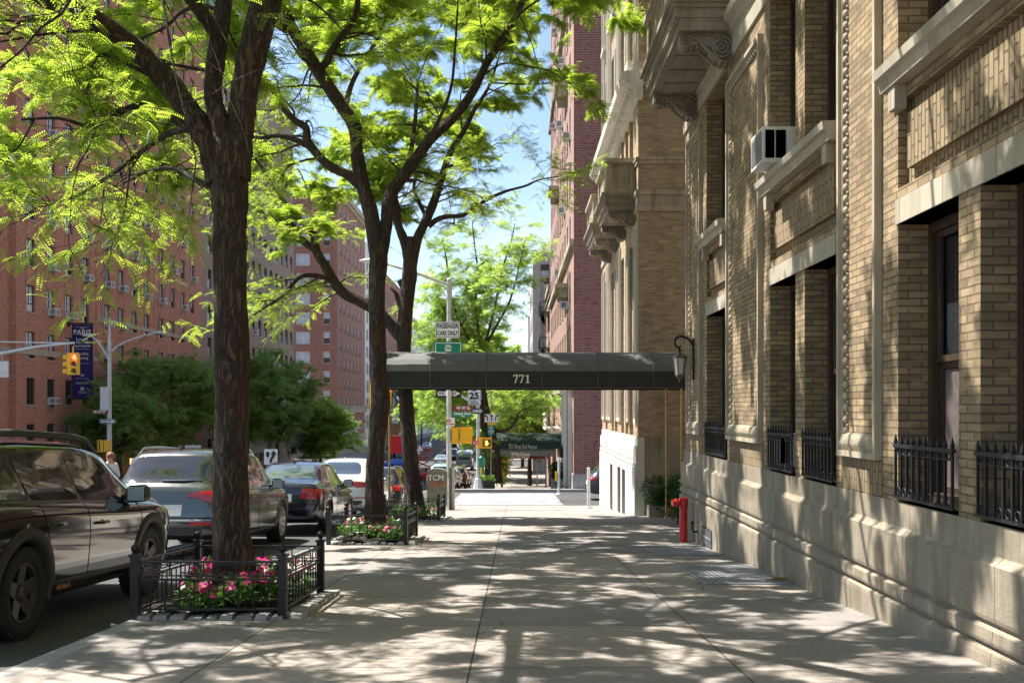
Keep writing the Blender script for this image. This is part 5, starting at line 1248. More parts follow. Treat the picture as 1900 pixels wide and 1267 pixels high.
def build_car(car, name, label, cat, group, loc, rz, paint, wh, spec, glass=None, pitch=0.):
    """wh: (y_rear, y_front, R, rim, width, spokes, style, rim_mat); spec: dict of details"""
    e = empty(name, (0, 0, 0), label, cat, group)
    mb = MB(); car.shell(mb); body = mb.build("body", [paint], e, world=False)
    yr, yf, Rr, rim, ww, sp_, st_, rm = wh; Ra = Rr + .055
    cuts = []
    Wm = car.W(car.L / 2)
    for y in (yr, yf):
        for sg in (1, -1): cuts.append((y, Rr + .01, Ra, *( (Wm - .36, Wm + .2) if sg > 0 else (-Wm - .2, -Wm + .36))))
    boolean_cut(body, cuts)
    gl = glass or GLASS
    for k, polys in (("window", spec.get("side", [])),):
        for poly in polys:
            for sg in (1, -1): mb = MB(); car.sp(rounded(poly, .045), sg, .005, mb); mb.build("side_window", gl, e, world=False)
    if "sideframe" in spec:
        for sg in (1, -1): mb = MB(); car.sp(rounded(spec["sideframe"], .06), sg, .002, mb, rings=5); mb.build("window_trim", BLACKG, e, world=False)
    if "chrome" in spec:
        for sg in (1, -1): mb = MB(); car.sline(spec["chrome"], sg, .008, mb, eps=.004); mb.build("chrome_strip", CHROME, e, world=False)
    if "rear" in spec: mb = MB(); car.rp(rounded(spec["rear"], .07), .006, mb, rings=6); mb.build("rear_window", gl, e, world=False)
    if "front" in spec: mb = MB(); car.rp(rounded(spec["front"], .07), .006, mb, rings=6, front=True); mb.build("windshield", gl, e, world=False)
    for poly in spec.get("tail", []):
        for sg in (1, -1): mb = MB(); car.rp(rounded([(sg * x, z) for x, z in poly], .02), .014, mb, rings=4); mb.build("tail_light", RED_L, e, world=False)
    for poly in spec.get("tailside", []):
        for sg in (1, -1): mb = MB(); car.sp(rounded(poly, .02), sg, .010, mb); mb.build("tail_light", RED_L, e, world=False)
    for poly in spec.get("head", []):
        for sg in (1, -1): mb = MB(); car.rp(rounded([(sg * x, z) for x, z in poly], .02), .012, mb, front=True); mb.build("headlight", CHROME, e, world=False)
    for poly, mt, nm in spec.get("rearpatch", []): mb = MB(); car.rp(rounded(poly, .015), .010, mb); mb.build(nm, mt, e, world=False)
    for poly, mt, nm in spec.get("sidepatch", []):
        for sg in (1, -1): mb = MB(); car.sp(rounded(poly, .02), sg, .008, mb); mb.build(nm, mt, e, world=False)
    seam = MB()
    for pts in spec.get("seam", []):
        for sg in (1, -1): car.sline(pts, sg, .0035, seam)
    if seam.v: seam.build("door_seam", DARKW, e, world=False)
    for sg in (1, -1):                               # arch cladding
        for y in (yr, yf):
            mb = MB(); n = 22; vs = []; a0, a1 = R(-14), R(194); wid = spec.get("flare", .035)
            for i in range(n + 1):
                a = a0 + (a1 - a0) * i / n
                for (rr, ep) in ((Ra - .012, -.10), (Ra - .006, .014), (Ra + wid, .014), (Ra + wid + .006, -.004)):
                    yy = y + rr * math.cos(a); zz = Rr + .01 + rr * math.sin(a); zz = max(zz, .2); h_ = car.hw(min(max(yy, .05), car.L - .05), min(max(zz, car.zb(yy) + .05), car.zs(yy) - .02)); vs.append((sg * (h_ + ep), yy, zz))
            fs = [(i * 4 + k, i * 4 + k + 1, i * 4 + 5 + k, i * 4 + 4 + k) for i in range(n) for k in range(3)]
            mb.add(vs, fs, 0, True); mb.build("wheel_arch_trim", spec.get("flare_mat", paint), e, world=False)
        if spec.get("sill"):
            mb = MB(); z0, z1 = spec["sill"]; car.sp([(yr + Ra + .04, z0), (yf - Ra - .04, z0), (yf - Ra - .04, z1), (yr + Ra + .04, z1)][::1], sg, .014, mb); mb.v = [(v[0], v[1], v[2]) for v in mb.v]
            mb = MB(); n = 10; ya, yb = yr + Ra + .01, yf - Ra - .01; vs = []
            for i in range(n + 1):
                y = ya + (yb - ya) * i / n
                for z, ep in ((z1, .0), (z1 - .02, .016), (z0 + .03, .02), (z0, -.02), (z0 - .02, -.2)): vs.append((sg * (car.hw(y, max(z, car.zb(y) + .01)) + ep), y, z))
            fs = [(i * 5 + k, i * 5 + k + 1, i * 5 + 6 + k, i * 5 + 5 + k) for i in range(n) for k in range(4)]
            mb.add(vs, fs, 0, True); mb.build("side_sill", PLAST, e, world=False)
        for (y, z) in spec.get("handle", []):
            x = car.hw(y, z); mb = MB(); mb.tube([(sg * (x - .005), y - .10, z), (sg * (x + .035), y - .075, z), (sg * (x + .038), y + .06, z), (sg * (x - .005), y + .09, z)], [.014, .016, .016, .012], 8); mb.build("door_handle", spec.get("handle_mat", paint), e, world=False)
            mb = MB(); mb.ball((sg * (x - .018), y, z), .05, 10, 0, (.5, 1.6, .8)); mb.build("handle_recess", DARKW, e, world=False)
        my, mz = spec["mirror"]; x = car.hw(my, mz); mb = MB()
        mb.tube([(sg * (x - .03), my + .05, mz - .03), (sg * (x + .10), my + .02, mz)], [.03, .022], 8)
        mb.extr([(sg * (x + .05), mz - .05), (sg * (x + .08), mz - .085), (sg * (x + .22), mz - .075), (sg * (x + .26), mz - .03), (sg * (x + .25), mz + .07), (sg * (x + .21), mz + .10), (sg * (x + .09), mz + .095), (sg * (x + .055), mz + .05)], my - .03, my + .10, 'Y'); mb.build("side_mirror", spec.get("mirror_mat", paint), e, world=False)
        mb = MB(); mb.box(sg * (x + .075), sg * (x + .24), my - .034, my - .031, mz - .06, mz + .08); mb.build("mirror_glass", GLASS_SKY, e, world=False)
    if "rails" in spec:
        y0, y1, hh, rmt = spec["rails"]
        for sg in (1, -1):
            mb = MB(); pts = []; n = 10
            for i in range(n + 1):
                y = y0 + (y1 - y0) * i / n; gx = car.gt(y) - .05; up = hh * min(1, math.sin(math.pi * i / n) * 3.2); pts.append((sg * gx, y, car.zt(y) - .045 + up))
            mb.tube(pts, spec.get("railr", .018), 8); mb.build("roof_rail", rmt, e, world=False)
    mb = MB(); ya = spec.get("ant", .85); zt = car.zt(ya); mb.extr([(ya - .1, zt - .01), (ya + .09, zt - .01), (ya + .0, zt + .055), (ya - .07, zt + .06)], -.018, .018, 'X'); mb.build("antenna", spec.get("antmat", paint), e, world=False)
    if "wiper" in spec:
        x0, z0, x1, z1 = spec["wiper"]; mb = MB(); mb.tube([(x0, car.ry(x0, z0) - .02, z0), ((x0 + x1) / 2, car.ry((x0 + x1) / 2, (z0 + z1) / 2) - .035, (z0 + z1) / 2), (x1, car.ry(x1, z1) - .015, z1)], [.016, .012, .007], 6); mb.build("rear_wiper", PLAST, e, world=False)
    t, r_, d = wheel_mesh(Rr, rim, ww, sp_, rm, st_)
    w0 = t.build("wheel", RUBBER, e, world=False); ri = r_.build("rim", rm, w0, world=False); di = d.build("brake_disc", STEEL, w0, world=False)
    xw = Wm - ww / 2 - .012
    first = True
    for y in (yr, yf):
        for sg in (1, -1):
            o = w0 if first else copy_tree(w0, e); first = False
            o.location = (sg * xw, y, Rr); o.rotation_euler = (RNG.uniform(0, 6), 0, 0 if sg > 0 else math.pi)
    for (body_, size, x, z, mt, sxx) in spec.get("reartext", []):
        text(body_, size, (x, car.ry(x, z) - .012, z), FRONT, mt, e, name="lettering", ext=.003, sx_=sxx)
    for (body_, size, y, z, mt) in spec.get("sidetext", []):
        text(body_, size, (car.hw(y, z) + .024, y, z), (R(90), 0, R(90)), mt, e, name="lettering", ext=.002)
    for f in spec.get("extra", []): f(car, e)
    e.location = loc; e.rotation_euler = (pitch, 0, rz); return e
BLACKG = m_paint("gloss black trim", (.01, .01, .01), 0., .2)
P_BROWN = m_paint("dark bronze metallic paint", (.034, .033, .033), .75, .07)
P_GREY = m_paint("grey green metallic paint", (.115, .118, .11), .75, .14)
P_NAVY = m_paint("black blue paint", (.010, .013, .03), .1, .08)
P_WHITE = m_paint("pearl white paint", (.66, .66, .62), .0, .25)
P_BLACK = m_paint("black paint", (.012, .012, .014), .1, .15)
def gslope(L): return None
# --- dark station wagon with cladding, nearest (its tail is out of the picture)
wag = Car(4.87, [(0, .60), (.03, .74), (.07, 1.02), (.14, 1.10), (.30, 1.22), (.62, 1.49), (.85, 1.565), (1.5, 1.605), (2.4, 1.605), (2.9, 1.555), (3.3, 1.40), (3.85, 1.13), (4.3, 1.04), (4.65, .90), (4.82, .70), (4.87, .55)],
          [(0, .52), (.03, .64), (.07, .88), (.2, 1.02), (.8, 1.06), (2, 1.03), (3.2, .985), (3.85, .975), (4.3, .93), (4.65, .80), (4.82, .62), (4.87, .48)],
          [(0, .66), (.05, .82), (.15, .88), (.5, .92), (1.2, .935), (3.8, .935), (4.3, .90), (4.65, .80), (4.87, .60)], [(0, .42), (.5, .30), (4.2, .28), (4.87, .36)], [(0, .66), (.9, .62), (2.5, .64), (3.3, .66), (4.2, .70), (4.87, .60)])
wspec = dict(
    sideframe=[(.52, 1.085), (1.2, 1.062), (2.2, 1.04), (3.62, 1.005), (3.40, 1.15), (3.0, 1.38), (2.75, 1.475), (2.2, 1.51), (1.3, 1.50), (.9, 1.44), (.66, 1.30)],
    side=[[(.60, 1.11), (1.14, 1.09), (1.10, 1.46), (.95, 1.42), (.74, 1.31)], [(1.20, 1.09), (2.08, 1.07), (2.02, 1.48), (1.55, 1.48), (1.16, 1.46)], [(2.18, 1.065), (3.30, 1.03), (3.0, 1.32), (2.72, 1.44), (2.12, 1.475)]],
    rear=[(-.60, 1.16), (.60, 1.16), (.50, 1.50), (-.50, 1.50)], front=[(-.64, 1.16), (.64, 1.16), (.54, 1.54), (-.54, 1.54)],
    tail=[[(.52, .93), (.84, .93), (.80, 1.10), (.60, 1.08)]], head=[[(.42, .72), (.72, .72), (.74, .82), (.5, .82)]],
    seam=[[(1.25, 1.05), (1.30, .90), (1.42, .62), (1.50, .42)], [(2.14, 1.03), (2.16, .8), (2.18, .40)], [(3.42, 1.0), (3.44, .8), (3.42, .40)], [(.35, .80), (1.25, .84)]],
    handle=[(1.52, .875), (2.42, .845)], handle_mat=P_BROWN, mirror=(3.18, 1.08), mirror_mat=PLAST, flare=.085, flare_mat=PLAST, sill=(.24, .40), rails=(.75, 3.0, .085, PLAST), railr=.032,
    sidetext=[("OUTBACK", .055, 1.72, .33, m_plain("copper badge", (.55, .20, .05), .4))], wiper=(0, 1.2, .35, 1.22))
RAILC = PLAST
WG = "cars parked along the near kerb"
def zroad(y): return gz(y) - .145
def slope(y): return math.atan2(gz(y + 2) - gz(y - 2), 4)
yr = 7.96
build_car(wag, "station_wagon", "dark bronze station wagon with black cladding and roof rails, nearest parked car", "car", WG, (-3.855 - .935 + .0, yr - 1.0, zroad(yr - 1.0)), 0, P_BROWN, (1.0, 3.745, .362, .235, .225, 5, 0, ALLOY_D), wspec, pitch=slope(9.5))
# --- grey SUV
suv = Car(4.67, [(0, .60), (.03, .74), (.07, .98), (.13, 1.07), (.22, 1.13), (.42, 1.38), (.60, 1.57), (.85, 1.625), (1.6, 1.655), (2.4, 1.645), (2.85, 1.59), (3.2, 1.44), (3.72, 1.12), (4.15, 1.03), (4.45, .90), (4.62, .70), (4.67, .55)],
          [(0, .52), (.03, .64), (.07, .88), (.15, .97), (.5, 1.0), (1.5, 1.0), (3.2, .97), (3.72, .96), (4.15, .92), (4.45, .80), (4.62, .62), (4.67, .48)],
          [(0, .72), (.04, .85), (.12, .905), (.35, .935), (1, .945), (3.8, .945), (4.25, .905), (4.5, .81), (4.67, .62)], [(0, .36), (.3, .28), (4.2, .25), (4.67, .33)], [(0, .66), (.6, .615), (2.5, .635), (3.2, .66), (4.2, .70), (4.67, .6)])
sspec = dict(
    sideframe=[(.58, 1.06), (1.2, 1.035), (3.5, .995), (3.25, 1.18), (2.9, 1.40), (2.6, 1.50), (1.8, 1.545), (1.0, 1.50), (.78, 1.36)],
    side=[[(.66, 1.08), (1.02, 1.065), (1.0, 1.46), (.84, 1.36)], [(1.10, 1.06), (1.92, 1.04), (1.86, 1.51), (1.08, 1.48)], [(2.0, 1.035), (3.16, 1.015), (2.86, 1.34), (2.56, 1.46), (1.94, 1.50)]],
    chrome=[(.55, 1.045), (1.2, 1.02), (3.5, .985)],
    rear=[(-.67, 1.12), (.67, 1.12), (.60, 1.40), (.50, 1.52), (-.50, 1.52), (-.60, 1.40)], front=[(-.66, 1.14), (.66, 1.14), (.54, 1.52), (-.54, 1.52)],
    tail=[[(.34, .915), (.50, .90), (.72, .83), (.86, .83), (.86, 1.01), (.62, 1.0), (.42, .965)], [(.42, .50), (.80, .50), (.80, .545), (.42, .555)]], tailside=[[(.05, .84), (.34, .90), (.36, .965), (.08, 1.0)]], head=[[(.42, .68), (.74, .68), (.76, .80), (.5, .80)]],
    rearpatch=[([(-.30, .64), (.30, .64), (.30, .80), (-.30, .80)], WHITE, "license_plate"), ([(-.80, .60), (.80, .60), (.80, .618), (-.80, .618)], DARKW, "tailgate_seam"), ([(-.72, .565), (.72, .565), (.72, .59), (-.72, .59)], CHROME, "bumper_strip"), ([(-.60, .36), (.60, .36), (.60, .47), (-.60, .47)], PLAST, "bumper_insert")],
    seam=[[(1.14, 1.02), (1.2, .8), (1.42, .60), (1.5, .42)], [(1.98, 1.0), (1.99, .38)], [(3.2, .98), (3.22, .4)], [(.30, .62), (.9, .70)]],
    handle=[(1.45, .87), (2.36, .85)], mirror=(3.02, 1.05), flare=.03, flare_mat=P_GREY, sill=(.22, .33), rails=(.6, 2.9, .06, CHROME), wiper=(-.05, 1.145, .55, 1.16))
yr = 14.6
build_car(suv, "suv", "grey green SUV with slanted red tail lights and roof rails, half behind the biggest trunk", "car", WG, (-4.20 - .945, yr, zroad(yr)), 0, P_GREY, (.90, 3.72, .375, .265, .25, 10, 1, ALLOY), sspec, pitch=slope(16.5))
# --- small dark sedan
sed = Car(4.53, [(0, .58), (.03, .76), (.07, .97), (.12, 1.03), (.45, 1.07), (.62, 1.10), (.95, 1.28), (1.25, 1.41), (1.6, 1.465), (2.3, 1.475), (2.65, 1.43), (3.0, 1.28), (3.5, 1.02), (4.0, .93), (4.35, .80), (4.48, .62), (4.53, .50)],
          [(0, .50), (.03, .66), (.07, .86), (.12, .92), (.45, .94), (1, .95), (3.0, .90), (3.5, .88), (4.0, .83), (4.35, .70), (4.48, .54), (4.53, .42)],
          [(0, .66), (.05, .78), (.15, .82), (.4, .845), (1, .855), (3.6, .855), (4.1, .82), (4.35, .72), (4.53, .55)], [(0, .34), (.3, .24), (4.1, .20), (4.53, .28)], [(0, .68), (.6, .66), (1.3, .56), (2.5, .57), (3.0, .60), (3.6, .68), (4.53, .55)])
dspec = dict(
    sideframe=[(.92, 1.0), (1.5, .99), (3.25, .94), (2.95, 1.12), (2.65, 1.28), (2.3, 1.36), (1.6, 1.37), (1.25, 1.27)],
    side=[[(1.05, 1.02), (1.75, 1.01), (1.72, 1.34), (1.45, 1.33), (1.25, 1.22)], [(1.83, 1.0), (2.98, .965), (2.72, 1.17), (2.45, 1.28), (1.80, 1.34)]],
    rear=[(-.58, 1.12), (.58, 1.12), (.46, 1.39), (-.46, 1.39)], front=[(-.58, 1.06), (.58, 1.06), (.48, 1.38), (-.48, 1.38)],
    tail=[[(.42, .73), (.74, .70), (.78, .90), (.46, .94)]], tailside=[[(.06, .72), (.20, .74), (.24, .90), (.08, .92)]], head=[[(.36, .58), (.66, .58), (.68, .72), (.46, .72)]],
    rearpatch=[([(-.26, .66), (.26, .66), (.26, .82), (-.26, .82)], WHITE, "license_plate"), ([(-.76, .61), (.76, .61), (.76, .62), (-.76, .62)], DARKW, "bumper_seam")],
    seam=[[(1.05, .98), (1.1, .8), (1.3, .55), (1.35, .38)], [(1.79, .97), (1.80, .33)], [(3.0, .92), (3.02, .33)]],
    handle=[(1.30, .80), (2.12, .78)], mirror=(2.78, .98), mirror_mat=PLAST, flare=.012, flare_mat=P_NAVY, sill=None, ant=1.5, reartext=[("COROLLA", .075, .34, .985, CHROME, 1.1)])
GLS = m_glass("pale reflecting car glass", (.06, .08, .09), .05, .9)
yr = 19.7
build_car(sed, "sedan", "small dark blue black sedan with round red tail lights, parked ahead of the grey SUV", "car", WG, (-3.78 - .855, yr, zroad(yr)), 0, P_NAVY, (.95, 3.55, .315, .20, .195, 9, 0, ALLOY), dspec, glass=GLS, pitch=slope(21))
# --- white coupe SUV
cou = Car(4.90, [(0, .62), (.03, .78), (.07, 1.00), (.12, 1.10), (.25, 1.16), (.62, 1.30), (1.1, 1.52), (1.5, 1.62), (2.0, 1.68), (2.6, 1.68), (3.0, 1.60), (3.35, 1.46), (3.9, 1.17), (4.4, 1.08), (4.7, .95), (4.85, .72), (4.90, .58)],
          [(0, .55), (.03, .68), (.07, .92), (.12, 1.0), (.5, 1.05), (1.2, 1.06), (3.3, 1.02), (3.9, 1.0), (4.4, .96), (4.7, .82), (4.85, .64), (4.90, .5)],
          [(0, .74), (.05, .90), (.12, .95), (.35, .98), (1, .99), (3.9, .99), (4.4, .95), (4.7, .84), (4.90, .66)], [(0, .38), (.3, .28), (4.4, .25), (4.90, .33)], [(0, .70), (.6, .64), (1.2, .60), (2.5, .63), (3.2, .66), (4.4, .74), (4.9, .6)])
cspec = dict(sideframe=[(.95, 1.10), (3.6, 1.04), (3.3, 1.24), (2.9, 1.46), (2.4, 1.55), (1.8, 1.53), (1.3, 1.36)], side=[[(1.15, 1.12), (2.0, 1.10), (1.95, 1.50), (1.6, 1.44), (1.35, 1.32)], [(2.1, 1.09), (3.25, 1.06), (2.95, 1.34), (2.6, 1.46), (2.05, 1.50)]],
    rear=[(-.60, 1.20), (.60, 1.20), (.52, 1.46), (.40, 1.55), (-.40, 1.55), (-.52, 1.46)], front=[(-.64, 1.2), (.64, 1.2), (.52, 1.56), (-.52, 1.56)], tail=[[(.30, .92), (.55, .84), (.90, .86), (.90, .98), (.55, 1.0), (.32, 1.0)], [(.48, .56), (.80, .56), (.80, .59), (.48, .59)]], tailside=[[(.05, .87), (.26, .89), (.28, .96), (.06, .98)]],
    head=[[(.42, .72), (.74, .72), (.76, .82), (.5, .82)]], rearpatch=[([(-.28, .70), (.28, .70), (.28, .86), (-.28, .86)], BLACK, "plate_recess"), ([(-.7, .38), (.7, .38), (.7, .50), (-.7, .50)], PLAST, "bumper_insert"), ([(-.56, 1.155), (.56, 1.155), (.56, 1.17), (-.56, 1.17)], BLACK, "spoiler_gap")],
    seam=[[(1.3, 1.05), (1.5, .5)], [(2.05, 1.05), (2.06, .4)], [(3.35, 1.0), (3.36, .4)]], handle=[(1.6, .92), (2.4, .9)], mirror=(3.2, 1.12), flare=.03, flare_mat=P_WHITE, sill=(.24, .34), ant=1.5)
yr = 26.4
build_car(cou, "suv", "white coupe SUV with wide thin red tail lights, behind the second trunk", "car", WG, (-3.72 - .99, yr, zroad(yr)), 0, P_WHITE, (.98, 3.92, .385, .27, .27, 5, 1, ALLOY_D), cspec, pitch=slope(28))
sspec2 = dict(sspec); sspec2["flare_mat"] = P_BLACK; sspec2["rearpatch"] = sspec["rearpatch"][:1]
yr = 31.9
build_car(suv, "suv", "black SUV parked last in the row, between the second and third trunk", "car", WG, (-3.55 - .945, yr, zroad(yr) - .1), 0, P_BLACK, (.90, 3.72, .375, .265, .25, 5, 1, ALLOY), sspec2, pitch=slope(33))
# --- car standing in W 97th, tail towards the avenue
sspec3 = dict(sspec); sspec3["flare_mat"] = P_NAVY
P_BLUE = m_paint("dark steel blue paint", (.03, .045, .08), .4, .2); sspec3["flare_mat"] = P_BLUE
build_car(suv, "hatchback_car", "dark steel blue car parked in the side street, only its tail showing past the wall", "car", None, (3.1, 43.6, gz(43) - .15), R(-90), P_BLUE, (.90, 3.72, .355, .24, .24, 5, 1, ALLOY), sspec3)
# --- traffic further down
def simple_traffic(car, name, label, cat, x, y, paint, spec, wh, rz=0, group=None, glass=None):
    sp = {k: v for k, v in spec.items() if k not in ("reartext", "sidetext", "wiper")}; sp["flare_mat"] = paint; sp["handle"] = []
    return build_car(car, name, label, cat, group, (x, y, gz(y) - .145), rz, paint, wh, sp, glass=glass)
WS = (.95, 3.55, .315, .20, .195, 5, 0, ALLOY); WL = (.90, 3.72, .375, .265, .25, 5, 0, ALLOY)
P_TAXI = m_paint("taxi yellow paint", (.75, .40, .02), 0., .3); P_RED = m_paint("red car paint", (.45, .02, .04), .1, .25); P_SIL = m_paint("silver blue paint", (.35, .42, .50), .4, .3)
tx = simple_traffic(sed, "taxi", "yellow taxi crossing the avenue below the yellow signal boxes", "taxi", -9.6, 112, P_TAXI, dspec, WS, R(-62), glass=GLS)
m_ = MB(); m_.box(-.3, .3, 1.9, 2.2, 1.48, 1.62); m_.build("roof_sign", WHITE, tx, world=False)
simple_traffic(sed, "sedan", "low red car in front of the yellow taxi, above the mailbox", "car", -10.6, 99, P_RED, dspec, WS, R(-68), glass=GLS)
simple_traffic(sed, "sedan", "silver blue sedan driving away left of the signal post", "car", -9.8, 132, P_SIL, dspec, WS, 0, glass=GLS)
simple_traffic(suv, "suv", "black SUV far down the road beyond the silver blue sedan", "car", -10.2, 166, P_BLACK, sspec, WL)
simple_traffic(suv, "suv", "dark car far away at the left edge of the lanes", "car", -23.5 + 2.4, 172, P_BLACK, sspec, WL)
simple_traffic(suv, "suv", "far grey car just right of the signal post", "car", -7.2, 160, P_SIL, sspec, WL)
simple_traffic(suv, "suv", "black SUV waiting between the signal post and the blue grey van", "car", -9.3, 149, P_BLACK, sspec, WL)
for i, (x_, y_, pt_, cr_, sp_, wh_) in enumerate(((-4.7, 64, P_SIL, suv, sspec, WL), (-4.7, 70.5, P_WHITE, sed, dspec, WS), (-4.6, 77, P_BLACK, suv, sspec, WL), (-4.6, 84, P_RED, sed, dspec, WS), (-6.9, 141, P_BLACK, sed, dspec, WS), (-15.5, 160, P_WHITE, suv, sspec, WL), (-15.2, 176, P_SIL, sed, dspec, WS))):
    nm_ = ("silver blue", "white", "black", "red", "black", "white", "silver blue")[i]
    simple_traffic(cr_, "suv" if cr_ is suv else "sedan", (nm_ + (" SUV parked beyond the crossing along the right kerb" if cr_ is suv else " sedan parked beyond the crossing along the right kerb")) if y_ < 100 else (nm_ + (" far car at the foot of the hill, right of the van" if y_ < 150 else " car coming up the far left lane beyond the road works")), "car", x_, y_, pt_, sp_, wh_, math.pi if y_ > 150 else 0)
# van
van = Car(5.4, [(0, .7), (.02, 1.2), (.05, 1.9), (.12, 2.25), (.5, 2.36), (3.6, 2.36), (4.1, 2.2), (4.7, 1.45), (5.1, 1.2), (5.35, .9), (5.4, .6)], [(0, .6), (.02, 1.0), (.05, 1.2), (.5, 1.25), (4.2, 1.25), (4.7, 1.15), (5.1, 1.0), (5.35, .75), (5.4, .5)],
          [(0, .93), (.06, 1.0), (4.2, 1.0), (4.9, .95), (5.4, .75)], [(0, .42), (.4, .36), (5.4, .36)], [(0, .84), (.5, .86), (4, .86), (5.4, .7)])
vs_ = dict(rear=[(-.72, 1.3), (.72, 1.3), (.70, 1.95), (-.70, 1.95)], front=[(-.8, 1.5), (.8, 1.5), (.7, 2.1), (-.7, 2.1)], tail=[[(.80, .95), (.93, .95), (.90, 1.45), (.80, 1.45)]], side=[[(.6, 1.35), (1.9, 1.35), (1.9, 1.95), (.6, 1.95)], [(2.1, 1.35), (3.4, 1.35), (3.4, 1.95), (2.1, 1.95)]], rearpatch=[([(-.25, .6), (.25, .6), (.25, .75), (-.25, .75)], WHITE, "license_plate"), ([(-.9, .42), (.9, .42), (.9, .56), (-.9, .56)], BLACK, "bumper_insert"), ([(-.01, .8), (.01, .8), (.01, 2.1), (-.01, 2.1)], DARKW, "door_seam")], mirror=(4.3, 1.5), flare=.03, flare_mat=P_SIL, ant=4)
P_VAN = m_paint("slate blue van paint", (.12, .16, .25), .2, .3); vs_["flare_mat"] = P_VAN
build_car(van, "van", "slate blue passenger van driving away, between the two signal poles", "van", None, (P(861, 860, 122).x, 122, gz(122) - .145), 0, P_VAN, (1.0, 4.4, .36, .22, .23, 5, 0, ALLOY_D), vs_)
# ------------------------------------------------------------ street furniture
# ---- railed flower beds
def bed(y0, y1, x0, x1, label, flabel, seed, wht, mg=150):
    zz = lambda y: gz(y); G = "low iron railings round the tree beds"
    e = empty("iron_railing", ((x0 + x1) / 2, (y0 + y1) / 2, zz((y0 + y1) / 2)), label, "railing", G)
    cs = [(x0, y0), (x1, y0), (x1, y1), (x0, y1)]
    for x, y in cs:
        m_ = MB(); z = zz(y); m_.box(x - .033, x + .033, y - .033, y + .033, z - .02, z + .50); m_.box(x - .043, x + .043, y - .043, y + .043, z + .50, z + .518); m_.ball((x, y, z + .565), .036, 12); m_.lathe([(.018, .518), (.014, .54)], (x, y, z), 'Z', 8); m_.lathe([(.012, .59), (.0, .625)], (x, y, z), 'Z', 6); m_.build("post", IRON, e)
    for (a, b) in ((0, 1), (1, 2), (2, 3), (3, 0)):
        (xa, ya), (xb, yb) = cs[a], cs[b]; m_ = MB(); A = Vector((xa, ya, zz(ya))); B = Vector((xb, yb, zz(yb))); D = B - A; Ln = D.length
        pt = lambda t, h: A + D * t + Vector((0, 0, h))
        for h, wd, ht in ((.455, .034, .016), (.345, .014, .010), (.315, .026, .014), (.075, .026, .014)): m_.bar(pt(.02, h), pt(.98, h), wd, ht)
        n = max(6, round(Ln / .118))
        for i in range(1, n): t = i / n; m_.tube([pt(t, .075), pt(t, .315)], .0065, 6)
        k = 4
        for i in range(k + 1):
            t = .04 + .92 * i / k
            for dt in ((-.022 / Ln * 2, .022 / Ln * 2) if 0 < i < k else (0,)): m_.tube([pt(t + dt, .345), pt(t + dt, .455)], .006, 6)
        for i in range(k):
            t0, t1 = .04 + .92 * i / k + .03 / Ln, .04 + .92 * (i + 1) / k - .03 / Ln
            m_.bar(pt(t0 + .015, .432), pt(t1 - .015, .432), .01, .008); m_.bar(pt(t0 + .015, .368), pt(t1 - .015, .368), .01, .008)
        m_.build("rail_panel", IRON, e)
    s = MB(); n = 6
    rs = random.Random(seed)
    hts = {}
    def hh(i, j): return hts.setdefault((i, j), rs.uniform(.0, .05))
    for i in range(n):
        for j in range(n):
            q = lambda i, j: (x0 + .04 + (x1 - x0 - .08) * i / n, y0 + .04 + (y1 - y0 - .08) * j / n, zz(y0 + (y1 - y0) * j / n) + .03 + hh(i, j))
            s.quad(q(i, j), q(i + 1, j), q(i + 1, j + 1), q(i, j + 1))
    f = empty("flower_bed", ((x0 + x1) / 2, (y0 + y1) / 2, zz((y0 + y1) / 2)), flabel, "flower bed", None)
    s.build("soil", SOIL, f, recalc=False)
    N = 2600; rg = np.random.default_rng(seed); P0 = []; D0 = []; PT = MB(); PW = MB()
    cl = [(rg.uniform(x0 + .12, x1 - .12), rg.uniform(y0 + .1, y1 - .15), rg.uniform(.10, .26)) for _ in range(34)]
    for i in range(N):
        c = cl[int(rg.integers(0, len(cl)))]; v = rg.normal(0, 1, 3); v /= np.linalg.norm(v); r_ = rg.uniform(.3, 1) ** .5 * .13
        P0.append((min(max(c[0] + v[0] * r_, x0 + .03), x1 - .03), min(max(c[1] + v[1] * r_, y0 + .03), y1 - .03), zz(c[1]) + max(.03, c[2] + v[2] * r_ * .8))); D0.append((v[0], v[1], abs(v[2]) * .5 + rg.uniform(-.3, .5)))
    T = np.array([[0, 0, 0], [.028, .014, .004], [.062, 0, -.008], [.028, -.014, .004]]); leaves_object("leaves", T, np.array(P0), np.array(D0), rg.uniform(.7, 1.25, N), LEAF_F, f)
    for mt, nm, nn in ((PETAL, "magenta_blossoms", mg), (PETAL_R, "coral_blossoms", mg // 4), (PETAL_W, "white_blossoms", wht)):
        b = MB()
        for i in range(nn):
            c = cl[int(rg.integers(0, len(cl)))]; p = Vector((c[0] + rg.uniform(-.1, .1), c[1] + rg.uniform(-.1, .1), zz(c[1]) + c[2] + rg.uniform(.05, .13))); r_ = rg.uniform(.022, .034)
            tl = Matrix.Rotation(rg.uniform(-.8, .8), 3, 'X') @ Matrix.Rotation(rg.uniform(-.8, .8), 3, 'Y')
            for k in range(5):
                a = 2 * math.pi * k / 5 + i; a2 = a + .62; a0 = a - .62
                b.add([p, p + tl @ Vector((math.cos(a0) * r_ * .9, math.sin(a0) * r_ * .9, .004)), p + tl @ Vector((math.cos(a) * r_ * 1.25, math.sin(a) * r_ * 1.25, .001)), p + tl @ Vector((math.cos(a2) * r_ * .9, math.sin(a2) * r_ * .9, .004))], [(0, 1, 2, 3)])
        b.build(nm, mt, f, recalc=False)
    g = empty("cobble_edging", ((x0 + x1) / 2, y0, zz(y0)), "rough granite cobbles edging the " + flabel.split(",")[0], "edging", "cobble edgings of the tree beds")
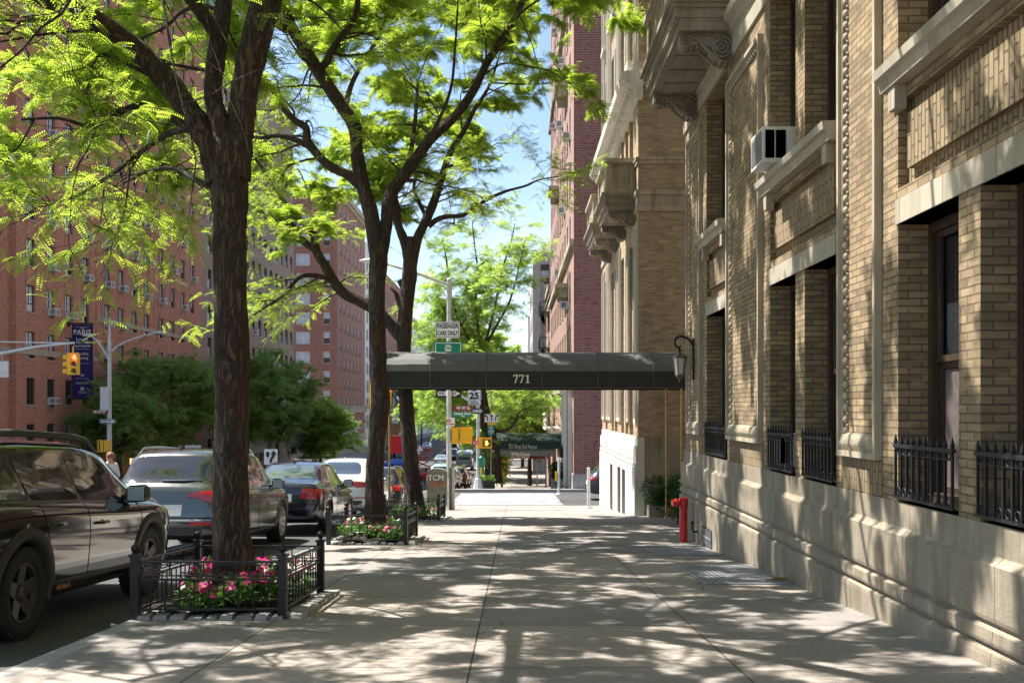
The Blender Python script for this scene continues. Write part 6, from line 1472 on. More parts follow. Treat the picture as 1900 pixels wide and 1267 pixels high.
    def cob(x, y, w_, d):
        z = zz(y); j = lambda: rs.uniform(-.012, .012); t = rs.uniform(.018, .04); c = MB()
        c.hexa([Vector((x - w_ / 2 + j(), y - d / 2 + j(), z - .03)), Vector((x + w_ / 2 + j(), y - d / 2 + j(), z - .03)), Vector((x + w_ / 2 + j(), y + d / 2 + j(), z - .03)), Vector((x - w_ / 2 + j(), y + d / 2 + j(), z - .03)),
                Vector((x - w_ / 2 + .014 + j(), y - d / 2 + .016 + j(), z + t)), Vector((x + w_ / 2 - .014 + j(), y - d / 2 + .016 + j(), z + t)), Vector((x + w_ / 2 - .014 + j(), y + d / 2 - .016 + j(), z + t + .006)), Vector((x - w_ / 2 + .014 + j(), y + d / 2 - .016 + j(), z + t))])
        c.build("cobble", CURB, g)
    x = x0 + .02
    while x < x1 - .02: w_ = rs.uniform(.105, .15); cob(x + w_ / 2, y0 + .02 + rs.uniform(-.01, .01), w_ - .008, .22); x += w_
    y = y0 + .05
    while y < y1: w_ = rs.uniform(.105, .15); cob(x1 + .09 + rs.uniform(-.01, .01), y + w_ / 2, .2, w_ - .008); y += w_
bed(8.08, 9.66, -3.04, -1.86, "black iron railing round the nearest tree bed, round finials on its posts", "nearest bed of magenta impatiens, around the biggest trunk", 5, 10)
bed(15.7, 17.35, -2.9, -1.70, "black iron railing round the second tree bed, behind the nearest one", "second bed of pink and white impatiens, around the slim bent trunk", 6, 30, 44)
bed(22.5, 24.3, -2.9, -1.70, "black iron railing round the third tree bed, nearest the mailbox", "third bed with a few purple flowers, around the third trunk", 7, 8, 34)

# ---- the long entrance awning
aw = empty("entrance_awning", (.2, 22.85, gz(22.85)), "long dark canvas awning numbered 771 reaching from the building to the kerb", "awning")
def awning(e, xa, xb, y0, y1, zb, zv, zt, mv, mt, polesx, rr=.024, pm=None):
    yc = (y0 + y1) / 2; hw_ = (y1 - y0) / 2
    arc = [(yc - hw_ * math.cos(a), zv + (zt - zv) * math.sin(a) ** .8) for a in [math.pi * i / 12 for i in range(13)]]
    m_ = MB(); 
    for (a, b) in zip(arc[:-1], arc[1:]):
        k = 56; sg_ = lambda i, z_: z_ - .035 * abs(math.sin(math.pi * i / 8)) * max(0, (z_ - zv) / (zt - zv)) + .006 * math.sin(i * 1.3 + z_ * 9)
        for i in range(k):
            x0 = xa + (xb - xa) * i / k; x1 = xa + (xb - xa) * (i + 1) / k; m_.add([(x0, a[0], sg_(i, a[1])), (x1, a[0], sg_(i + 1, a[1])), (x1, b[0], sg_(i + 1, b[1])), (x0, b[0], sg_(i, b[1]))], [(0, 1, 2, 3)], 0, True)
    m_.add([(xa, a[0], a[1]) for a in arc], [tuple(range(13))]); m_.build("canvas_top", mt, e, recalc=False)
    v = MB()
    for yy, o in ((y0, -.006), (y1, .006)):
        k = 30
        for i in range(k):
            x0 = xa + (xb - xa) * i / k; x1 = xa + (xb - xa) * (i + 1) / k; w0 = .008 * math.sin(i * 1.7); w1 = .008 * math.sin((i + 1) * 1.7)
            v.quad((x0, yy + o + w0, zb + w0 * .5), (x1, yy + o + w1, zb + w1 * .5), (x1, yy + o, zv + .004), (x0, yy + o, zv + .004))
    v.quad((xa - .006, y0, zb), (xa - .006, y1, zb), (xa - .006, y1, zv), (xa - .006, y0, zv)); v.build("valance", mv, e, recalc=False)
    sm_ = MB()
    for i in range(0, 57, 8):
        x = xa + (xb - xa) * i / 56; sm_.tube([(x, yc + (y - yc) * 1.004, z + .004) for y, z in arc], .007, 4); sm_.box(x - .006, x + .006, y0 - .02, y0 - .012, zb + .01, zv)
    sm_.box(xa, xb, y0 - .018, y0 - .008, zb - .004, zb + .012); sm_.build("seam", mt, e)
    f = MB()
    for x in np.linspace(xa + .05, xb - .05, 8):
        f.tube([(x, yc + (y - yc) * .97, z - .05) for y, z in arc], .012, 5)
    for yy in (y0 + .02, y1 - .02): f.tube([(xa, yy, zv - .02), (xb, yy, zv - .02)], .016, 6)
    f.tube([(xa, yc, zt - .02), (xb, yc, zt - .02)], .016, 6); f.build("frame", STEEL, e)
    for x in polesx:
        for yy in (y0 + .05, y1 - .05):
            p = MB(); p.tube([(x, yy, gz(yy)), (x, yy, zv)], rr, 10); p.lathe([(rr * 2.2, 0), (rr * 2.2, .02), (rr * 1.3, .05)], (x, yy, gz(yy)), 'Z', 12); p.build("pole", pm or BRASS, e)
awning(aw, -3.02, 5.4, 21.7, 24.0, 1.66, 2.02, 2.50, CANVAS, CANVAS_T, (-2.98, 3.60))
def glyph7(x, z, h, w_):   # serif seven
    t = h * .13; return [[(x, z + h), (x, z + h * .72), (x + t * .5, z + h * .72), (x + t, z + h * .86), (x + w_ * .72, z + h * .86), (x + w_ * .22, z), (x + w_ * .48, z), (x + w_, z + h * .90), (x + w_, z + h)]]
def glyph1(x, z, h, w_): t = h * .07; return [[(x, z), (x + w_, z), (x + w_, z + t), (x, z + t)], [(x + w_ * .34, z + t), (x + w_ * .68, z + t), (x + w_ * .68, z + h), (x + w_ * .5, z + h), (x + w_ * .0, z + h * .84), (x + w_ * .02, z + h * .78), (x + w_ * .34, z + h * .84)]]
m_ = MB(); c = P(952.5, 710.5, 21.68); hN = .18
import bmesh as _bm
for fn, x in ((glyph7, c.x), (glyph7, c.x + .125), (glyph1, c.x + .255)):
    for pl in fn(x, c.z, hN, .105): m_.extr(pl, 21.672, 21.682, 'Y')
m_.build("number", CREAM, aw)

# ---- wall lantern on its scroll arm
ln = empty("wall_lantern", (2.76, 16.8, 2.0), "dark cast lantern hanging from a scrolled arm at the near building corner", "lantern")
yl = 16.8; m_ = MB(); S_ = 111.
def pl_(px, py): return P(px, py, yl)
arm = [pl_(1288, 700), pl_(1290, 672), pl_(1289, 650), pl_(1284, 638), pl_(1276, 628), pl_(1264, 624), pl_(1255, 627), pl_(1252, 634), pl_(1254, 642), pl_(1260, 645), pl_(1263, 641)]
p_, r_ = smooth(arm, [.012, .018, .022, .024, .022, .022, .022, .022, .02, .02, .012], 5); m_.tube(p_, r_, 8); m_.lathe([(.05, -.012), (.05, .0)], (X0, yl, pl_(0, 636).z), 'X', 14); m_.box(X0 - .03, X0, yl - .035, yl + .035, pl_(0, 705).z, pl_(0, 628).z)
m_.ball(pl_(1291, 625), .03, 8); m_.tube([pl_(1260, 645), pl_(1261, 655)], .02, 8); m_.ball(pl_(1261, 650), .035, 8, sq=(1, 1, .6)); m_.build("bracket", IRON, ln)
cx = pl_(1261, 0).x; zt_ = pl_(0, 656).z; zb_ = pl_(0, 702).z
m_ = MB(); m_.lathe([(.03, zt_ + .02), (.05, zt_), (.13, zt_ - .05), (.135, zt_ - .075), (.115, zt_ - .08)], (cx, yl, 0), 'Z', 6, smooth=False); m_.lathe([(.075, zb_ + .065), (.085, zb_ + .055), (.06, zb_ + .02), (.02, zb_), (.014, zb_ - .05), (.0, zb_ - .07)], (cx, yl, 0), 'Z', 6, smooth=False)
for k in range(6): a = 2 * math.pi * k / 6; m_.tube([(cx + .115 * math.cos(a), yl + .115 * math.sin(a), zt_ - .08), (cx + .078 * math.cos(a), yl + .078 * math.sin(a), zb_ + .06)], .007, 5)
m_.build("cap", m_plain("bronze lantern metal", (.16, .12, .10), .4, .5), ln)
m_ = MB(); m_.lathe([(.108, zt_ - .08), (.072, zb_ + .06)], (cx, yl, 0), 'Z', 6, smooth=False); m_.build("glass", m_glass("frosted lantern glass", (.42, .40, .36), .3, .5), ln)

# ---- standpipe
hz_ = gz(16.3); sp = empty("standpipe", (2.72, 16.3, hz_), "red fire department standpipe with two hose inlets, at the foot of the plinth", "hydrant")
m_ = MB(); m_.lathe([(.062, -.02), (.062, .50), (.068, .56), (.075, .62), (.07, .68), (.05, .715), (.0, .725)], (2.73, 16.3, hz_), 'Z', 20); m_.lathe([(.085, -.02), (.085, .012), (.066, .02)], (2.73, 16.3, hz_), 'Z', 20); m_.build("pipe", RED_P, sp)
for dy in (-.06, .07):
    m_ = MB(); o = Vector((2.73, 16.3, hz_ + .65)); d = Vector((-1, dy * 5, -.12)).normalized(); m_.tube([o, o + d * .10], [.055, .05], 14); m_.tube([o + d * .10, o + d * .15], [.062, .062], 14); m_.tube([o + d * .15, o + d * .20], [.05, .046], 14)
    for k in range(6): a = 2 * math.pi * k / 6; q = o + d * .125; m_.ball(q + Vector((0, .064 * math.cos(a), .064 * math.sin(a))), .012, 6)
    m_.build("hose_inlet", RED_P, sp)
m_ = MB(); m_.tube([(2.66, 16.235, hz_ + .70), (2.80, 16.235, hz_ + .70)], .02, 10); m_.lathe([(.018, -.09), (.018, .0)], (2.70, 16.24, hz_ + .45), 'Y', 10); m_.build("valve_nut", RED_P, sp)

# ---- pavement grates
def grate(x0, x1, y0, y1, label):
    e = empty("pavement_grate", ((x0 + x1) / 2, (y0 + y1) / 2, gz((y0 + y1) / 2)), label, "grate"); q = lambda x, y, h: (x, y, gz(y) + h)
    m_ = MB(); m_.quad(q(x0, y0, .004), q(x1, y0, .004), q(x1, y1, .004), q(x0, y1, .004)); m_.build("pit", DARKW, e, recalc=False)
    f = MB(); 
    for (a, b) in (((x0, y0), (x1, y0)), ((x1, y0), (x1, y1)), ((x1, y1), (x0, y1)), ((x0, y1), (x0, y0))): f.bar(q(*a, .012), q(*b, .012), .022, .014)
    f.build("frame", STEEL, e)
    b = MB(); n = int((y1 - y0) / .045)
    for i in range(1, n): y = y0 + (y1 - y0) * i / n; b.bar(q(x0, y, .012), q(x1, y, .012), .009, .012)
    n = int((x1 - x0) / .055)
    for i in range(1, n): x = x0 + (x1 - x0) * i / n; b.bar(q(x, y0, .0125), q(x, y1, .0125), .010, .012)
    b.build("bars", STEEL, e)
grate(1.98, 2.86, 10.4, 12.3, "steel grate in the pavement against the plinth, the nearer of two")
grate(1.95, 2.82, 13.8, 14.95, "smaller steel pavement grate beside the basement vent, farther of two")
m_ = MB(); m_.box(2.72, 2.86, 10.62, 10.66, gz(10.6) + .02, gz(10.6) + .05); m_.tube([(2.66, 10.64, gz(10.6) + .025), (2.74, 10.66, gz(10.6) + .03), (2.84, 10.64, gz(10.6) + .03)], .008, 6)
tag(m_.build("fallen_strap", m_plain("ochre strap", (.35, .20, .05), .6)), "short ochre strap lying on the nearer pavement grate", "strap")

# ---- hedge planters in the court
def bush(name, label, c, rr, n, mat, cat="shrub", group=None, lf=.055, box=None, seed=3, trunk=True):
    e = empty(name, (c[0], c[1], gz(c[1])), label, cat, group); rg = np.random.default_rng(seed); C_ = np.array(c); v = rg.normal(0, 1, (n, 3)); v /= np.linalg.norm(v, axis=1, keepdims=True)
    bl = [(rg.uniform(-.55, .55, 3) * np.array(rr), rg.uniform(.35, .6)) for _ in range(22)]
    k = rg.integers(0, 22, n); o = np.array([bl[i][0] for i in k]); s = np.array([bl[i][1] for i in k])[:, None]
    pos = C_ + o + v * s * np.array(rr) * rg.uniform(.7, 1.05, (n, 1)); gnd = np.array([gz(y) for y in pos[:, 1]]); ok = pos[:, 2] > gnd + .05; T = np.array([[0, 0, 0], [lf * .5, lf * .38, .006], [lf, 0, -.01], [lf * .5, -lf * .38, .006]])
    leaves_object("foliage", T, pos[ok], (v + rg.normal(0, .5, (n, 3)))[ok], rg.uniform(.7, 1.3, int(ok.sum())), mat, e)
    m_ = MB()
    for i in range(9): b = bl[i][0]; m_.tube([(c[0] + b[0] * .2, c[1] + b[1] * .2, gz(c[1]) + .1), (c[0] + b[0] * .6, c[1] + b[1] * .6, c[2] + b[2] * .2), (c[0] + b[0], c[1] + b[1], c[2] + b[2])], [.02, .014, .008], 5)
    m_.build("stem", BARK, e)
    if box:
        b = MB(); b.box(c[0] - box[0], c[0] + box[0], c[1] - box[1], c[1] + box[1], gz(c[1] - box[1]) - .2, gz(c[1]) + box[2]); b.build("planter", box[3], e)
    return e
bush("ivy_shrub", "round dark ivy bush in the court beyond the brass pole", (3.75, 24.55, gz(24.5) + .52), (.72, .42, .52), 5200, LEAF_B, box=(.5, .25, .28, ST_BASE), seed=4)
bush("ivy_shrub", "ivy bush trailing to the ground just behind the red standpipe", (3.6, 20.6, gz(20.6) + .50), (.55, .7, .5), 4600, LEAF_B, seed=5)

# ---- bollards at the corner
for (px, by, ty, yy, lb) in ((1092, 942, 868, 34.2, "nearer pale steel bollard, beside the wing corner"), (1037, 917, 850, 42.0, "farther pale steel bollard with yellow tag, before the planter")):
    X_ = (px - 955) / F * yy; z0 = CZ - (by - 758) / F * yy; z1 = CZ - (ty - 758) / F * yy
    b_ = empty("bollard", (X_, yy, z0), lb, "bollard", "pale steel bollards"); m_ = MB(); m_.tube([(X_, yy, z0), (X_, yy, z1)], .055, 14); m_.ball((X_, yy, z1), .055, 12, sq=(1, 1, .4)); m_.build("post", STEELP, b_)
    m_ = MB(); m_.lathe([(.15, 0), (.15, .03), (.06, .05)], (X_, yy, z0), 'Z', 16)
    for k in range(4): a = math.pi / 4 + k * math.pi / 2; m_.lathe([(.018, .03), (.018, .055), (0, .06)], (X_ + .11 * math.cos(a), yy + .11 * math.sin(a), z0), 'Z', 6)
    m_.build("base_plate", STEELP, b_)
    if yy > 40: m_ = MB(); m_.box(X_ - .16, X_ - .08, yy - .03, yy + .03, z0 + .55, z0 + .95); m_.build("call_button", YEL, b_)

# ---- signs
def plate(mb, x0, x1, z0, z1, y, t=.012, r=.03, m=0):
    mb.extr(rounded([(x0, z0), (x1, z0), (x1, z1), (x0, z1)], r), y, y + t, 'Y', m)
def sign(px0, px1, py0, py1, y, base, label, parent=None, border=None, name="street_sign", cat="sign", group=None, lines=(), r=.03, back=None):
    a = P(px0, py1, y); b = P(px1, py0, y); e = empty(name, ((a.x + b.x) / 2, y, a.z), label, cat, group)
    m_ = MB(); plate(m_, a.x, b.x, a.z, b.z, y, r=r); m_.build("plate", base, e)
    if border:
        m_ = MB(); k = min(b.x - a.x, b.z - a.z) * .045; w_ = k * .7
        for q in ((a.x + k, b.x - k, a.z + k, a.z + k + w_), (a.x + k, b.x - k, b.z - k - w_, b.z - k), (a.x + k, a.x + k + w_, a.z + k + w_, b.z - k - w_), (b.x - k - w_, b.x - k, a.z + k + w_, b.z - k - w_)): m_.box(q[0], q[1], y - .003, y - .0005, q[2], q[3])
        m_.build("border", border, e)
    for (tx, px, py, hpx, mt, sxx, *o) in lines:
        text(tx, hpx / F * y * 1.36, P(px, py, y - .006), FRONT, mt, e, ext=.002, sx_=sxx, bold=(o[0] if o else .004), fit=(b.x - a.x) * .86)
    return e
PY = 33.0                                            # near signal / lamp post
pp = empty("lamp_post", (P(833, 0, PY).x, PY, gz(PY)), "tall grey steel lamp post with a sloping arm, carrying the passenger cars sign", "lamp post")
xp = P(833, 0, PY + .14).x; ztop = P(0, 520, PY).z; m_ = MB(); yb = PY + .16
m_.tube([(xp, yb, gz(PY) - .02), (xp, yb, ztop - 2), (xp, yb, ztop)], [.085, .075, .07], 12); m_.ball((xp, yb, ztop + .02), .085, 10); m_.lathe([(.10, 0), (.10, .35), (.085, .4)], (xp, yb, ztop - .6), 'Z', 12); m_.build("post", STEELP, pp)
m_ = MB(); m_.lathe([(.2, 0), (.19, .1), (.15, .6), (.10, .95), (.09, 1.0)], (xp, yb, gz(PY)), 'Z', 8, smooth=False); m_.build("base", STEELP, pp)
m_ = MB(); a = P(830, 528, yb); b = P(768, 505, yb - .3); m_.tube([a, b, P(700, 485, yb - .6)], [.05, .045, .035], 8); m_.tube([P(833, 560, yb), P(812, 524, yb)], .02, 6); m_.build("arm", STEELP, pp)
m_ = MB(); q = P(690, 484, yb - .62); m_.ball(q, .14, 10, 0, (3.0, 1.2, .6)); m_.build("lamp_head", STEELP, pp)
BLK = BLACK
sign(808, 853, 597, 627, PY, WHITE, "white sign reading PASSENGER CARS ONLY on the tall lamp post", border=BLK, lines=(("PASSENGER", 830.5, 605.5, 8.6, BLK, .80), ("CARS ONLY", 830.5, 618.5, 8.6, BLK, .84)))
s9 = sign(806, 857, 634, 672, PY, GREEN_S, "green route sign with 9A shield reading WEST SIDE, half hidden by the awning", border=WHITE, lines=(("WEST SIDE", 831.5, 661.5, 8.2, WHITE, .92),))
m_ = MB(); plate(m_, P(825.5, 0, PY).x, P(837.5, 0, PY).x, P(0, 652, PY).z, P(0, 640, PY).z, PY - .008, .006, .06); m_.build("shield", WHITE, s9); text("9A", 9 / F * PY * 1.3, P(831.5, 646, PY - .012), FRONT, BLK, s9, ext=.002, sx_=.8)
def oneway(px0, px1, py0, py1, y, label, thin=False):
    e = sign(px0, px1, py0, py1, y, BLACK, label, border=WHITE if thin else None, group=None); a = P(px0, py1, y); b = P(px1, py0, y); W_, H_ = b.x - a.x, b.z - a.z; zc = (a.z + b.z) / 2
    m_ = MB(); t = H_ * .27
    m_.extr([(a.x + W_ * .06, zc - t * .9), (a.x + W_ * .70, zc - t * .9), (a.x + W_ * .70, zc - H_ * .40), (b.x - W_ * .04, zc), (a.x + W_ * .70, zc + H_ * .40), (a.x + W_ * .70, zc + t * .9), (a.x + W_ * .06, zc + t * .9)], y - .004, y - .0005, 'Y'); m_.build("arrow", WHITE, e)
    text("ONE WAY", H_ * .50, (a.x + W_ * .41, y - .008, zc), FRONT, BLACK, e, ext=.001, sx_=1.0, bold=.003); return e
oneway(809, 856, 722, 738, yb + .12, "black and white ONE WAY sign behind the tall lamp post")
sign(839, 877, 752, 762, PY, BROWN_S, "brown W 97 St street name sign at the corner", lines=(("W 97 St", 859.5, 757, 5.8, WHITE, .95),), r=.01, name="street_name_sign")
sign(839, 877, 763, 774, PY, GREEN_S, "green Cooper Stock Way sign under the brown street name", lines=(("Cooper Stock", 858, 767.0, 5.4, WHITE, .86), ("Way", 859, 772, 2.6, WHITE, .9)), r=.01, name="street_name_sign")
m_ = MB(); m_.bar((xp, yb, P(0, 757, PY).z), (P(839, 757, PY).x, PY, P(0, 757, PY).z), .03, .03)
e = sign(828.5, 844, 775, 790.5, PY, WHITE, "small white parking sign with red ring, below the street names", lines=(("NO STOPPING", 836.5, 787, 1.7, RED_S, .9),), r=.02)
m_ = MB(); c = P(832.5, 780, PY - .004); m_.tube([(c.x + .055 * math.cos(t), c.y, c.z + .055 * math.sin(t)) for t in [2 * math.pi * k / 16 for k in range(17)]], .011, 5); m_.bar((c.x - .04, c.y, c.z + .04), (c.x + .04, c.y, c.z - .04), .012, .016); m_.build("ring", RED_S, e)
def sigbox(px0, px1, py0, py1, y, label, face=False):
    e = empty("pedestrian_signal", P((px0 + px1) / 2, py1, y), label, "signal"); a = P(px0, py1, y); b = P(px1, py0, y); W_ = b.x - a.x
    m_ = MB(); m_.box(a.x, a.x + W_ * .30, y - .02, y + .30, a.z + .04, b.z - .04); m_.build("side_housing", YEL, e)
    m_ = MB(); m_.box(a.x + W_ * .40, b.x, y - .02, y + .22, a.z + .03, b.z - .03); m_.box(a.x + W_ * .43, b.x - W_ * .03, y - .035, y - .02, a.z + .06, b.z - .06) if not face else m_.box(a.x + W_ * .40, b.x, y - .10, y - .02, b.z - .06, b.z - .03); m_.build("housing", YEL, e)
    m_ = MB(); m_.box(a.x - .12, b.x, y + .05, y + .11, b.z - .038, b.z + .02); m_.box(a.x - .12, b.x, y + .05, y + .11, a.z - .02, a.z + .038); m_.box(a.x - .17, a.x - .12, y + .05, y + .11, a.z - .02, b.z + .02); m_.build("bracket", YEL, e)
    if face:
        m_ = MB(); m_.box(a.x + W_ * .46, b.x - W_ * .05, y - .03, y - .0205, a.z + .07, b.z - .08); m_.build("display", BLACKG, e)
        hx = a.x + W_ * .62; hz2 = (a.z + b.z) / 2 - .03; m_ = MB(); Y_ = y - .04; u = (b.z - a.z) / .5
        m_.extr(rounded([(hx - .045 * u, hz2 - .10 * u), (hx + .04 * u, hz2 - .10 * u), (hx + .05 * u, hz2 + .03 * u), (hx - .05 * u, hz2 + .03 * u)], .02), Y_, Y_ + .01, 'Y')
        for i, (dx, L_2) in enumerate(((-.042, .09), (-.014, .12), (.014, .125), (.042, .10))): m_.box(hx + dx * u - .011 * u, hx + dx * u + .011 * u, Y_, Y_ + .01, hz2 + .025 * u, hz2 + (.025 + L_2) * u)
        m_.bar((hx + .045 * u, Y_ + .005, hz2 - .05 * u), (hx + .095 * u, Y_ + .005, hz2 + .03 * u), .01, .022 * u); m_.build("hand_symbol", m_emit("signal hand orange", (1, .38, .05), 2.2), e)
    return e
sigbox(839, 876, 794, 822, PY + .05, "yellow pedestrian signal boxes seen from behind on the lamp post")
# relay mailbox
mx0, mx1 = P(793, 0, 31.8).x, P(828, 0, 31.8).x; mz0 = gz(31.8); mzt = P(0, 869, 31.8).z
mbx = empty("relay_mailbox", ((mx0 + mx1) / 2, 31.9, mz0), "olive round topped relay mailbox with orange graffiti, next to the lamp post", "mailbox")
m_ = MB(); w_ = (mx1 - mx0) / 2; xc = (mx0 + mx1) / 2; zs_ = mzt - w_ * .45
m_.extr([(mx0, mz0 + .12)] + [(xc - w_ * math.cos(a), zs_ + w_ * .45 * math.sin(a)) for a in [math.pi * i / 12 for i in range(13)]] + [(mx1, mz0 + .12)], 31.7, 32.25, 'Y'); m_.build("body", OLIVE, mbx)
m_ = MB(); m_.box(mx0 + .04, mx1 - .04, 31.692, 31.699, mz0 + .2, mz0 + .68); m_.build("door", OLIVE, mbx)
for x in (mx0 + .04, mx1 - .08):
    for y in (31.72, 32.19): m_ = MB(); m_.box(x, x + .04, y, y + .04, mz0 - .02, mz0 + .12); m_.build("leg", OLIVE, mbx)
m_ = MB(); rs = random.Random(3)
text("TCM", .24, (xc - .02, 31.685, mz0 + 1.02), FRONT, CREAM, mbx, name="graffiti", ext=.001)
m_ = MB()
for i in range(9):
    x = mx0 + .08 + i * (mx1 - mx0 - .16) / 8; m_.tube([(x + rs.uniform(-.04, .04), 31.688, mz0 + .74 + rs.uniform(-.03, .05)), (x + .04, 31.688, mz0 + .84), (x - .02, 31.688, mz0 + .90 + rs.uniform(0, .05)), (x + .07, 31.688, mz0 + .78)], .008, 4)
m_.build("graffiti", GRAF, mbx)
pw = empty("timber_post", (P(837, 0, 32.3).x, 32.3, gz(32)), "plain grey brown post standing right of the mailbox", "post"); m_ = MB(); xq = P(837.5, 0, 32).x; m_.box(xq - .07, xq + .02, 32, 32.1, gz(32), mzt + .02); m_.build("shaft", OLIVE, pw); m_ = MB(); m_.box(xq + .03, xq + .10, 32.02, 32.1, gz(32), mzt + .0); m_.build("side_rail", STEELP, pw)

# far corner signal post
QY = 51.9; xq = P(887, 0, QY).x
sp2 = empty("signal_post", (xq, QY, gz(QY)), "grey signal post on a flared base at the far corner, carrying the speed limit sign", "signal post")
m_ = MB(); m_.tube([(xq, QY + .12, gz(QY)), (xq, QY + .12, P(0, 742, QY).z), (xq, QY + .12, P(0, 738, QY).z)], [.10, .09, .08], 12); m_.build("post", STEELP, sp2)
m_ = MB(); m_.lathe([(.27, 0), (.25, .08), (.17, .5), (.13, .56)], (xq, QY + .12, gz(QY)), 'Z', 8, smooth=False); m_.build("base", STEELP, sp2)
m_ = MB(); m_.tube([P(887, 752, QY + .1), P(840, 727, QY - .6), P(790, 706, QY - 1.3), P(740, 690, QY - 2)], [.06, .055, .05, .04], 8); m_.tube([P(887, 735, QY + .1), P(870, 744, QY - .2)], .03, 6); m_.build("mast_arm", STEELP, sp2)
m_ = MB(); a = P(886, 881, QY - .15); b = P(898, 850, QY - .15); m_.box(xq + .05, b.x + .0, QY - .1, QY + .2, a.z, b.z); m_.lathe([(.17, 0), (.12, .1), (.0, .13)], ((xq + .05 + b.x) / 2, QY + .05, b.z), 'Z', 12); m_.build("control_box", GREEN_S, sp2)
m_ = MB(); c = P(892, 876, QY - .15); m_.box(c.x - .06, c.x + .06, QY - .13, QY - .10, c.z - .1, c.z + .25); m_.build("call_button", YEL, sp2)
e = sign(868, 892.5, 716, 742, QY - .15, WHITE, "white speed limit 25 sign hanging just under the awning edge", border=BLK, lines=(("SPEED", 880, 720, 4, BLK, .9), ("LIMIT", 880, 724.5, 4, BLK, .9), ("25", 880, 734.5, 11.5, BLK, 1.15, .02)))
sign(868.5, 892, 743, 751.5, QY - .15, WHITE, "small PHOTO ENFORCED plate below the speed limit sign", border=BLK, lines=(("PHOTO", 880, 745.6, 2.6, BLK, 1.2), ("ENFORCED", 880, 749.1, 2.6, BLK, 1.0)))
oneway(876, 896.5, 757, 767.5, QY - .1, "smaller ONE WAY arrow sign on the far signal post")
sign(877.5, 888, 817, 826, QY - .15, RED_S, "small red and white sign on the far signal post beside the hand signal", lines=(("NO STANDING", 882.7, 820, 1.6, WHITE, .9), ("ANYTIME", 882.7, 823.4, 1.6, WHITE, 1.0)), r=.02)
sigbox(888, 912, 812, 831, QY - .1, "yellow pedestrian signal showing an orange raised hand", face=True)
# lane-arrow sign on a thin post
LY = 56.5; lp = empty("sign_post", (P(910, 0, LY).x, LY, gz(LY)), "thin steel sign post holding the lane arrow sign", "sign post"); m_ = MB(); m_.tube([(P(911, 0, LY).x, LY + .05, gz(LY)), (P(911, 0, LY).x, LY + .05, P(0, 700, LY).z)], .035, 8); m_.build("shaft", STEELP, lp)
e = sign(899, 925, 768, 783.5, LY, WHITE, "white lane sign with three black curved arrows", border=None)
m_ = MB()
for px, d in ((904.5, -1), (912, 0), (919.5, 1)):
    a = P(px, 780.5, LY - .01); b = P(px, 773.5, LY - .01); c = P(px + d * -2.2 if d else px, 770.8, LY - .01); c = P(px + (3.0 * d), 771.6, LY - .01)
    m_.tube([a, b] + ([c] if d else [P(px, 771.5, LY - .01)]), .028, 5); q = c if d else P(px, 771.5, LY - .01); u = Vector((d * .8, 0, .6 if d else 1)).normalized(); v = Vector((u.z, 0, -u.x))
    m_.extr([tuple((q + u * .12).xz), tuple((q + v * .08 - u * .02).xz), tuple((q - v * .08 - u * .02).xz)], LY - .02, LY - .003, 'Y')
m_.build("arrow", BLACK, e)
sign(904.5, 917.5, 784, 788.6, LY, YEL, "small orange plate between the lane arrows and the green parking sign", r=.01)
sign(904.5, 917.5, 789.2, 807.5, LY, GREEN_S, "small green parking sign with white writing below the lane arrows", lines=(("PAY", 911, 793, 3, WHITE, 1), ("AT", 911, 796.6, 2.6, WHITE, 1), ("METER", 911, 800.2, 2.6, WHITE, .9), ("7-7", 911, 804, 3, WHITE, 1)), r=.02)
sign(911, 919, 834, 839.5, LY + .3, RED_S, "tiny red sign at the left end of the far grey awning", lines=(("NO", 915, 836.8, 2.6, WHITE, 1),), r=.01)
# planter boxes, flowering bush
for px, lb in ((895, "black planter box at the foot of the far signal post"), (910, "black planter box beside the two dark trunks")):
    c = P(px, 905, 53.4); e = empty("planter_box", (c.x, 53.4, gz(53.4)), lb, "planter", "black planter boxes at the far corner"); m_ = MB(); m_.box(c.x - .22, c.x + .22, 53.2, 53.8, gz(53.4) - .02, gz(53.4) + .38); m_.box(c.x - .25, c.x + .25, 53.17, 53.83, gz(53.4) + .38, gz(53.4) + .42); m_.build("box", IRON, e)
    rg = np.random.default_rng(px); n = 300; pos = np.stack([rg.uniform(c.x - .2, c.x + .2, n), rg.uniform(53.2, 53.8, n), gz(53.4) + .4 + rg.uniform(0, .28, n)], 1); leaves_object("foliage", np.array([[0, 0, 0], [.05, .03, 0], [.1, 0, 0], [.05, -.03, 0]]), pos, rg.normal(0, 1, (n, 3)), rg.uniform(.7, 1.3, n), LEAF_L, e)
fb_ = bush("flowering_shrub", "yellow green flowering shrub before the far awnings", P(931, 872, 60), (.55, .6, .95), 2600, LEAF_L, lf=.11, seed=8)
m_ = MB(); rs = random.Random(9)
for i in range(30): m_.ball(P(931 + rs.uniform(-14, 14), 872 + rs.uniform(-20, 14), 59.6), .07, 6)
m_.build("blossoms", m_plain("orange yellow blossom", (.8, .42, .04), .6), fb_)
bush("boxwood_shrub", "clipped green shrub in a grey stone planter by the far entrance", P(1033, 878, 55), (.36, .36, .62), 3000, LEAF_B, lf=.09, box=(.33, .33, .55, CURB), seed=10)
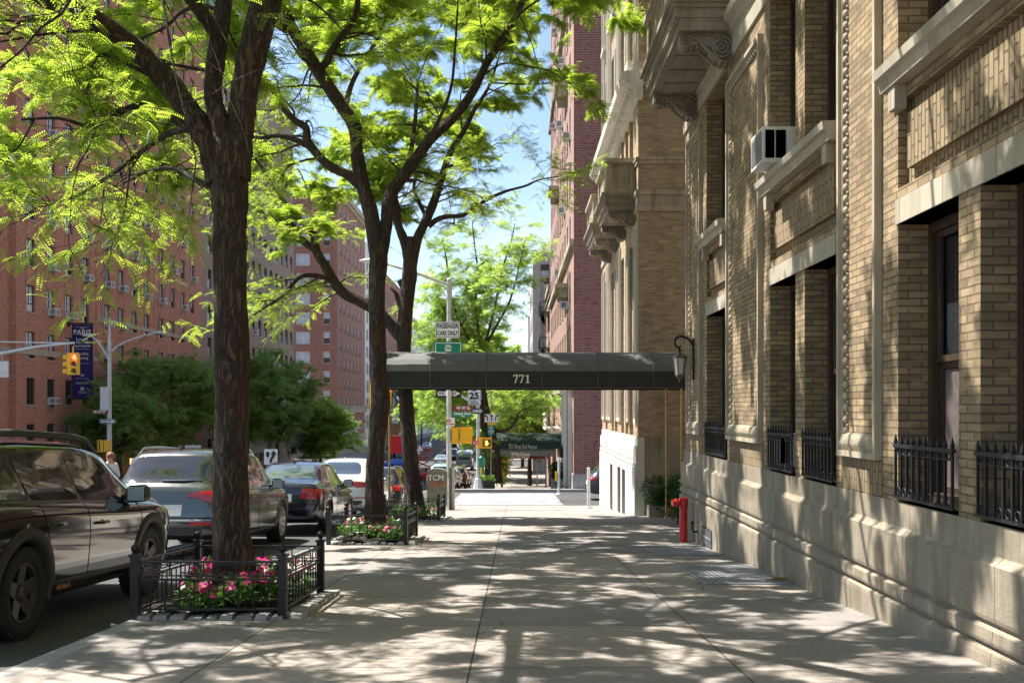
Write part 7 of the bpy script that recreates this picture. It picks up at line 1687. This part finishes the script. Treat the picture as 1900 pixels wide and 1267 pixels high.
# far awnings
for (yy, xr, lb, tx, mv, mt, tw, zc) in ((59.6, 2.95, "dark green awning lettered 755 West End Avenue", "755 West End Avenue", CANV_G, CANV_G, 52, (832, 824)), (73, 2.6, "grey green awning lettered 749, below the 755 awning", "749 West End Avenue", m_plain("slate awning canvas", (.10, .115, .115), .8, var=.15), CANV_G, 42, (846, 836)), (84, 2.2, "maroon awning lettered 741 behind the two green ones", "741 West End Avenue", CANV_R, CANV_R, 52, (851, 843))):
    e = empty("entrance_awning", (.5, yy, gz(yy)), lb, "awning"); zb = P(0, zc[0], yy).z; zv = P(0, zc[1], yy).z
    awning(e, -1.9 if yy < 60 else -1.6, xr + .6, yy, yy + 2.4, zb, zv, zv + .62, mv, mt, (-1.7 if yy < 60 else -1.5, xr - .3), .03, STEEL)
    a = P({59.6: 970, 73: 966, 84: 959}[yy], zc[0] - (3.9 if yy > 80 else 3.4), yy - .03); text(tx, .42 * (tw / 52) * (yy / 60), a, FRONT, CREAM if yy < 80 else WHITE, e, ext=.002, fit={59.6: 1.68, 73: 1.35, 84: 2.0}[yy])
e = empty("wall_lantern", P(1040, 850, 56), "small black lantern beside the far entrance under the 755 awning", "lantern"); c = P(1042, 838, 56); m_ = MB(); m_.lathe([(.02, .32), (.16, .2), (.14, .0), (.08, -.28), (.0, -.36)], c, 'Z', 6, smooth=False); m_.build("housing", IRON, e); m_ = MB(); m_.tube([c + Vector((0, 0, .3)), c + Vector((.1, 0, .5)), c + Vector((.45, 0, .3))], .03, 6); m_.build("bracket", IRON, e)

# ---- across the avenue: lamp post, signal mast, signs
SY = 55.0; xs_ = P(203, 0, SY).x
l2 = empty("lamp_post", (xs_, SY, gz(SY)), "double armed street lamp post across the avenue by the banner", "lamp post")
m_ = MB(); m_.tube([(xs_, SY, gz(SY) - .1), (xs_, SY, P(0, 640, SY).z), (xs_, SY, P(0, 588, SY).z)], [.14, .10, .03], 10); m_.build("post", STEELP, l2)
for pts in (((203, 668), (192, 650), (180, 632), (166, 622)), ((203, 655), (225, 638), (262, 624), (290, 617))):
    m_ = MB(); p_, r_ = smooth([P(*q, SY) for q in pts], [.06, .05, .045, .04], 4); m_.tube(p_, r_, 6); m_.build("arm", STEELP, l2); m_ = MB(); m_.ball(P(pts[-1][0] + (8 if pts[-1][0] > 200 else -1), pts[-1][1], SY), .16, 8, 0, (2.6, 1.2, .6)); m_.build("lamp_head", STEELP, l2)
m_ = MB(); a = P(187, 761, SY - .2); b = P(202, 718, SY - .2); m_.box(a.x, b.x, SY - .3, SY - .0, a.z, b.z); m_.build("equipment_box", STEELP, l2)
oneway(185, 215, 777, 786, SY - .2, "ONE WAY sign on the double armed lamp post across the avenue", thin=True)
sign(172, 199, 760, 768, SY - .2, BROWN_S, "brown W 97 ST sign on the double armed lamp post", lines=(("W 97 ST", 185, 764, 4.6, WHITE, 1),), r=.01, name="street_name_sign")
sigbox(186, 204, 817, 838, SY - .2, "yellow pedestrian signal box low on the double armed lamp post")
def traffic_light(px, py0, py1, y, label, lit=0, side=False):
    c = P(px, (py0 + py1) / 2, y); H_ = (py1 - py0) / F * y; u = H_ / 3; e = empty("traffic_light", c, label, "traffic light")
    m_ = MB(); m_.box(c.x - u * .42, c.x + u * .42, y, y + u * .7, c.z - H_ / 2, c.z + H_ / 2); m_.build("housing", YEL, e)
    for i in range(3):
        zc = c.z + H_ / 2 - u * (i + .5); m_ = MB(); n = 14; vs = []
        for k in range(n + 1): a = math.pi * (-.15 + 1.3 * k / n); vs += [(c.x + u * .40 * math.cos(a), y - .001, zc + u * .40 * math.sin(a)), (c.x + u * .40 * math.cos(a), y - u * .55, zc + u * .40 * math.sin(a))]
        m_.add(vs, [(2 * k, 2 * k + 1, 2 * k + 3, 2 * k + 2) for k in range(n)], 0, True); m_.build("visor", YEL, e)
        m_ = MB(); m_.lathe([(.0, -.03), (u * .36, -.012)], (c.x, y, zc), 'Y', 16); m_.build("lens", m_emit("lit red signal", (1, .04, .02), 7) if i == lit else m_plain("dark lens", ((.1, .03, .01), (.10, .045, .01), (.01, .06, .03))[i], .2), e)
    if side:
        x1 = c.x - u * .5; m_ = MB(); m_.box(x1 - u * .7, x1, y + .02, y + u * .75, c.z - H_ / 2, c.z + H_ / 2); m_.build("side_housing", YEL, e)
        for i in range(3): m_ = MB(); m_.lathe([(u * .40, 0), (u * .40, u * .55)], (x1 - u * .7 - u * .55, y + u * .38, c.z + H_ / 2 - u * (i + .5)), 'X', 14); m_.build("side_visor", YEL, e)
    m_ = MB(); m_.tube([(c.x - (u * .4 if side else 0), y + u * .35, c.z + H_ / 2), (c.x - (u * .4 if side else 0), y + u * .35, c.z + H_ / 2 + u * 1.1)], .035, 6); m_.box(c.x - u * (1.1 if side else .3), c.x + u * .3, y + u * .1, y + u * .6, c.z + H_ / 2, c.z + H_ / 2 + u * .14); m_.build("hanger", YEL, e); return e
traffic_light(139, 656, 695, 48, "yellow hanging traffic light showing red, at the tip of the left mast arm", side=True)
ma = empty("signal_mast", P(-70, 900, 48), "pale signal mast arm reaching in from the left edge", "signal mast"); m_ = MB(); m_.tube([P(-90, 690, 48), P(0, 656, 48), P(70, 643, 48), P(138, 636, 48)], [.11, .09, .07, .05], 10); m_.tube([P(-90, 632, 48), P(138, 637, 48)], .035, 8); m_.build("mast_arm", STEELP, ma); m_ = MB(); xm = P(-90, 0, 48).x; m_.tube([(xm, 48, gz(48)), (xm, 48, P(0, 620, 48).z)], .13, 12); m_.build("post", STEELP, ma)
m_ = MB(); a = P(-30, 700, 48); b = P(15, 670, 48); m_.box(a.x, b.x, 48, 48.1, a.z, b.z); m_.tube([P(4, 656, 48), P(4, 671, 48)], .02, 5); tag(m_.build("hanging_sign", STEELP), "grey sign back hanging from the mast arm at the left edge", "sign")
traffic_light(721, 719, 753, 60, "traffic light showing red beside the slim bent trunk, under the awning")
m3 = empty("signal_mast", P(688, 900, 60), "yellowish signal pole partly hidden by the slim bent trunk, with white arm", "signal mast"); m_ = MB(); xm = P(690, 0, 60.2).x; m_.tube([(xm, 60.2, gz(60)), (xm, 60.2, P(0, 700, 60).z)], .12, 10); m_.build("post", YEL, m3)
m_ = MB(); m_.tube([P(690, 790, 60.2), P(660, 797, 61), P(636, 806, 62)], [.05, .045, .04], 8); m_.build("arm", STEELP, m3); m_ = MB(); m_.tube([P(690, 707, 60.2), P(722, 709, 60.2)], .04, 6); m_.build("signal_hanger", STEELP, m3)
e = sign(490, 515, 833, 862, 45, WHITE, "white keep right sign with a black curved arrow, above the sedan roof", r=.04)
m_ = MB(); m_.tube([P(502, 858, 44.98), P(503, 851, 44.98), P(507, 846, 44.98), P(507.5, 842, 44.98)], .055, 6); q = P(507.5, 841, 44.98); m_.extr([(q.x - .13, q.z - .05), (q.x + .13, q.z - .05), (q.x, q.z + .14)], 44.97, 44.995, 'Y'); m_.build("arrow", BLACK, e)
m_ = MB(); m_.extr(rounded([tuple(P(493.5, 838, 45).xz), tuple(P(500, 838, 45).xz), tuple(P(499.5, 846, 45).xz), tuple(P(497, 849, 45).xz), tuple(P(494, 846, 45).xz)], .02), 44.98, 44.995, 'Y'); m_.build("island_symbol", BLACK, e)
m_ = MB(); c = P(502.5, 862, 45.03); m_.tube([(c.x, c.y, gz(45) - .15), (c.x, c.y, c.z + .6)], .03, 6); m_.build("post", STEEL, e)
for px0, px1, py0, py1, yy, lb in ((343, 373, 826, 836, 50, "pair of pale sign backs on a post, above the grey SUV roof"), (570, 579, 851, 864, 44, "narrow pale sign back between the sedan and the white coupe SUV")):
    e = sign(px0, px1, py0, py1, yy, m_plain("pale sign back", (.5, .49, .44), .6), lb, r=.03); c = P((px0 + px1) / 2, py1, yy + .03); m_ = MB(); m_.tube([(c.x, c.y, gz(yy) - .15), (c.x, c.y, c.z + .3)], .035, 6); m_.build("post", STEEL, e)

# ---- road works
CY = 103.
for i, (px, w_) in enumerate(((712, 1.9), (742, 1.5), (668, 1.9))):
    c = P(px, 868, CY - 2 * i); z = gz(c.y) - .145; e = empty("road_barrier", (c.x, c.y, z), "orange plastic road barrier at the road works", "barrier", "orange barriers at the road works")
    m_ = MB(); m_.extr([(-.28, 0), (-.28, .15), (-.12, .35), (-.10, .95), (.10, .95), (.12, .35), (.28, .15), (.28, 0)], c.x - w_ / 2, c.x + w_ / 2, 'X'); m_.v = [(v[0], v[1] + c.y, v[2] + z) for v in m_.v]; m_.build("body", ORANGE, e)
    m_ = MB(); m_.box(c.x - w_ / 2 + .1, c.x + w_ / 2 - .1, c.y - .125, c.y - .11, z + .62, z + .8); m_.build("reflective_band", WHITE, e)
c = P(742, 845, CY + 3); e = empty("covered_skip", (c.x, c.y, gz(c.y)), "metal skip covered by a bright blue tarpaulin at the road works", "skip"); z = gz(c.y) - .15
m_ = MB(); m_.hexa([Vector(v) for v in ((c.x - 1.2, c.y - .9, z + .1), (c.x + 1.2, c.y - .9, z + .1), (c.x + 1.2, c.y + .9, z + .1), (c.x - 1.2, c.y + .9, z + .1), (c.x - 1.6, c.y - 1.1, z + 1.5), (c.x + 1.6, c.y - 1.1, z + 1.5), (c.x + 1.6, c.y + 1.1, z + 1.5), (c.x - 1.6, c.y + 1.1, z + 1.5))]); m_.build("container", STEEL, e)
m_ = MB(); n = 10; hh2 = [[random.uniform(0, .22) + .45 * math.sin(math.pi * i / n) for j in range(5)] for i in range(n + 1)]
for i in range(n):
    for j in range(4):
        q = lambda i, j: (c.x - 1.7 + 3.4 * i / n, c.y - 1.2 + 2.4 * j / 4, z + 1.5 + hh2[i][j] * (0.2 if j in (0, 4) else 1)); m_.quad(q(i, j), q(i + 1, j), q(i + 1, j + 1), q(i, j + 1))
    m_.quad(q(i, 0), q(i + 1, 0), (c.x - 1.7 + 3.4 * (i + 1) / n, c.y - 1.22, z + 1.25), (c.x - 1.7 + 3.4 * i / n, c.y - 1.22, z + 1.25))
m_.build("tarpaulin", BLUE_T, e, recalc=False)
c = P(786, 856, CY + 4); z = gz(c.y) - .15; e = empty("scissor_lift", (c.x, c.y, z), "red lattice lift standing right of the third trunk at the road works", "machine")
m_ = MB(); m_.box(c.x - .9, c.x + .7, c.y - .5, c.y + .5, z + .25, z + .7); m_.build("chassis", RED_P, e)
for dx in (-.65, .5):
    for dy in (-.5, .5): m_ = MB(); m_.lathe([(0, -.1), (.24, -.1), (.24, .1), (0, .1)], (c.x + dx, c.y + dy, z + .24), 'Y', 14); m_.build("wheel", RUBBER, e)
m_ = MB()
for k in range(3):
    for dy in (-.4, .4): m_.bar((c.x - .7, c.y + dy, z + .7 + k * .5), (c.x + .5, c.y + dy, z + 1.2 + k * .5), .06, .09); m_.bar((c.x + .5, c.y + dy, z + .7 + k * .5), (c.x - .7, c.y + dy, z + 1.2 + k * .5), .06, .09)
m_.build("scissor_arms", RED_P, e); m_ = MB(); m_.box(c.x - .9, c.x + .7, c.y - .5, c.y + .5, z + 2.2, z + 2.3)
for dx in (-.88, -.3, .25, .68):
    for dy in (-.48, .48): m_.tube([(c.x + dx, c.y + dy, z + 2.3), (c.x + dx, c.y + dy, z + 3.3)], .03, 5)
for h in (2.8, 3.3):
    for dy in (-.48, .48): m_.tube([(c.x - .88, c.y + dy, z + h), (c.x + .68, c.y + dy, z + h)], .03, 5)
m_.build("platform", RED_P, e)
c = P(735, 815, 150); z = gz(150); e = empty("truck", (c.x, c.y, z), "red and white truck at the far road works, between two trunks", "truck"); m_ = MB(); m_.box(c.x - 1.2, c.x + 1.2, 150, 155, z + .8, z + 3.4); m_.build("cargo_box", RED_P, e); m_ = MB(); m_.box(c.x - 1.1, c.x + 1.1, 155.1, 157, z + .6, z + 2.6); m_.build("cab", WHITE, e)
for dx in (-1, 1):
    for dy in (151, 156): m_ = MB(); m_.lathe([(0, -.15), (.45, -.15), (.45, .15), (0, .15)], (c.x + dx, dy, z + .4), 'X', 16); m_.build("wheel", RUBBER, e)
# ------------------------------------------------------------ fallen leaflets and grit
rg = np.random.default_rng(77); n = 520
lx = np.concatenate([rg.uniform(-3.0, 2.8, 260), rg.uniform(-3.9, -3.12, 180), rg.uniform(2.6, 2.88, 80)]); ly = np.concatenate([rg.uniform(4.2, 22, 260), rg.uniform(5, 30, 180), rg.uniform(4.2, 17, 80)])
lz = np.array([gz(y) + (.006 if x > -3.07 else -.142) for x, y in zip(lx, ly)])
lm = leaves_object("leaf_litter", np.array([[0, 0, 0], [.012, .006, .002], [.028, 0, .001], [.012, -.006, .002]]), np.stack([lx, ly, lz], 1), np.stack([rg.normal(0, 1, n), rg.normal(0, 1, n), np.zeros(n)], 1), rg.uniform(.6, 1.6, n), m_plain("fallen leaflet", (.22, .20, .06), .8, var=.4, scale=3), None, tilt=.08)
tag(lm, kind="stuff")
for x, y, s_ in ((-3.45, 8.6, .05), (-3.35, 6.9, .04)):
    m_ = MB(); z = gz(y) - .143; m_.add([(x, y, z), (x + s_, y + .01, z + .012), (x + s_ * .9, y + s_, z + .002), (x - .01, y + s_ * .8, z + .02)], [(0, 1, 2, 3)])
    tag(m_.build("paper_scrap", WHITE, recalc=False), "small white paper scrap in the gutter beside the nearest car", "litter", "paper scraps in the gutter")
# ------------------------------------------------------------ people
def person(x, y, z, rz, label, top, legs, hair, h=1.75, vest=None, arms=0, helmet=None):
    e = empty("person", (x, y, z), label, "person"); k = h / 1.75
    J = {'pel': (0, 0, .95), 'sp': (0, 0, 1.15), 'ch': (0, .0, 1.35), 'nk': (0, 0, 1.48), 'hd': (0, .02, 1.60), 'tp': (0, .01, 1.72)}
    for s, n in ((-1, 'l'), (1, 'r')):
        J['h' + n] = (s * .09, 0, .90); J['k' + n] = (s * .11, .06 * s, .50); J['a' + n] = (s * .12, -.05 * s, .09); J['t' + n] = (s * .13, .13 - .05 * s, .03)
        J['s' + n] = (s * .17, 0, 1.40); J['e' + n] = (s * .24, -.03, 1.13); J['w' + n] = (s * .22, .12 + arms * .1, .92 + arms * .1); J['f' + n] = (s * .21, .17 + arms * .1, .84 + arms * .1)
    names = list(J); idx = {n: i for i, n in enumerate(names)}
    E = [('pel', 'sp'), ('sp', 'ch'), ('ch', 'nk'), ('nk', 'hd'), ('hd', 'tp')] + [e2 for n in 'lr' for e2 in (('pel', 'h' + n), ('h' + n, 'k' + n), ('k' + n, 'a' + n), ('a' + n, 't' + n), ('ch', 's' + n), ('s' + n, 'e' + n), ('e' + n, 'w' + n), ('w' + n, 'f' + n))]
    rad = {'pel': .13, 'sp': .125, 'ch': .15, 'nk': .055, 'hd': .095, 'tp': .075, 'h': .09, 'k': .06, 'a': .042, 't': .035, 's': .07, 'e': .045, 'w': .03, 'f': .03}
    me = bpy.data.meshes.new("body"); me.from_pydata([tuple(Vector(J[n]) * k) for n in names], [(idx[a], idx[b]) for a, b in E], [])
    o = bpy.data.objects.new("body", me); COL.objects.link(o); sk = o.modifiers.new("s", 'SKIN'); ss = o.modifiers.new("u", 'SUBSURF'); ss.levels = 2; ss.render_levels = 2
    for n in names: r_ = rad[n if n in rad else n[0]] * k; d = me.skin_vertices[0].data[idx[n]]; d.radius = (r_, r_ * (.75 if n in ('ch', 'sp', 'pel') else 1)); d.use_root = (n == 'pel')
    bpy.context.view_layer.update(); dg = bpy.context.evaluated_depsgraph_get(); m2 = bpy.data.meshes.new_from_object(o.evaluated_get(dg)); bpy.data.objects.remove(o); m2.name = "body"
    m2.materials.clear()
    for m in (SKIN, top, legs, RUBBER): m2.materials.append(m)
    for p in m2.polygons:
        c = p.center / k; p.use_smooth = True; p.material_index = 0 if c.z > 1.455 or (abs(c.x) > .17 and c.z < .96 and c.z > .75) else (1 if c.z > .98 or abs(c.x) > .19 and c.z > .9 else (2 if c.z > .1 else 3))
    b = mk_obj("body", m2, [], e)
    hm = MB(); hm.ball((0, -.015, 1.635 * k), .108 * k, 14, 0, (1, 1.08, 1.0)); hv = [v for v in hm.v]; hm.v = [(v[0], v[1] if not (v[1] > .03 and v[2] < 1.66 * k) else .02, max(v[2], 1.585 * k)) for v in hv]; hm.build("hair" if not helmet else "helmet", hair if not helmet else helmet, e, world=False)
    if vest:
        v = MB(); v.lathe([(.175, 1.0), (.185, 1.2), (.19, 1.38), (.10, 1.46)], (0, 0, 0), 'Z', 16); v.v = [(a[0] * k, a[1] * .8 * k, a[2] * k) for a in v.v]; v.build("vest", vest, e, world=False)
    e.rotation_euler = (0, 0, rz); return e
HAIR = m_plain("brown hair", (.10, .055, .03), .7); SHIRT_W = m_plain("white shirt cloth", (.62, .64, .68), .8); JEANS = m_plain("dark denim", (.03, .04, .07), .85)
c = P(204, 0, 26); person(c.x, 26, gz(26) - .145, R(60), "man with short reddish brown hair in a white shirt, walking behind the grey SUV", SHIRT_W, JEANS, m_plain("reddish brown hair", (.25, .10, .05), .7), 1.78)
c = P(744, 0, CY - 6); person(c.x, CY - 6, gz(CY - 6) - .145, R(200), "road worker in a yellow safety vest and orange helmet by the barriers", m_plain("hi vis yellow sleeves", (.5, .75, .05), .7), JEANS, HAIR, 1.78, vest=m_plain("hi vis yellow vest", (.55, .85, .05), .7), arms=.6, helmet=ORANGE)
c = P(843, 0, 74); ep = person(c.x, 74, gz(74) - .145, R(185), "cyclist in a pale yellow jacket with a bicycle, right of the signal post", m_plain("pale yellow jacket", (.8, .74, .42), .8), m_plain("beige trousers", (.5, .45, .36), .8), HAIR, 1.72, arms=.8)
# bicycle under the cyclist
bk = empty("bicycle", (c.x, 74.25, gz(74) - .145), "light bicycle beside the cyclist in the pale yellow jacket", "bicycle"); z = gz(74) - .145
for yy in (73.75, 74.75):
    m_ = MB(); m_.tube([(c.x + .32, yy + .33 * math.cos(t), z + .34 + .33 * math.sin(t)) for t in [2 * math.pi * q / 24 for q in range(25)]], .02, 6)
    for q in range(8): t = math.pi * q / 8; m_.tube([(c.x + .32, yy + .32 * math.cos(t), z + .34 + .32 * math.sin(t)), (c.x + .32, yy - .32 * math.cos(t), z + .34 - .32 * math.sin(t))], .004, 4)
    m_.build("wheel", RUBBER, bk)
m_ = MB(); A_ = (c.x + .32, 73.75, z + .34); B_ = (c.x + .32, 74.2, z + .3); C_ = (c.x + .32, 74.05, z + .85); D_ = (c.x + .32, 74.6, z + .85); E_ = (c.x + .32, 74.75, z + .34)
for a, b in ((A_, B_), (A_, C_), (B_, C_), (C_, D_), (B_, D_), (D_, E_)): m_.tube([a, b], .018, 6)
m_.tube([(c.x + .05, 74.55, z + 1.02), (c.x + .59, 74.55, z + 1.02)], .014, 6); m_.tube([D_, (c.x + .32, 74.55, z + 1.02)], .016, 6); m_.build("frame", STEELP, bk)
m_ = MB(); m_.ball((c.x + .32, 74.02, z + .92), .09, 8, 0, (.8, 1.5, .35)); m_.build("saddle", RUBBER, bk)
